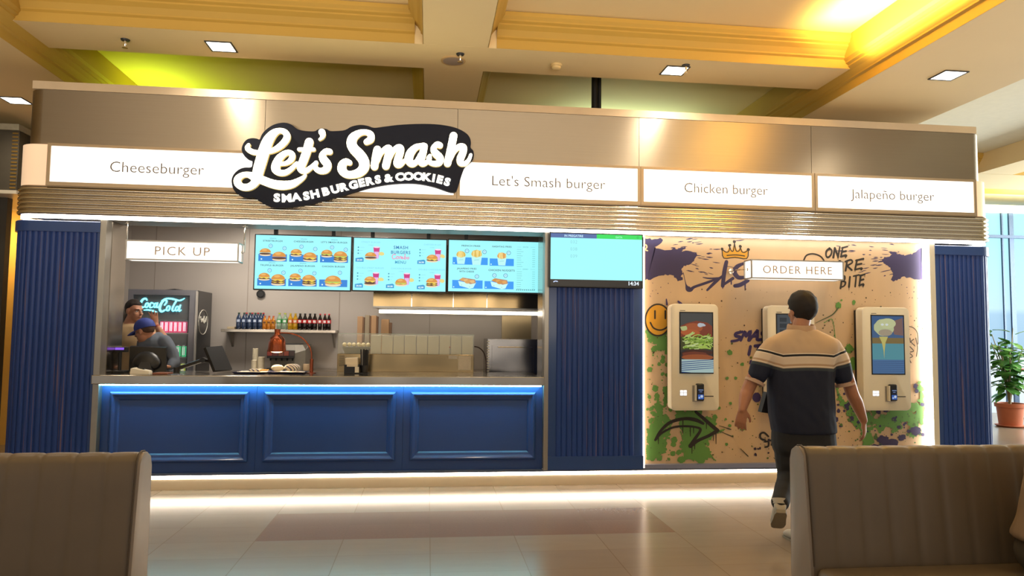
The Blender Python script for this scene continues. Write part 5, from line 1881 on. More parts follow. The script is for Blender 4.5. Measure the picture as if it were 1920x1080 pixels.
for k, (xa, xb, lab) in enumerate(((205, 590, 'left dark blue serving tray with fries and white paper'), (600, 1018, 'right dark blue serving tray with two wrapped burgers under the heat lamp'))):
    y0, y1 = 0.22, 0.52
    a, b = crop3(xa, 960, y0).x, crop3(xb, 960, y0).x
    t = thing('serving_tray', ((a + b) / 2, 0.37, WZ), lab, 'tray', 'serving trays on the worktop')
    m = MB()
    m.rings([[(a + 0.02, y0 + 0.02, WZ), (b - 0.02, y0 + 0.02, WZ), (b - 0.02, y1 - 0.02, WZ), (a + 0.02, y1 - 0.02, WZ)], [(a, y0, WZ + 0.018), (b, y0, WZ + 0.018), (b, y1, WZ + 0.018), (a, y1, WZ + 0.018)],
             [(a + 0.008, y0 + 0.008, WZ + 0.018), (b - 0.008, y0 + 0.008, WZ + 0.018), (b - 0.008, y1 - 0.008, WZ + 0.018), (a + 0.008, y1 - 0.008, WZ + 0.018)], [(a + 0.026, y0 + 0.026, WZ + 0.004), (b - 0.026, y0 + 0.026, WZ + 0.004), (b - 0.026, y1 - 0.026, WZ + 0.004), (a + 0.026, y1 - 0.026, WZ + 0.004)]])
    m.build('tray_body', M_TRAY, t)
    m = MB()
    rr_ = random.Random(k)
    nxx, nyy = 10, 8
    V = [[m.v(a + 0.03 + (b - a - 0.06) * i / nxx, y0 + 0.03 + (y1 - y0 - 0.06) * j / nyy, WZ + 0.006 + rr_.uniform(0, 0.012)) for i in range(nxx + 1)] for j in range(nyy + 1)]
    for j in range(nyy):
        for i in range(nxx):
            m.face((V[j][i], V[j][i + 1], V[j + 1][i + 1], V[j + 1][i]))
    m.build('tray_paper', M_WRAP, t, smooth=60)
def wrap_burger(cx, cy, z, r, h, seed, mm, label):
    m = MB()
    rings = []
    for i in range(9):
        th = PI * (0.03 + 0.94 * i / 8)
        ring_ = []
        for j in range(18):
            ph = 2 * PI * j / 18
            q = 1 + 0.12 * mnoise.noise(Vector((math.cos(ph) * 2 + seed, math.sin(ph) * 2, i * 0.6)))
            ring_.append((cx + r * q * math.sin(th) ** 0.7 * math.cos(ph), cy + r * q * math.sin(th) ** 0.7 * math.sin(ph), z + h / 2 - h / 2 * math.cos(th) + (0.006 * mnoise.noise(Vector((j, i, seed))) if 0 < i else 0)))
        rings.append(ring_)
    m.rings(rings)
    o = m.build('wrapped_burger', mm, smooth=50)
    return tag(o, label, 'burger', 'wrapped burgers on the trays')
zb = WZ + 0.02
wrap_burger(crop3(722, 940, 0.37).x, 0.37, zb, 0.062, 0.065, 1, M_WRAP, 'white wrapped burger on the left side of the lamp lit tray')
wrap_burger(crop3(888, 940, 0.37).x, 0.37, zb, 0.080, 0.075, 5, M_STRIPE, 'striped paper wrapped burger on the right side of the lamp lit tray')
t = thing('fries_bag', (crop3(510, 950, 0.36).x, 0.36, zb), 'flat paper bag of fries lying on the left tray', 'fries')
cx = crop3(510, 950, 0.36).x
m = MB()
m.box(cx - 0.085, cx + 0.02, 0.32, 0.42, zb, zb + 0.022, 0.008)
m.build('paper_bag', M_STRIPE, t)
rr_ = random.Random(6)
for k in range(9):
    m = MB()
    y = 0.325 + 0.01 * k
    m.box(cx + 0.0205, cx + 0.06 + rr_.uniform(0, 0.04), y - 0.004, y + 0.004, zb + 0.004 + 0.006 * (k % 2), zb + 0.012 + 0.006 * (k % 2))
    m.build('french_fry', mat('fry_gold', 'd8b060', 0.6), t)
# napkin and straw caddy
NY = 0.30
a, b = crop4(197, 680, NY).x, crop4(390, 680, NY).x
zc1 = crop4(290, 628, NY).z
t = thing('napkin_caddy', ((a + b) / 2, NY, WZ), 'black caddy with paper napkins and a cup of dark straws', 'caddy')
xm_ = crop4(322, 680, NY).x
m = MB()
m.box(a, b, NY, NY + 0.16, WZ, WZ + 0.012, 0.002)
m.box(a, xm_, NY, NY + 0.006, WZ + 0.012, zc1 - 0.02)
m.box(a, a + 0.025, NY + 0.0005, NY + 0.006, zc1 - 0.02, zc1)
m.box(a, a + 0.005, NY + 0.006, NY + 0.15, WZ + 0.012, zc1)
m.box(xm_ - 0.005, xm_, NY + 0.006, NY + 0.15, WZ + 0.012, zc1)
m.box(a + 0.005, xm_ - 0.005, NY + 0.145, NY + 0.15, WZ + 0.012, zc1)
m.build('caddy_box', M_BLACK, t)
m = MB()
m.box(a + 0.008, xm_ - 0.02, NY + 0.02, NY + 0.10, WZ + 0.013, crop4(250, 572, NY).z, 0.004, rot=Euler((0, math.radians(-3), 0)))
m.build('napkins', M_WRAP, t)
m = MB()
x = crop4(302, 660, NY).x
m.box(x - 0.02, x + 0.02, NY - 0.0015, NY - 0.0002, WZ + 0.015, WZ + 0.072)
m.build('white_card', M_WHITE, t)
sx = (xm_ + b) / 2
zs = crop4(360, 545, NY).z
m = MB()
zs = WZ + 0.085
m.lathe([(0.036, WZ + 0.0125), (0.042, zs), (0.040, zs), (0.034, WZ + 0.02)], (sx, NY + 0.08, 0), 18)
m.build('straw_cup', M_DARK, t, smooth=40)
rr_ = random.Random(2)
for k in range(26):
    an = 2.4 * k
    rk = 0.006 + 0.026 * (k / 25) ** 0.5
    m = MB()
    px_, py_ = sx + rk * math.cos(an), NY + 0.08 + rk * math.sin(an)
    m.tube([(px_, py_, WZ + 0.03), (px_ + 0.3 * rk * math.cos(an), py_ + 0.3 * rk * math.sin(an), crop4(360, 500, NY).z + rr_.uniform(-0.014, 0.0))], 0.0035, 6)
    m.build('straw', M_DARK if k % 4 else MATS['grey_metal'], t)
# customer display on a pole
def crop5(x, y, Y):
    return at(200 + x / 6.75, 550 + y / 6.75, Y)
DY = 0.30
c = crop5(165, 900, DY)
t = thing('customer_display', (c.x, DY, WZ), 'small customer display with a purple screen on a black pole', 'display')
m = MB()
m.box(crop5(45, 1000, DY).x, crop5(250, 1000, DY).x, DY - 0.05, DY + 0.07, WZ, WZ + 0.025, 0.006)
m.build('base', M_BLACK, t)
m = MB()
m.tube([(c.x, DY, WZ + 0.02), (c.x, DY, crop5(165, 735, DY).z)], 0.016, 12)
m.build('pole', M_BLACK, t, smooth=40)
m = MB()
xa, xb = crop5(85, 700, DY).x, crop5(272, 700, DY).x
za, zb_ = crop5(165, 742, DY).z, crop5(165, 676, DY).z
m.box(xa, xb, DY - 0.03, DY + 0.02, za, zb_, 0.006)
hd = m.build('display_head', M_BLACK, t)
m = MB()
m.box(crop5(125, 700, DY).x, crop5(236, 700, DY).x, DY - 0.032, DY - 0.0302, crop5(165, 714, DY).z, crop5(165, 686, DY).z)
m.build('lit_display', mat('display_purple', '8a5cf0', 0.3, emit=0.8), hd)
# cash register monitor seen from behind
QY = 0.50
t = thing('register_monitor', (crop5(500, 1000, QY).x, QY, WZ), 'black cash register monitor seen from behind, in front of the woman', 'monitor')
P0 = [crop5(292, 676, QY), crop5(748, 690, QY), crop5(782, 985, QY), crop5(322, 985, QY)]
P0[2].y = P0[3].y = QY - 0.08
m = MB()
m.rings([[P0[0], P0[1], P0[2], P0[3]], [p + Vector((0, 0.035, 0.01)) for p in P0]])
m.build('monitor_shell', M_BLACK, t)
cc = sum(P0, Vector()) / 4
m = MB()
rg = []
for s, dy in ((0.86, -0.001), (0.8, -0.03), (0.55, -0.05)):
    rg.append([cc + (p - cc) * s + Vector((0, dy - 0.02 * (s < 0.8), -0.01)) for p in [P0[0] * .7 + P0[1] * .3, P0[0] * .3 + P0[1] * .7, P0[1] * .6 + P0[2] * .4, P0[2], P0[3], P0[0] * .6 + P0[3] * .4]])
m.rings(rg)
rh = m.build('rear_housing', mat('black_gloss', '1b1b1d', 0.4), t, smooth=180)
ss = rh.modifiers.new('round', 'SUBSURF')
ss.levels = ss.render_levels = 2
m = MB()
s0_, s1_ = crop5(420, 1000, QY - 0.1), crop5(565, 1000, QY - 0.1)
m.rings([[(s0_.x - 0.02, QY - 0.16, WZ), (s1_.x + 0.02, QY - 0.16, WZ), (s1_.x + 0.02, QY + 0.08, WZ), (s0_.x - 0.02, QY + 0.08, WZ)], [(s0_.x + 0.01, QY - 0.12, WZ + 0.10), (s1_.x - 0.01, QY - 0.12, WZ + 0.10), (s1_.x - 0.01, QY - 0.06, WZ + 0.10), (s0_.x + 0.01, QY - 0.06, WZ + 0.10)]])
m.build('stand', M_DARK, t)
# white card terminal
a, b = crop5(310, 1000, 0.2), crop5(558, 1000, 0.2)
t = thing('card_terminal', ((a.x + b.x) / 2, 0.2, WZ), 'white hand held card terminal lying on the worktop', 'terminal')
m = MB()
m.rings([[(a.x, 0.17, WZ), (b.x, 0.15, WZ), (b.x, 0.24, WZ), (a.x, 0.26, WZ)], [(a.x + 0.005, 0.172, WZ + 0.05), (b.x, 0.152, WZ + 0.025), (b.x, 0.238, WZ + 0.025), (a.x + 0.005, 0.258, WZ + 0.05)], [(a.x + 0.03, 0.18, WZ + 0.058), (b.x - 0.01, 0.16, WZ + 0.032), (b.x - 0.01, 0.23, WZ + 0.032), (a.x + 0.03, 0.25, WZ + 0.058)]])
m.build('terminal_body', M_WHITE, t)
m = MB()
za_, zb2 = WZ + 0.0585, WZ + 0.033
m.rings([[(a.x + 0.06, 0.185, za_ - 0.003), (b.x - 0.05, 0.17, za_ - 0.012), (b.x - 0.05, 0.22, za_ - 0.012), (a.x + 0.06, 0.235, za_ - 0.003)], [(a.x + 0.06, 0.185, za_), (b.x - 0.05, 0.17, za_ - 0.009), (b.x - 0.05, 0.22, za_ - 0.009), (a.x + 0.06, 0.235, za_)]])
m.build('terminal_screen', M_BLACK, t)
# brown leather pad
a, b = crop5(612, 1010, 0.15), crop5(800, 1010, 0.15)
m = MB()
m.box(a.x, b.x, 0.08, 0.24, WZ, WZ + 0.014, 0.003)
tag(m.build('leather_pad', mat('leather_brown', '7a4630', 0.6)), 'flat reddish brown leather pad right of the card terminal', 'pad')
# second monitor on a swing arm
def crop6(x, y, Y):
    return at(220 + x / 5.4, 520 + y / 5.4, Y)
t = thing('arm_monitor', (crop6(640, 975, 0.45).x, 0.45, WZ), 'black tilted monitor on a black swing arm, left of the trays', 'monitor')
Q = [crop6(872, 722, 0.38), crop6(1040, 706, 0.62), crop6(1142, 966, 0.56), crop6(968, 962, 0.32)]
for q_ in Q[2:]:
    q_.z = max(q_.z, WZ + 0.012)
m = MB()
nv = (Q[1] - Q[0]).cross(Q[3] - Q[0]).normalized()
if nv.x < 0:
    nv = -nv
m.rings([Q, [p + nv * 0.03 for p in Q]])
m.build('monitor_shell', M_BLACK, t)
m = MB()
cc = sum(Q, Vector()) / 4
m.rings([[cc + (p - cc) * 0.82 - nv * 0.0005 for p in Q], [cc + (p - cc) * 0.6 - nv * 0.035 for p in Q]])
m.build('rear_housing', MATS['black_gloss'], t)
m = MB()
m.tube([cc - nv * 0.035, cc - nv * 0.055], 0.05, 12)
m.build('vesa_plate', M_DARK, t)
A1, A2, A3 = crop6(600, 970, 0.45), crop6(640, 930, 0.45), crop6(870, 838, 0.45)
m = MB()
m.tube([(A1.x, 0.45, WZ), (A1.x, 0.45, WZ + 0.05)], 0.03, 12)
m.tube([Vector((A1.x, 0.45, WZ + 0.035)), A3], [(0.022, 0.02)] * 2, 8)
m.tube([A3, cc - nv * 0.05], 0.018, 8)
m.tube([A3 + Vector((0, -0.03, 0)), A3 + Vector((0, 0.03, 0))], 0.026, 12)
m.build('swing_arm', M_BLACK, t)

# ================================================================== people
def remeshed(m, name, mats, parent, voxel, smooth_it=3, fn=None):
    """one continuous surface from overlapping lofts"""
    o = m.build(name, mats, None)
    r = o.modifiers.new('skin', 'REMESH')
    r.mode = 'VOXEL'
    r.voxel_size = voxel
    s = o.modifiers.new('soft', 'SMOOTH')
    s.iterations = smooth_it
    s.factor = 0.5
    dg = bpy.context.evaluated_depsgraph_get()
    me = bpy.data.meshes.new_from_object(o.evaluated_get(dg))
    me.name = name
    o.modifiers.clear()
    old = o.data
    o.data = me
    bpy.data.meshes.remove(old)
    for p in me.polygons:
        p.use_smooth = True
    if not me.materials:
        for q in (mats if isinstance(mats, (list, tuple)) else [mats]):
            me.materials.append(q)
    if fn:
        for v in me.vertices:
            v.co = fn(v.co)
    if parent is not None:
        o.parent = parent
        o.matrix_parent_inverse = Matrix.Translation(-parent.matrix_basis.translation)
    return o

def limb(m, pts, radii, n=5, k=12):
    P = smoothpath([(*p, r) for p, r in zip(pts, radii)], n)
    m.tube([p[:3] for p in P], [max(0.002, p[3]) for p in P], k)
    for p in (P[0], P[-1]):
        m.ell(p[:3], (p[3], p[3], p[3]), 12, 8)
    return P

def head(m, c, R, s=1.0):
    c = Vector(c)
    def e(p, r):
        m.ell(c + R @ (Vector(p) * s), (r[0] * s, r[1] * s, r[2] * s), 20, 14, R)
    e((0, -0.012, 0.028), (0.076, 0.096, 0.092))
    e((0, 0.028, -0.04), (0.061, 0.066, 0.075))
    e((0, 0.068, -0.088), (0.028, 0.024, 0.022))
    e((0, 0.072, 0.028), (0.056, 0.020, 0.013))
    for sx in (-1, 1):
        e((sx * 0.04, 0.062, -0.022), (0.022, 0.020, 0.02))
        e((sx * 0.080, -0.008, -0.004), (0.009, 0.024, 0.033))
        e((sx * 0.076, -0.004, -0.03), (0.007, 0.012, 0.012))
    m.tube([c + R @ (Vector((0, 0.086, 0.022)) * s), c + R @ (Vector((0, 0.104, -0.008)) * s), c + R @ (Vector((0, 0.112, -0.022)) * s), c + R @ (Vector((0, 0.094, -0.032)) * s)], [0.009 * s, 0.011 * s, 0.014 * s, 0.011 * s], 10)
    e((0, 0.086, -0.055), (0.024, 0.012, 0.006))
    e((0, 0.084, -0.064), (0.021, 0.012, 0.007))

def face_parts(c, R, parent, s=1.0, brow='2a1c14'):
    c = Vector(c)
    for sx in (-1, 1):
        m = MB()
        m.ell(c + R @ (Vector((sx * 0.032, 0.0765, 0.004)) * s), (0.013 * s, 0.008 * s, 0.0075 * s), 12, 8, R)
        ey = m.build('eye', mat('eye_white', 'd8d0c8', 0.3), parent, smooth=60)
        m = MB()
        m.ell(c + R @ (Vector((sx * 0.032, 0.0825, 0.004)) * s), (0.0055 * s, 0.0035 * s, 0.0058 * s), 10, 6, R)
        m.build('iris', mat('iris_dark', '2c1c12', 0.2), ey, smooth=60)
        m = MB()
        m.tube([c + R @ (Vector((sx * q, y, z)) * s) for q, y, z in ((0.015, 0.092, 0.022), (0.033, 0.09, 0.028), (0.052, 0.078, 0.023))], [0.003 * s, 0.0045 * s, 0.002 * s], 6)
        m.build('eyebrow', mat('brow_' + brow, brow, 0.8), parent, smooth=60)
    m = MB()
    m.ell(c + R @ (Vector((0, 0.0955, -0.0595)) * s), (0.022 * s, 0.0045 * s, 0.0045 * s), 12, 6, R)
    m.build('mouth', mat('lips', '8a4a40', 0.5), parent, smooth=60)

def hair(name, c, R, parent, color, s=1.0, low=-0.03, front=0.05, puff=1.10, seed=1, sides=0.0):
    """hair cap following the skull; low = hairline height at the nape, front = height at the forehead"""
    m = MB()
    c = Vector(c)
    n, k = 40, 30
    rings = []
    for i in range(k + 1):
        th = PI * (0.015 + 0.97 * i / k)
        ring_ = []
        for j in range(n):
            ph = 2 * PI * j / n
            d = Vector((math.sin(th) * math.cos(ph), math.sin(th) * math.sin(ph), math.cos(th)))
            p = Vector((d.x * 0.076, d.y * 0.096 - 0.012, d.z * 0.092 + 0.028))
            f = max(0.0, min(1.0, (d.y + 0.55) / 1.1))
            line = low + (front - low) * f ** 1.4 + sides * (1 - abs(d.y)) ** 2
            edge = max(0.0, min(1.0, (p.z - line) / 0.018))
            nz = mnoise.noise(Vector((d.x * 3 + seed, d.y * 3, d.z * 3))) * 0.05 + mnoise.noise(Vector((d.x * 9 + seed, d.y * 9, d.z * 9))) * 0.035
            g = 0.90 + edge * (puff + 0.06 * max(0, d.z) + nz - 0.90)
            q = Vector((p.x * g, (p.y + 0.012) * g - 0.012, (p.z - 0.028) * g + 0.028))
            ring_.append(c + R @ (q * s))
        rings.append(ring_)
    m.rings(rings)
    return m.build(name, mat('hair_' + color, color, 0.75, var=0.3, scale=40), parent, smooth=70)

def hand(m, wrist, d, nrm, thumb, s=1.0, curl=0.5, spread=0.12):
    """d: towards the fingers; nrm: out of the back of the hand; thumb: side the thumb leaves"""
    w, d, nrm = Vector(wrist), Vector(d).normalized(), Vector(nrm).normalized()
    nrm = (nrm - d * nrm.dot(d)).normalized()
    t = Vector(thumb)
    t = (t - d * t.dot(d) - nrm * t.dot(nrm)).normalized()
    def P(a, b, c_):
        return w + (d * a + t * b + nrm * c_) * s
    m.tube([P(-0.01, 0, 0), P(0.03, 0.002, 0), P(0.065, 0.002, 0), P(0.095, 0.0, 0)], [(0.026 * s, 0.020 * s), (0.036 * s, 0.016 * s), (0.042 * s, 0.015 * s), (0.040 * s, 0.012 * s)], 12) if False else None
    rings = []
    for a, hw, ht in ((-0.012, 0.027, 0.019), (0.02, 0.033, 0.017), (0.055, 0.040, 0.015), (0.085, 0.042, 0.013), (0.098, 0.040, 0.011)):
        rings.append([P(a, hw * math.cos(2 * PI * j / 14), ht * math.sin(2 * PI * j / 14)) for j in range(14)])
    m.rings(rings)
    for q, L, off in ((0.030, 0.072, 0.0), (0.010, 0.082, 0.004), (-0.011, 0.076, 0.002), (-0.031, 0.060, -0.006)):
        a = spread * q / 0.03
        x, z, ang = 0.092 + off, 0.0, 0.0
        pts = [P(x - 0.02, q, 0.0), P(x, q, 0.0)]
        rad = [0.0095 * s, 0.0095 * s]
        yy = q
        for seg, fr in enumerate((0.45, 0.30, 0.25)):
            ang += curl * (0.5, 0.8, 0.6)[seg]
            x += L * fr * math.cos(ang)
            z -= L * fr * math.sin(ang)
            yy += L * fr * math.sin(a)
            pts.append(P(x, yy, z))
            rad.append((0.0088, 0.0082, 0.0068)[seg] * s)
        m.tube(pts, rad, 10)
        m.ell(pts[-1], (rad[-1],) * 3, 8, 6)
    pts = [P(0.012, 0.022, -0.006), P(0.038, 0.045, -0.014), P(0.062, 0.058, -0.022), P(0.083, 0.060, -0.030)]
    rad = [0.014 * s, 0.0125 * s, 0.0105 * s, 0.0085 * s]
    m.tube(pts, rad, 10)
    m.ell(pts[-1], (rad[-1],) * 3, 8, 6)

def sections(m, secs, n=24, pw=2.4):
    """stack of rounded sections: (cx, cy, z, rx, ry)"""
    S = smoothpath(secs, 4)
    rings = []
    for cx, cy, z, rx, ry in S:
        ring_ = []
        for j in range(n):
            a = 2 * PI * j / n
            ca, sa = math.cos(a), math.sin(a)
            ring_.append((cx + rx * math.copysign(abs(ca) ** (2 / pw), ca), cy + ry * math.copysign(abs(sa) ** (2 / pw), sa), z))
        rings.append(ring_)
    m.rings(rings)

SKIN = mat('skin_tone', 'b07a5c', 0.5, var=0.08, scale=20, sss=0.08)
SKIN2 = mat('skin_tone_light', 'b98263', 0.5, var=0.08, scale=20, sss=0.08)

# ------------------------------------------------------------------ the walking man, seen from behind
YW = -2.05
W = lambda px, py, dy=0.0: at(px, py, YW + dy)
t = thing('person', (2.73, YW, 0.0), 'man walking towards the kiosks in a beige and navy striped polo shirt', 'person')
hc = W(1503, 583, 0.03)
HR = Matrix.Rotation(math.radians(8), 3, 'Z') @ Matrix.Rotation(math.radians(-4), 3, 'X')
shL, shR = W(1442, 652), W(1566, 654)
elL, wrL = W(1402, 732, 0.02), W(1392, 768, -0.03)
elR, wrR = W(1598, 738, -0.02), W(1619, 788, 0.04)
hipL, hipR = W(1478, 822), W(1530, 822)
knL, anL = W(1477, 893, -0.02), W(1462, 945, -0.22)
knR, anR = W(1510, 905, 0.06), Vector((2.70, -2.10, 0.095))
m = MB()
head(m, hc, HR, 1.06)
nb = W(1503, 628, 0.0)
limb(m, [hc + Vector((0.0, -0.02, -0.05)), W(1502, 612, 0.0), nb], [0.058, 0.062, 0.075])
cx = W(1502, 700).x
zs = lambda py: W(1502, py).z
sections(m, [(cx, YW, zs(628), 0.08, 0.06), (cx, YW, zs(652), 0.17, 0.08), (cx, YW, zs(690), 0.19, 0.11), (cx, YW, zs(740), 0.185, 0.12), (cx, YW, zs(790), 0.185, 0.125), (cx, YW, zs(830), 0.18, 0.12)])
for sh, el, wr, sx in ((shL, elL, wrL, -1), (shR, elR, wrR, 1)):
    limb(m, [sh, sh.lerp(el, 0.5) + Vector((sx * 0.008, 0, 0)), el, el.lerp(wr, 0.35) + Vector((sx * 0.004, 0, 0)), wr], [0.046, 0.05, 0.046, 0.045, 0.029])
hand(m, wrL, (-0.10, 0.10, -1), (-0.55, -0.9, 0), (-1, 0.5, 0.0) if False else (0.7, -0.3, 0), 0.98, 0.55)
hand(m, wrR, (0.16, 0.12, -1), (0.75, -0.7, 0), (-0.5, 0.9, 0), 0.98, 0.5)
for hp, kn, an in ((hipL, knL, anL), (hipR, knR, anR)):
    limb(m, [hp, hp.lerp(kn, 0.5), kn, kn.lerp(an, 0.4), an], [0.075, 0.068, 0.05, 0.05, 0.036])
toeL = atz(1449, 996, 0.035)
limb(m, [anL, anL.lerp(toeL, 0.25), anL.lerp(toeL, 0.45)], [0.034, 0.03, 0.022])
limb(m, [anR, anR + Vector((0.0, 0.03, -0.03)), anR + Vector((-0.01, 0.08, -0.04))], [0.034, 0.03, 0.022])
body = remeshed(m, 'body', SKIN, t, 0.0062, 2)
hair('hair', hc, HR, t, '1c1512', 1.09, low=-0.108, front=0.05, puff=1.17, seed=4, sides=0.0)
face_parts(hc, HR, t, 1.04)
# polo shirt
def polo_mat(zref):
    m = mat('striped_polo', '22262e', 0.8, var=0.05)
    nt = m.node_tree
    b = nt.nodes['Principled BSDF']
    tc = nt.nodes.new('ShaderNodeTexCoord')
    sp = nt.nodes.new('ShaderNodeSeparateXYZ')
    nt.links.new(tc.outputs['Object'], sp.inputs[0])
    def mth(op, a, b_=None):
        n = nt.nodes.new('ShaderNodeMath')
        n.operation = op
        for i, q in enumerate((a, b_)):
            if q is None:
                continue
            if isinstance(q, (int, float)):
                n.inputs[i].default_value = q
            else:
                nt.links.new(q, n.inputs[i])
        return n.outputs[0]
    dx = mth('MAXIMUM', mth('SUBTRACT', mth('ABSOLUTE', mth('SUBTRACT', sp.outputs['X'], cx)), 0.19), 0.0)
    sag = mth('MULTIPLY', mth('MULTIPLY', mth('SUBTRACT', sp.outputs['X'], cx), mth('SUBTRACT', sp.outputs['X'], cx)), -0.25)
    z = mth('ADD', mth('SUBTRACT', sp.outputs['Z'], mth('MULTIPLY', dx, 0.42)), mth('MULTIPLY', sag, -1.0))
    z0, z1 = zref(700), zref(655)
    f = mth('DIVIDE', mth('SUBTRACT', z, z0), z1 - z0)
    r = nt.nodes.new('ShaderNodeValToRGB')
    r.color_ramp.interpolation = 'CONSTANT'
    e = r.color_ramp.elements
    P = [(0.0, '131b33'), (0.15, '333c44'), (0.27, 'c9b49a'), (0.31, 'e8dccb'), (0.34, 'b89a7c'), (0.43, 'd8c6b0'), (0.70, 'e8dccb'), (0.735, '17171c'), (0.825, 'e8dccb'), (0.86, 'bfa68a')]
    e[0].position, e[0].color = P[0][0], lin(P[0][1]) + (1,)
    e[1].position, e[1].color = P[1][0], lin(P[1][1]) + (1,)
    for p, c in P[2:]:
        q = e.new(p)
        q.color = lin(c) + (1,)
    nt.links.new(f, r.inputs['Fac'])
    nt.links.new(r.outputs['Color'], b.inputs['Base Color'])
    return m
m = MB()
def xc(py, a, b_):
    p, q = W(a, py), W(b_, py)
    return (p.x + q.x) / 2, (q.x - p.x) / 2
secs = []
for py, a, b_, ry, dy in ((618, 1476, 1530, 0.072, 0.0), (628, 1455, 1552, 0.088, 0.0), (640, 1437, 1573, 0.108, 0.0), (660, 1435, 1574, 0.130, 0.0), (690, 1441, 1562, 0.142, 0.0), (735, 1442, 1560, 0.150, 0.0), (775, 1445, 1561, 0.158, 0.0), (800, 1449, 1563, 0.160, 0.0), (811, 1451, 1563, 0.160, 0.0)):
    c_, r_ = xc(py, a, b_)
    secs.append((c_, YW + dy, zs(py), r_, ry))
sections(m, secs)
hemL, hemR = W(1421, 702, 0.005), W(1580, 706, -0.01)
for sh, hm, sx in ((shL, hemL, -1), (shR, hemR, 1)):
    limb(m, [sh + Vector((-sx * 0.03, 0, 0.005)), sh.lerp(hm, 0.4), hm], [0.075, 0.078, 0.072])
# cut the sleeve ends straight by stopping the limb: shallow folds come from noise below
def folds(v):
    w_ = max(0.0, min(1.0, (1.30 - v.z) / 0.4))
    f = 0.006 * w_ * mnoise.noise(Vector((v.x * 9 + v.z * 7, v.y * 6, v.z * 5)))
    f += 0.003 * mnoise.noise(Vector((v.x * 18, v.y * 12, v.z * 14 + v.x * 10)))
    d = Vector((v.x - cx, v.y - YW, 0))
    return v + d.normalized() * f if d.length > 0.01 else v
shirt = remeshed(m, 'polo_shirt', polo_mat(zs), t, 0.009, 4, folds)
m = MB()
P = []
for j in range(25):
    a = 2 * PI * j / 24
    P.append((nb.x + 0.098 * math.cos(a), YW + 0.005 + 0.072 * math.sin(a), zs(617) + 0.012 * math.sin(a)))
rings = []
for off, dz in ((0.0, -0.04), (0.008, -0.036), (-0.002, 0.028), (-0.010, 0.038), (-0.014, 0.024), (-0.006, -0.03)):
    rings.append([(nb.x + (0.105 + off) * math.cos(2 * PI * j / 28), YW + 0.004 + (0.078 + off) * math.sin(2 * PI * j / 28), zs(618) + dz + 0.010 * math.sin(2 * PI * j / 28)) for j in range(28)])
m.rings(rings + [rings[0]], cap=False)
m.build('collar', mat('polo_collar', 'b8987a', 0.8), shirt, smooth=60)
for hm, sh in ((hemL, shL), (hemR, shR)):
    m = MB()
    d = (hm - sh).normalized()
    c_ = hm + d * 0.064
    a_ = d.cross(Vector((0, 1, 0))).normalized()
    b_ = d.cross(a_)
    rg = [[c_ + d * h + (a_ * math.cos(2 * PI * j / 24) + b_ * math.sin(2 * PI * j / 24)) * r_ for j in range(24)] for h, r_ in ((-0.014, 0.0735), (0.004, 0.0715), (0.006, 0.058), (-0.03, 0.055))]
    m.rings(rg, cap=False)
    m.build('sleeve_cuff', mat('cuff_cream', 'c8a890', 0.8), shirt, smooth=60)
# trousers
m = MB()
c_, r_ = xc(815, 1450, 1562)
sections(m, [(c_, YW, zs(800), r_ * 0.97, 0.145), (c_, YW, zs(822), r_, 0.155), (c_, YW - 0.01, zs(842), r_ * 0.98, 0.15), (c_, YW, zs(858), r_ * 0.8, 0.11)])
for hp, kn, an, cuff in ((hipL, knL, anL, 0.062), (hipR, knR, anR, 0.066)):
    limb(m, [hp + Vector((0, 0, 0.0)), hp.lerp(kn, 0.5), kn, kn.lerp(an, 0.5), kn.lerp(an, 0.94)], [0.104, 0.092, 0.074, 0.066, cuff])
def tfold(v):
    f = 0.006 * mnoise.noise(Vector((v.x * 14, v.y * 14, v.z * 22))) * max(0, min(1, (0.75 - v.z) / 0.3))
    return v + Vector((f, f, 0))
remeshed(m, 'trousers', mat('black_trousers', '1a1b20', 0.8, var=0.1), t, 0.009, 4, tfold)
# shoes
def shoe(ank, toe, name='shoe'):
    d = (toe - ank)
    m = MB()
    fwd = d.normalized()
    side = fwd.cross(Vector((0, 0, 1)))
    side = side.normalized() if side.length > 0.2 else Vector((1, 0, 0))
    up = side.cross(fwd).normalized()
    heel = ank - fwd * 0.03 - up * 0.03
    rings = []
    for f, hw, hh, lift in ((-0.02, 0.030, 0.035, 0.03), (0.02, 0.040, 0.052, 0.035), (0.25, 0.042, 0.055, 0.04), (0.5, 0.043, 0.042, 0.028), (0.75, 0.048, 0.033, 0.02), (0.92, 0.042, 0.026, 0.014), (1.02, 0.026, 0.016, 0.008)):
        c_ = heel + fwd * (0.27 * f) + up * (lift - 0.02)
        rings.append([c_ + side * hw * math.cos(2 * PI * j / 16) + up * hh * math.sin(2 * PI * j / 16) for j in range(16)])
    m.rings(rings)
    m.tube([ank + up * 0.0, ank + up * 0.035 - fwd * 0.01], [0.05, 0.052], 14)
    o = m.build(name, mat('white_sneaker', 'b8b2a6', 0.6, var=0.1), t, smooth=60)
    m = MB()
    rings = []
    for f, hw in ((-0.03, 0.03), (0.1, 0.04), (0.4, 0.042), (0.75, 0.05), (0.95, 0.042), (1.03, 0.026)):
        c_ = heel + fwd * (0.27 * f) - up * 0.036
        rings.append([c_ + side * hw + up * 0.012, c_ + side * hw - up * 0.012, c_ - side * hw - up * 0.012, c_ - side * hw + up * 0.012])
    m.rings(rings)
    m.build('sole', mat('sole_grey', '8a8274', 0.7), o)
shoe(anL + Vector((0, 0, 0.0)), toeL + Vector((0, 0, -0.0)))
shoe(anR + Vector((-0.01, -0.015, -0.03)), anR + Vector((-0.02, 0.2, -0.03)))
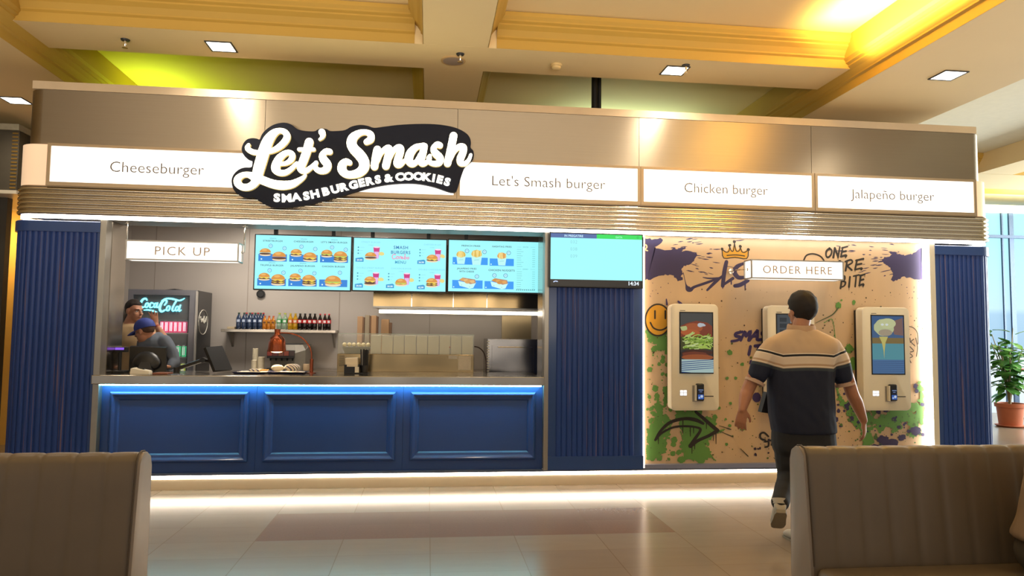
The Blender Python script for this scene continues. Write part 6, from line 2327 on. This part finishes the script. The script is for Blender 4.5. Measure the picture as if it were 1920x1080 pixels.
# crossbody bag at his left hip, in front of him
m = MB()
b0 = W(1436, 760, 0.17)
m.rings([[b0 + Vector((x, y, z)) for x, z in ((-0.045, -0.05), (0.10, -0.07), (0.12, 0.08), (0.0, 0.10))] for y in (-0.02, 0.04)])
o = m.build('shoulder_bag', mat('bag_black', '26262a', 0.5))
o.parent = t
o.matrix_parent_inverse = Matrix.Translation(-t.matrix_basis.translation)

# ------------------------------------------------------------------ kitchen staff: man with a raised hand
def C5(x, y, Y):
    return at(200 + x / 6.75, 550 + y / 6.75, Y)
KZ = 0.10
YK = 1.36
t = thing('person', (C5(300, 500, YK).x, YK, KZ), 'man in a cream t-shirt behind the counter raising one hand', 'person')
hc = C5(350, 225, YK)
HR = Matrix.Rotation(math.radians(-118), 3, 'Z') @ Matrix.Rotation(math.radians(-6), 3, 'X')
shL, shR = C5(200, 440, YK + 0.02), C5(418, 450, YK)
bx = (shL.x + shR.x) / 2
m = MB()
head(m, hc, HR, 1.0)
limb(m, [hc + Vector((-0.01, 0.0, -0.05)), C5(290, 370, YK), C5(300, 420, YK)], [0.055, 0.056, 0.07])
zk = lambda y: C5(300, y, YK).z
sections(m, [(bx, YK, zk(412), 0.05, 0.05), (bx, YK, zk(455), 0.15, 0.08), (bx, YK, zk(600), 0.165, 0.11), (bx, YK, zk(900), 0.16, 0.12), (bx, YK, 0.92, 0.165, 0.12)])
el = C5(735, 585, YK - 0.12)
wr = C5(625, 400, YK - 0.16)
limb(m, [shR, shR.lerp(el, 0.5), el, el.lerp(wr, 0.5), wr], [0.055, 0.046, 0.040, 0.038, 0.027])
hand(m, wr, (-0.25, -0.05, 1), (-0.2, 1, 0), (-1, 0, 0.2), 0.95, 0.12, 0.2)
elL_, wrL_ = C5(165, 760, YK), C5(240, 960, YK - 0.1)
limb(m, [shL, shL.lerp(elL_, .5), elL_, elL_.lerp(wrL_, .5), wrL_], [0.055, 0.048, 0.041, 0.038, 0.028])
hand(m, wrL_, (0.5, -0.4, -0.5), (-0.3, -0.5, 0.5), (1, 0, 0), 0.95, 0.5)
for sx in (-1, 1):
    limb(m, [(bx + sx * 0.09, YK, 0.92), (bx + sx * 0.09, YK, 0.52), (bx + sx * 0.09, YK, KZ + 0.08)], [0.075, 0.05, 0.036])
    limb(m, [(bx + sx * 0.09, YK, KZ + 0.05), (bx + sx * 0.10, YK - 0.14, KZ + 0.03)], [0.036, 0.028])
remeshed(m, 'body', SKIN, t, 0.0075, 2)
hair('hair', hc, HR, t, '241a14', 1.0, low=-0.05, front=0.062, puff=1.10, seed=2, sides=0.02)
face_parts(hc, HR, t)
m = MB()
sections(m, [(bx, YK, zk(385), 0.072, 0.068), (bx, YK, zk(408), 0.12, 0.082), (bx, YK, zk(440), 0.178, 0.10), (bx, YK, zk(600), 0.182, 0.128), (bx, YK, zk(900), 0.178, 0.135), (bx, YK, 0.90, 0.185, 0.14)])
limb(m, [shR + Vector((-0.03, 0, 0)), shR.lerp(el, 0.3), shR.lerp(el, 0.55)], [0.07, 0.068, 0.064])
limb(m, [shL + Vector((0.03, 0, 0)), shL.lerp(elL_, 0.4), shL.lerp(elL_, 0.65)], [0.07, 0.07, 0.066])
remeshed(m, 't_shirt', mat('cream_shirt', 'b0946c', 0.85), t, 0.009, 4, lambda v: v + Vector((0.004 * mnoise.noise(v * 12), 0.006 * mnoise.noise(v * 11), 0)))
m = MB()
sections(m, [(bx, YK, 0.93, 0.178, 0.13), (bx, YK, 0.84, 0.18, 0.13), (bx, YK, 0.78, 0.15, 0.11)])
for sx in (-1, 1):
    limb(m, [(bx + sx * 0.09, YK, 0.86), (bx + sx * 0.09, YK, 0.52), (bx + sx * 0.09, YK, KZ + 0.12)], [0.09, 0.068, 0.06])
remeshed(m, 'trousers', MATS['black_trousers'], t, 0.010, 3)
m = MB()
for sx in (-1, 1):
    pass
for sx in (-1, 1):
    m = MB()
    m.ell((bx + sx * 0.095, YK - 0.06, KZ + 0.036), (0.046, 0.13, 0.035), 16, 10)
    m.build('shoe', M_DARK, t, smooth=60)
m = MB()
d = (wr - el).normalized()
m.tube([wr - d * 0.02, wr - d * 0.002], 0.031, 16)
m.build('wristband', mat('band_red', '9a4a3c', 0.5), t, smooth=40)

# ------------------------------------------------------------------ kitchen staff: woman in a blue cap bending over the register
YB = 0.90
t = thing('person', (C5(640, 600, YB).x, YB + 0.1, KZ), 'woman in a blue cap and grey sweatshirt bending over the register', 'person')
hc = C5(478, 480, YB)
HR = Matrix.Rotation(math.radians(76), 3, 'Z') @ Matrix.Rotation(math.radians(-17), 3, 'X')
m = MB()
head(m, hc, HR, 0.98)
nk = C5(600, 560, YB + 0.08)
limb(m, [hc + Vector((0.03, 0.01, -0.04)), C5(575, 545, YB + 0.05), nk + Vector((0.05, 0, -0.02))], [0.052, 0.052, 0.066])
shL, shR = C5(455, 660, YB + 0.20), C5(775, 612, YB + 0.02)
bx = C5(625, 700, YB + 0.12).x
YT = YB + 0.07
zk = lambda y: C5(620, y, YT).z
elR, wrR = C5(862, 850, YB - 0.02), C5(800, 930, YB - 0.10)
elL, wrL = C5(420, 850, YB + 0.05), C5(520, 930, YB - 0.10)
sections(m, [(bx, YT, zk(560), 0.08, 0.07), (bx, YT, zk(610), 0.15, 0.09), (bx, YT + 0.02, zk(760), 0.15, 0.11), (bx + 0.03, YT + 0.03, zk(1000), 0.15, 0.12), (bx + 0.05, YT + 0.04, 0.92, 0.16, 0.12)])
for sh, el, wr, sx in ((shR, elR, wrR, 1), (shL, elL, wrL, -1)):
    limb(m, [sh, sh.lerp(el, 0.5), el, el.lerp(wr, 0.5), wr], [0.042, 0.038, 0.033, 0.032, 0.025])
    hand(m, wr, (-0.3 if sx > 0 else 0.2, -1, 0.15), (0, 0, 1), (-sx, 0, 0), 0.9, 0.3)
for sx in (-1, 1):
    limb(m, [(bx + 0.05 + sx * 0.085, YT + 0.04, 0.92), (bx + 0.05 + sx * 0.085, YT + 0.1, 0.52), (bx + 0.05 + sx * 0.085, YT + 0.05, KZ + 0.08)], [0.075, 0.05, 0.036])
    limb(m, [(bx + 0.05 + sx * 0.085, YT + 0.05, KZ + 0.05), (bx + 0.05 + sx * 0.09, YT, KZ + 0.03)], [0.036, 0.028])
remeshed(m, 'body', SKIN2, t, 0.0075, 2)
hair('hair', hc, HR, t, '4a3222', 0.98, low=-0.045, front=0.06, puff=1.08, seed=7, sides=-0.005)
face_parts(hc, HR, t, 0.98, '3a281c')
# cap
m = MB()
rings = []
for i in range(13):
    th = (PI / 2) * i / 12 * 1.12
    ring_ = []
    for j in range(28):
        ph = 2 * PI * j / 28
        q = Vector((0.090 * math.sin(th) * math.cos(ph), 0.110 * math.sin(th) * math.sin(ph) - 0.012, 0.098 * math.cos(th) + 0.042))
        ring_.append(hc + HR @ q)
    rings.append(ring_)
m.rings(rings)
M_CAPB = mat('cap_blue', '2f3f8a', 0.75, var=0.06)
cp = m.build('cap', M_CAPB, t, smooth=60)
m = MB()
top, bot = [], []
for i in range(15):
    a = PI * (0.12 + 0.76 * i / 14)
    top.append((0.086 * math.cos(a), 0.098 * math.sin(a) - 0.012))
rings = []
for f, drop in ((0.0, 0.0), (0.35, 0.004), (0.7, 0.012), (1.0, 0.024)):
    ring_u = []
    for (x, y) in top:
        ring_u.append((x * (1 - 0.10 * f), y + 0.105 * f * (1 - 0.35 * (x / 0.086) ** 2), drop))
    rings.append(ring_u)
U = [[m.v(hc + HR @ Vector((x, y, 0.034 - d_ - 0.012 * (x / 0.086) ** 2))) for x, y, d_ in r_] for r_ in rings]
Dn = [[m.v(hc + HR @ Vector((x, y, 0.029 - d_ - 0.012 * (x / 0.086) ** 2))) for x, y, d_ in r_] for r_ in rings]
for A in (U, Dn):
    for a_, b_ in zip(A[:-1], A[1:]):
        for j in range(14):
            m.face((a_[j], a_[j + 1], b_[j + 1], b_[j]))
for j in range(14):
    m.face((U[-1][j], U[-1][j + 1], Dn[-1][j + 1], Dn[-1][j]))
for A, B in ((U, Dn),):
    for i in range(3):
        m.face((A[i][0], A[i + 1][0], B[i + 1][0], B[i][0]))
        m.face((A[i][14], A[i + 1][14], B[i + 1][14], B[i][14]))
m.build('brim', M_CAPB, cp, smooth=50)
m = MB()
sections(m, [(bx, YT, zk(552), 0.078, 0.075), (bx, YT, zk(600), 0.165, 0.10), (bx, YT + 0.02, zk(760), 0.172, 0.13), (bx + 0.03, YT + 0.03, zk(1000), 0.17, 0.14), (bx + 0.05, YT + 0.04, 0.90, 0.178, 0.14)])
for sh, el, wr, sx in ((shR, elR, wrR, 1), (shL, elL, wrL, -1)):
    limb(m, [sh + Vector((-sx * 0.03, 0, 0)), sh.lerp(el, 0.5), el, el.lerp(wr, 0.5), el.lerp(wr, 0.85)], [0.072, 0.062, 0.054, 0.05, 0.042])
limb(m, [C5(588, 575, YB + 0.06), nk + Vector((0.05, 0, -0.02)), (bx, YT, zk(640))], [0.066, 0.085, 0.12])
remeshed(m, 'sweatshirt', mat('grey_sweatshirt', '5a626e', 0.85, var=0.08), t, 0.010, 4, lambda v: v + Vector((0.005 * mnoise.noise(v * 13), 0.007 * mnoise.noise(v * 11), 0)))
m = MB()
sections(m, [(bx + 0.05, YT + 0.04, 0.93, 0.165, 0.13), (bx + 0.05, YT + 0.04, 0.84, 0.17, 0.13), (bx + 0.05, YT + 0.04, 0.78, 0.15, 0.11)])
for sx in (-1, 1):
    limb(m, [(bx + 0.05 + sx * 0.085, YT + 0.04, 0.86), (bx + 0.05 + sx * 0.085, YT + 0.1, 0.52), (bx + 0.05 + sx * 0.085, YT + 0.05, KZ + 0.12)], [0.09, 0.068, 0.06])
remeshed(m, 'trousers', MATS['black_trousers'], t, 0.010, 3)
for sx in (-1, 1):
    m = MB()
    m.ell((bx + 0.05 + sx * 0.087, YT + 0.07, KZ + 0.036), (0.044, 0.12, 0.035), 16, 10)
    m.build('shoe', M_DARK, t, smooth=60)

# ------------------------------------------------------------------ person seated at the right edge of the frame
t = thing('person', (2.80, -4.15, 0.452), 'seated person in a brown jacket, cut off by the right edge', 'person')
px0, ys = 2.80, -4.17
m = MB()
hc = Vector((2.82, -4.16, 1.22))
HR = Matrix.Rotation(math.radians(180), 3, 'Z')
head(m, hc, HR, 1.0)
limb(m, [hc + Vector((0, 0.01, -0.05)), (2.82, -4.15, 1.09), (2.82, -4.14, 1.04)], [0.055, 0.056, 0.07])
sections(m, [(2.82, -4.14, 1.06, 0.06, 0.055), (2.82, -4.14, 1.0, 0.15, 0.08), (2.81, -4.15, 0.8, 0.15, 0.11), (2.80, -4.16, 0.6, 0.16, 0.12), (2.80, -4.17, 0.54, 0.15, 0.11)])
for sx in (-1, 1):
    sh, el, wr = Vector((2.82 + sx * 0.17, -4.15, 0.99)), Vector((2.82 + sx * 0.20, -4.22, 0.74)), Vector((2.82 + sx * 0.10, -4.44, 0.66))
    limb(m, [sh - Vector((sx * 0.02, 0, 0.01)), sh.lerp(el, .5), el, el.lerp(wr, .5), wr], [0.04, 0.042, 0.038, 0.034, 0.026])
    hand(m, wr, (-sx * 0.3, -1, -0.1), (0, 0, 1), (-sx, 0, 0), 0.95, 0.4)
    hp, kn, an = Vector((2.80 + sx * 0.09, -4.20, 0.535)), Vector((2.80 + sx * 0.11, -4.60, 0.52)), Vector((2.80 + sx * 0.11, -4.64, 0.09))
    limb(m, [hp, hp.lerp(kn, .5), kn, kn.lerp(an, .4), an], [0.072, 0.065, 0.05, 0.05, 0.036])
    limb(m, [an - Vector((0, 0, 0.03)), an + Vector((0, -0.16, -0.055))], [0.036, 0.028])
remeshed(m, 'body', SKIN, t, 0.009, 2)
hair('hair', hc, HR, t, '2a1e16', 1.0, low=-0.06, front=0.06, puff=1.1, seed=9)
face_parts(hc, HR, t)
m = MB()
sections(m, [(2.82, -4.14, 1.06, 0.085, 0.075), (2.82, -4.14, 1.0, 0.185, 0.11), (2.815, -4.14, 0.86, 0.19, 0.13), (2.80, -4.15, 0.72, 0.215, 0.15), (2.80, -4.15, 0.63, 0.25, 0.165), (2.80, -4.15, 0.605, 0.24, 0.16)])
for sx in (-1, 1):
    sh, el, wr = Vector((2.82 + sx * 0.17, -4.15, 0.99)), Vector((2.82 + sx * 0.20, -4.22, 0.74)), Vector((2.82 + sx * 0.10, -4.44, 0.66))
    limb(m, [sh + Vector((-sx * .03, 0, 0)), sh.lerp(el, .5), el, el.lerp(wr, .5), el.lerp(wr, .85)], [0.075, 0.068, 0.06, 0.055, 0.046])
remeshed(m, 'jacket', mat('brown_jacket', '8a7664', 0.85), t, 0.010, 4, lambda v: v + Vector((0.006 * mnoise.noise(v * 9), 0.006 * mnoise.noise(v * 10), 0)))
m = MB()
sections(m, [(2.80, -4.15, 0.615, 0.22, 0.15), (2.80, -4.15, 0.54, 0.235, 0.16), (2.80, -4.15, 0.475, 0.20, 0.15), (2.80, -4.15, 0.46, 0.15, 0.12)])
for sx in (-1, 1):
    hp, kn, an = Vector((2.80 + sx * 0.10, -4.20, 0.545)), Vector((2.80 + sx * 0.115, -4.60, 0.53)), Vector((2.80 + sx * 0.115, -4.64, 0.13))
    limb(m, [hp, hp.lerp(kn, .5), kn, kn.lerp(an, .5), an], [0.09, 0.085, 0.07, 0.064, 0.06])
remeshed(m, 'trousers', mat('olive_trousers', '4a4438', 0.85), t, 0.010, 4)
for sx in (-1, 1):
    m = MB()
    m.ell((2.80 + sx * 0.11, -4.72, 0.036), (0.044, 0.13, 0.035), 16, 10)
    m.build('shoe', mat('white_sneaker', 'b8b2a6', 0.6), t, smooth=60)

# ================================================================== ceiling fittings
def downlight(px, py, label, CEIL=CEIL):
    c = atz(px, py, CEIL)
    t = thing('downlight', (c.x, c.y, CEIL), label, 'light', 'square ceiling downlights')
    h = 0.105
    m = MB()
    for x0, x1, y0, y1 in ((-h - .014, h + .014, -h - .014, -h), (-h - .014, h + .014, h, h + .014), (-h - .014, -h, -h, h), (h, h + .014, -h, h)):
        m.box(c.x + x0, c.x + x1, c.y + y0, c.y + y1, CEIL - 0.008, CEIL)
    m.build('frame', M_DARK, t)
    m = MB()
    m.box(c.x - h, c.x + h, c.y - h, c.y + h, CEIL - 0.004, CEIL)
    m.build('diffuser', mat('downlight_diffuser', 'fff4e4', 0.4, emit=9.0, var=0), t)
    s = lamp('downlight_beam', 'SPOT', (c.x, c.y, CEIL - 0.02), 75, (1, 0.88, 0.70), (0, 0, 0), 0.09, spot=2.6, blend=0.7)
for q, nm in zip(DOWNLIGHTS, ('above the word Cheeseburger, left of the logo', 'above the Chicken burger lightbox beside a sprinkler', 'at the right, above the right end of the shop', 'at the far left, beside the shop corner')):
    downlight(q[0], q[1], 'glowing square recessed downlight ' + nm, CEIL_LOW if q[0] in (30, 1778) else CEIL)
def sprinkler(px, py, label):
    c = atz(px, py, CEIL)
    t = thing('sprinkler', (c.x, c.y, CEIL), label, 'sprinkler', 'ceiling sprinklers')
    m = MB()
    m.lathe([(0.04, CEIL - 0.001), (0.035, CEIL - 0.012), (0.02, CEIL - 0.014)], (c.x, c.y, 0), 16)
    m.build('escutcheon', M_DARK, t, smooth=40)
    m = MB()
    m.lathe([(0.012, CEIL - 0.0141), (0.012, CEIL - 0.05), (0.006, CEIL - 0.06), (0.006, CEIL - 0.075)], (c.x, c.y, 0), 10)
    m.lathe([(0.024, CEIL - 0.075), (0.024, CEIL - 0.079)], (c.x, c.y, 0), 14)
    m.build('sprinkler_head', M_CHROME, t, smooth=40)
sprinkler(235, 74, 'small metal sprinkler on the ceiling at the far left, above the shop')
sprinkler(863, 101, 'small metal sprinkler beside the round ceiling speaker')
sprinkler(1286, 122, 'small metal sprinkler beside the middle right downlight')
c = atz(850, 113, CEIL)
t = thing('ceiling_speaker', (c.x, c.y, CEIL), 'round grey speaker in the ceiling above the logo sign', 'speaker')
m = MB()
m.lathe([(0.118, CEIL), (0.118, CEIL - 0.008), (0.10, CEIL - 0.012)], (c.x, c.y, 0), 32)
m.build('rim', mat('speaker_rim', 'c8a878', 0.5), t, smooth=40)
m = MB()
m.lathe([(0.099, CEIL - 0.0121), (0.05, CEIL - 0.016), (0.01, CEIL - 0.017)], (c.x, c.y, 0), 32)
m.build('grille', mat('speaker_grille', '9a8a80', 0.5, bump=0.4, scale=300), t, smooth=40)
c = atz(1043, 121, CEIL)
t = thing('smoke_detector', (c.x, c.y, CEIL), 'small cream smoke detector on the ceiling right of the speaker', 'detector')
m = MB()
m.lathe([(0.055, CEIL), (0.055, CEIL - 0.02), (0.048, CEIL - 0.022)], (c.x, c.y, 0), 24)
m.build('base', mat('detector_cream', 'd8bc84', 0.5), t, smooth=40)
m = MB()
m.lathe([(0.046, CEIL - 0.0221), (0.044, CEIL - 0.04), (0.03, CEIL - 0.05)], (c.x, c.y, 0), 24)
m.build('sensor_dome', MATS['detector_cream'], t, smooth=40)
m = MB()
m.tube([(1.79, 0.6, 3.79), (1.79, 0.6, TOPZ - 0.001)], 0.035, 12)
m.tube([(1.85, 0.62, 3.79), (1.85, 0.62, TOPZ - 0.001)], 0.022, 12)
tag(m.build('service_pipe', M_BLACK, smooth=40), 'dark service pipe rising from the shop roof to the ceiling', 'pipe')

# ================================================================== upholstered benches
M_LEATH = mat('taupe_leather', '6b5e4e', 0.42, var=0.10, scale=6, bump=0.12, spec=0.45)
M_LEATH2 = mat('taupe_leather_side', '84776a', 0.45, var=0.08, scale=8, bump=0.1, spec=0.45)
M_SEAM = mat('leather_piping', '4a3c2c', 0.5)
def bench(x0, x1, endside, label, ztop):
    t = thing('bench', ((x0 + x1) / 2, -4.1, 0), label, 'bench', 'upholstered benches in the foreground')
    prof = [(-3.76, 0.12), (-3.76, ztop - 0.06), (-3.775, ztop - 0.018), (-3.80, ztop), (-3.83, ztop + 0.004), (-3.86, ztop - 0.004), (-3.878, ztop - 0.03), (-3.89, ztop - 0.12), (-3.905, 0.70), (-3.92, 0.55), (-3.928, 0.45), (-3.93, 0.12)]
    pitch = 0.128
    n = max(1, round((x1 - x0 - 0.03) / pitch))
    w = (x1 - x0 - 0.03) / n
    xa = x0 + (0.015)
    m = MB()
    rings = []
    sub = 8
    for i in range(n * sub + 1):
        x = xa + i * w / sub
        f = (i % sub) / sub
        bul = math.sin(PI * f) ** 0.28 if 0 < f < 1 else 0.0
        ring_ = []
        for k, (y, z) in enumerate(prof):
            o = (0.009 * bul - 0.006)
            dy = -o if 5 <= k <= 10 else (o if k <= 2 else 0)
            dz = o if 2 <= k <= 6 else 0
            ring_.append((x, y + dy, z + dz * 0.7))
        rings.append(ring_)
    m.rings(rings)
    m.build('backrest', M_LEATH, t, smooth=60)
    for xe, nm in ((x0, 'end_panel'), (x1, 'end_panel')):
        m = MB()
        s = 0.015 if xe == x0 else -0.015
        pr = [(y + (0.003 if k < 3 else -0.004), z + 0.003) for k, (y, z) in enumerate(prof)]
        m.rings([[(xe, y * 0.999 + (-0.0037), z - 0.006) for y, z in pr], [(xe + s * 0.3, y, z) for y, z in pr], [(xe + s, y, z) for y, z in pr]])
        ep = m.build(nm, M_LEATH2, t, smooth=50)
        m = MB()
        P = [(xe + s * 1.02, y - 0.002 if k > 4 else y, z + (0.004 if 2 <= k <= 6 else 0)) for k, (y, z) in enumerate(pr[1:-1])]
        m.tube(P, 0.0035, 6)
        m.build('piping', M_SEAM, ep, smooth=60)
    m = MB()
    m.box(x0 + 0.02, x1 - 0.02, -4.45, -3.935, 0.30, 0.452, 0.03, 3)
    m.build('seat', M_LEATH, t, smooth=50)
    m = MB()
    m.box(x0 + 0.06, x1 - 0.06, -4.38, -3.80, 0.0, 0.119)
    m.build('plinth', M_DARK, t)
    m = MB()
    m.box(x0 + 0.02, x1 - 0.02, -4.42, -3.94, 0.12, 0.299)
    m.build('seat_base', M_LEATH2, t)
bench(-3.10, -1.16, 'r', 'taupe leather bench in the left foreground with vertical channels', 0.958)
bench(1.715, 3.72, 'l', 'taupe leather bench in the right foreground with a person at its edge', 0.962)

# ================================================================== right background: glazed wall, plant
WY = 6.3
wz = at(1893, 395, WY).z
m = MB()
m.box(8.6, 14.9, WY + 0.05, WY + 0.06, 0.0, wz)
def win_mat():
    m = mat('daylit_glass', 'bfeeff', 0.7, emit=1.1, var=0.0, spec=0.05)
    nt = m.node_tree
    b = nt.nodes['Principled BSDF']
    tc = nt.nodes.new('ShaderNodeTexCoord')
    sp = nt.nodes.new('ShaderNodeSeparateXYZ')
    nt.links.new(tc.outputs['Object'], sp.inputs[0])
    mr = nt.nodes.new('ShaderNodeMapRange')
    mr.inputs['From Min'].default_value = 0.2
    mr.inputs['From Max'].default_value = 3.4
    nt.links.new(sp.outputs['Z'], mr.inputs['Value'])
    r = nt.nodes.new('ShaderNodeValToRGB')
    e = r.color_ramp.elements
    e[0].position = 0.0
    e[0].color = lin('dff0fa') + (1,)
    e[1].position = 1.0
    e[1].color = lin('b4f0ff') + (1,)
    for p, c in ((0.28, 'e8f6fc'), (0.36, '9cc4e0'), (0.56, 'a4cce8'), (0.60, 'c2e8fa')):
        q = e.new(p)
        q.color = lin(c) + (1,)
    nt.links.new(mr.outputs['Result'], r.inputs['Fac'])
    nt.links.new(r.outputs['Color'], b.inputs['Emission Color'])
    b.inputs['Base Color'].default_value = (0.02, 0.02, 0.02, 1)
    for l in list(b.inputs['Base Color'].links):
        nt.links.remove(l)
    return m
struct(m.build('window_1', win_mat()))
M_MULL = mat('mullion_blue_grey', '3a4c66', 0.4, 0.3)
m = MB()
for px in (1882, 1899):
    x = at(px, 500, WY).x
    w = 0.10 if px == 1899 else 0.03
    m.box(x - w / 2, x + w / 2, WY + 0.0, WY + 0.04, 0.0, wz)
zt = at(1890, 444, WY).z
m.box(8.6, 14.9, WY - 0.03, WY + 0.04, zt - 0.03, zt + 0.03)
struct(m.build('window_2', M_MULL))
slab('beam', 8.0, 15.0, WY - 0.5, WY + 0.2, wz + 0.01, CEIL - 0.002, MATS['cream_white'])
slab('ceiling', 8.0, 14.9, 4.21, 5.79, TOPZ - 0.03, TOPZ - 0.001, mat('bright_yellow_paint', 'f0d848', 0.6))
lamp('cove_far', 'AREA', (11.6, 5.0, 4.05), 45, (1.0, 0.9, 0.5), (math.radians(180), 0, 0), 1.0, 3.0)
slab('wall_right', 14.9, 15.0, -9, 9, 0, TOPZ, MATS['cream_white'])
c = atz(1895, 800, 0)
t = thing('potted_plant', (c.x, c.y, 0), 'leafy green plant in a terracotta pot by the window', 'plant')
m = MB()
m.lathe([(0.17, 0.03), (0.20, 0.33), (0.225, 0.335), (0.23, 0.40), (0.21, 0.40), (0.20, 0.36)], (c.x, c.y, 0), 28)
m.build('pot', mat('terracotta', 'b5623c', 0.6, var=0.1), t, smooth=40)
m = MB()
m.lathe([(0.20, 0.0), (0.235, 0.03), (0.22, 0.03)], (c.x, c.y, 0), 28)
m.build('saucer', MATS['terracotta'], t, smooth=40)
m = MB()
m.lathe([(0.197, 0.36), (0.05, 0.37)], (c.x, c.y, 0), 20)
m.build('soil', mat('soil', '3a2a1c', 0.9, var=0.3), t)
rnd2 = random.Random(21)
stems = []
m = MB()
for k in range(9):
    an = rnd2.uniform(0, 6.28)
    tx, ty = rnd2.uniform(0.1, 0.42) * math.cos(an), rnd2.uniform(0.1, 0.36) * math.sin(an)
    H = rnd2.uniform(1.15, 1.72)
    P = [(c.x + tx * f ** 1.5, c.y + ty * f ** 1.5, 0.36 + (H - 0.36) * f) for f in (0, .25, .5, .75, 1)]
    stems.append(P)
    m.tube(P, [0.018, 0.015, 0.012, 0.009, 0.006], 8)
m.build('stem', mat('plant_stem', '8a7a58', 0.7), t, smooth=50)
m = MB()
for P in stems:
    for k in range(17):
        f = rnd2.uniform(0.2, 1.0)
        i = min(3, int(f * 4))
        a, b = Vector(P[i]), Vector(P[i + 1])
        q = a.lerp(b, f * 4 - i)
        an = rnd2.uniform(0, 6.28)
        el = rnd2.uniform(-0.5, 0.7)
        d = Vector((math.cos(an) * math.cos(el), math.sin(an) * math.cos(el), math.sin(el)))
        s = d.cross(Vector((0, 0, 1))).normalized()
        u = s.cross(d)
        L, W = rnd2.uniform(0.18, 0.30), rnd2.uniform(0.055, 0.085)
        q0 = q + d * 0.05
        C = [q0 + d * (L * g) - u * (0.06 * g * g) for g in (0, .25, .5, .75, 1)]
        ws = [0.004, W * 0.85, W, W * 0.7, 0.003]
        Lr = [m.v(p + s * w_ + u * 0.012) for p, w_ in zip(C, ws)]
        Cc = [m.v(p) for p in C]
        Rr = [m.v(p - s * w_ + u * 0.012) for p, w_ in zip(C, ws)]
        for j in range(4):
            m.face((Lr[j], Lr[j + 1], Cc[j + 1], Cc[j]))
            m.face((Cc[j], Cc[j + 1], Rr[j + 1], Rr[j]))
m.build('foliage', mat('leaf_green', '5f9a4a', 0.4, var=0.35, scale=4), t, smooth=60)
# red bench seat far right by the window
c2 = at(1915, 692, 5.4)
t = thing('red_table', (c2.x, 5.4, 0), 'small red topped table behind the plant', 'table')
m = MB()
m.box(c2.x - 0.25, c2.x + 0.5, 5.1, 5.7, c2.z - 0.03, c2.z, 0.01)
m.build('table_top', mat('red_laminate', 'd8543c', 0.4), t)
m = MB()
m.tube([(c2.x + 0.1, 5.4, 0.0), (c2.x + 0.1, 5.4, c2.z - 0.031)], 0.03, 12)
m.lathe([(0.2, 0.0), (0.18, 0.015), (0.04, 0.02)], (c2.x + 0.1, 5.4, 0), 20)
m.build('pedestal', M_GREYMETAL, t)

# ================================================================== left background: dark sign unit and yellow lit wall
YN = 1.6
xr = at(33, 320, YN).x
zb = at(20, 357, YN).z
zt = at(20, 245, YN).z
t = thing('neighbour_fascia', (xr - 1.0, YN, zb), 'dark fascia box of the next shop at the far left', 'fascia')
m = MB()
m.box(-8.79, xr, YN, YN + 1.2, zb, zt)
m.build('fascia_box', mat('fascia_dark', '3a3428', 0.6, var=0.2), t)
m = MB()
x0 = at(20, 320, YN).x
for j in range(16):
    z = zb + 0.03 + (zt - zb - 0.06) * j / 15
    m.box(x0, xr - 0.01, YN - 0.006, YN - 0.0005, z - 0.008, z + 0.008)
m.build('brass_mesh', mat('brass', 'a08040', 0.35, 0.8), t)
m = MB()
m.box(-8.79, xr + 0.01, YN - 0.04, YN + 1.2, zt + 0.0005, zt + 0.07)
m.build('ledge', mat('marble_ledge', '8f8a78', 0.4, var=0.3, scale=20), t)
m = MB()
m.box(-8.79, xr + 0.01, YN - 0.02, YN + 1.2, zb - 0.04, zb - 0.0005)
m.build('bottom_trim', mat('pale_trim', 'b8b0a0', 0.4), t)
slab('wall_left_shop', -8.79, -4.2, 2.85, 3.0, 0, zb, mat('amber_wall', 'd8a850', 0.7))
m = MB()
x = at(6, 600, 1.9).x
m.box(x - 0.4, x, 1.85, 1.95, 0.0, zb - 0.041)
struct(m.build('wall_left_post', mat('post_dark', '2e2a24', 0.5)))
lamp('neighbour_glow', 'AREA', (-5.2, 2.4, 2.7), 14, (1, 0.7, 0.3), (math.radians(50), 0, 0), 1.0, 0.3)
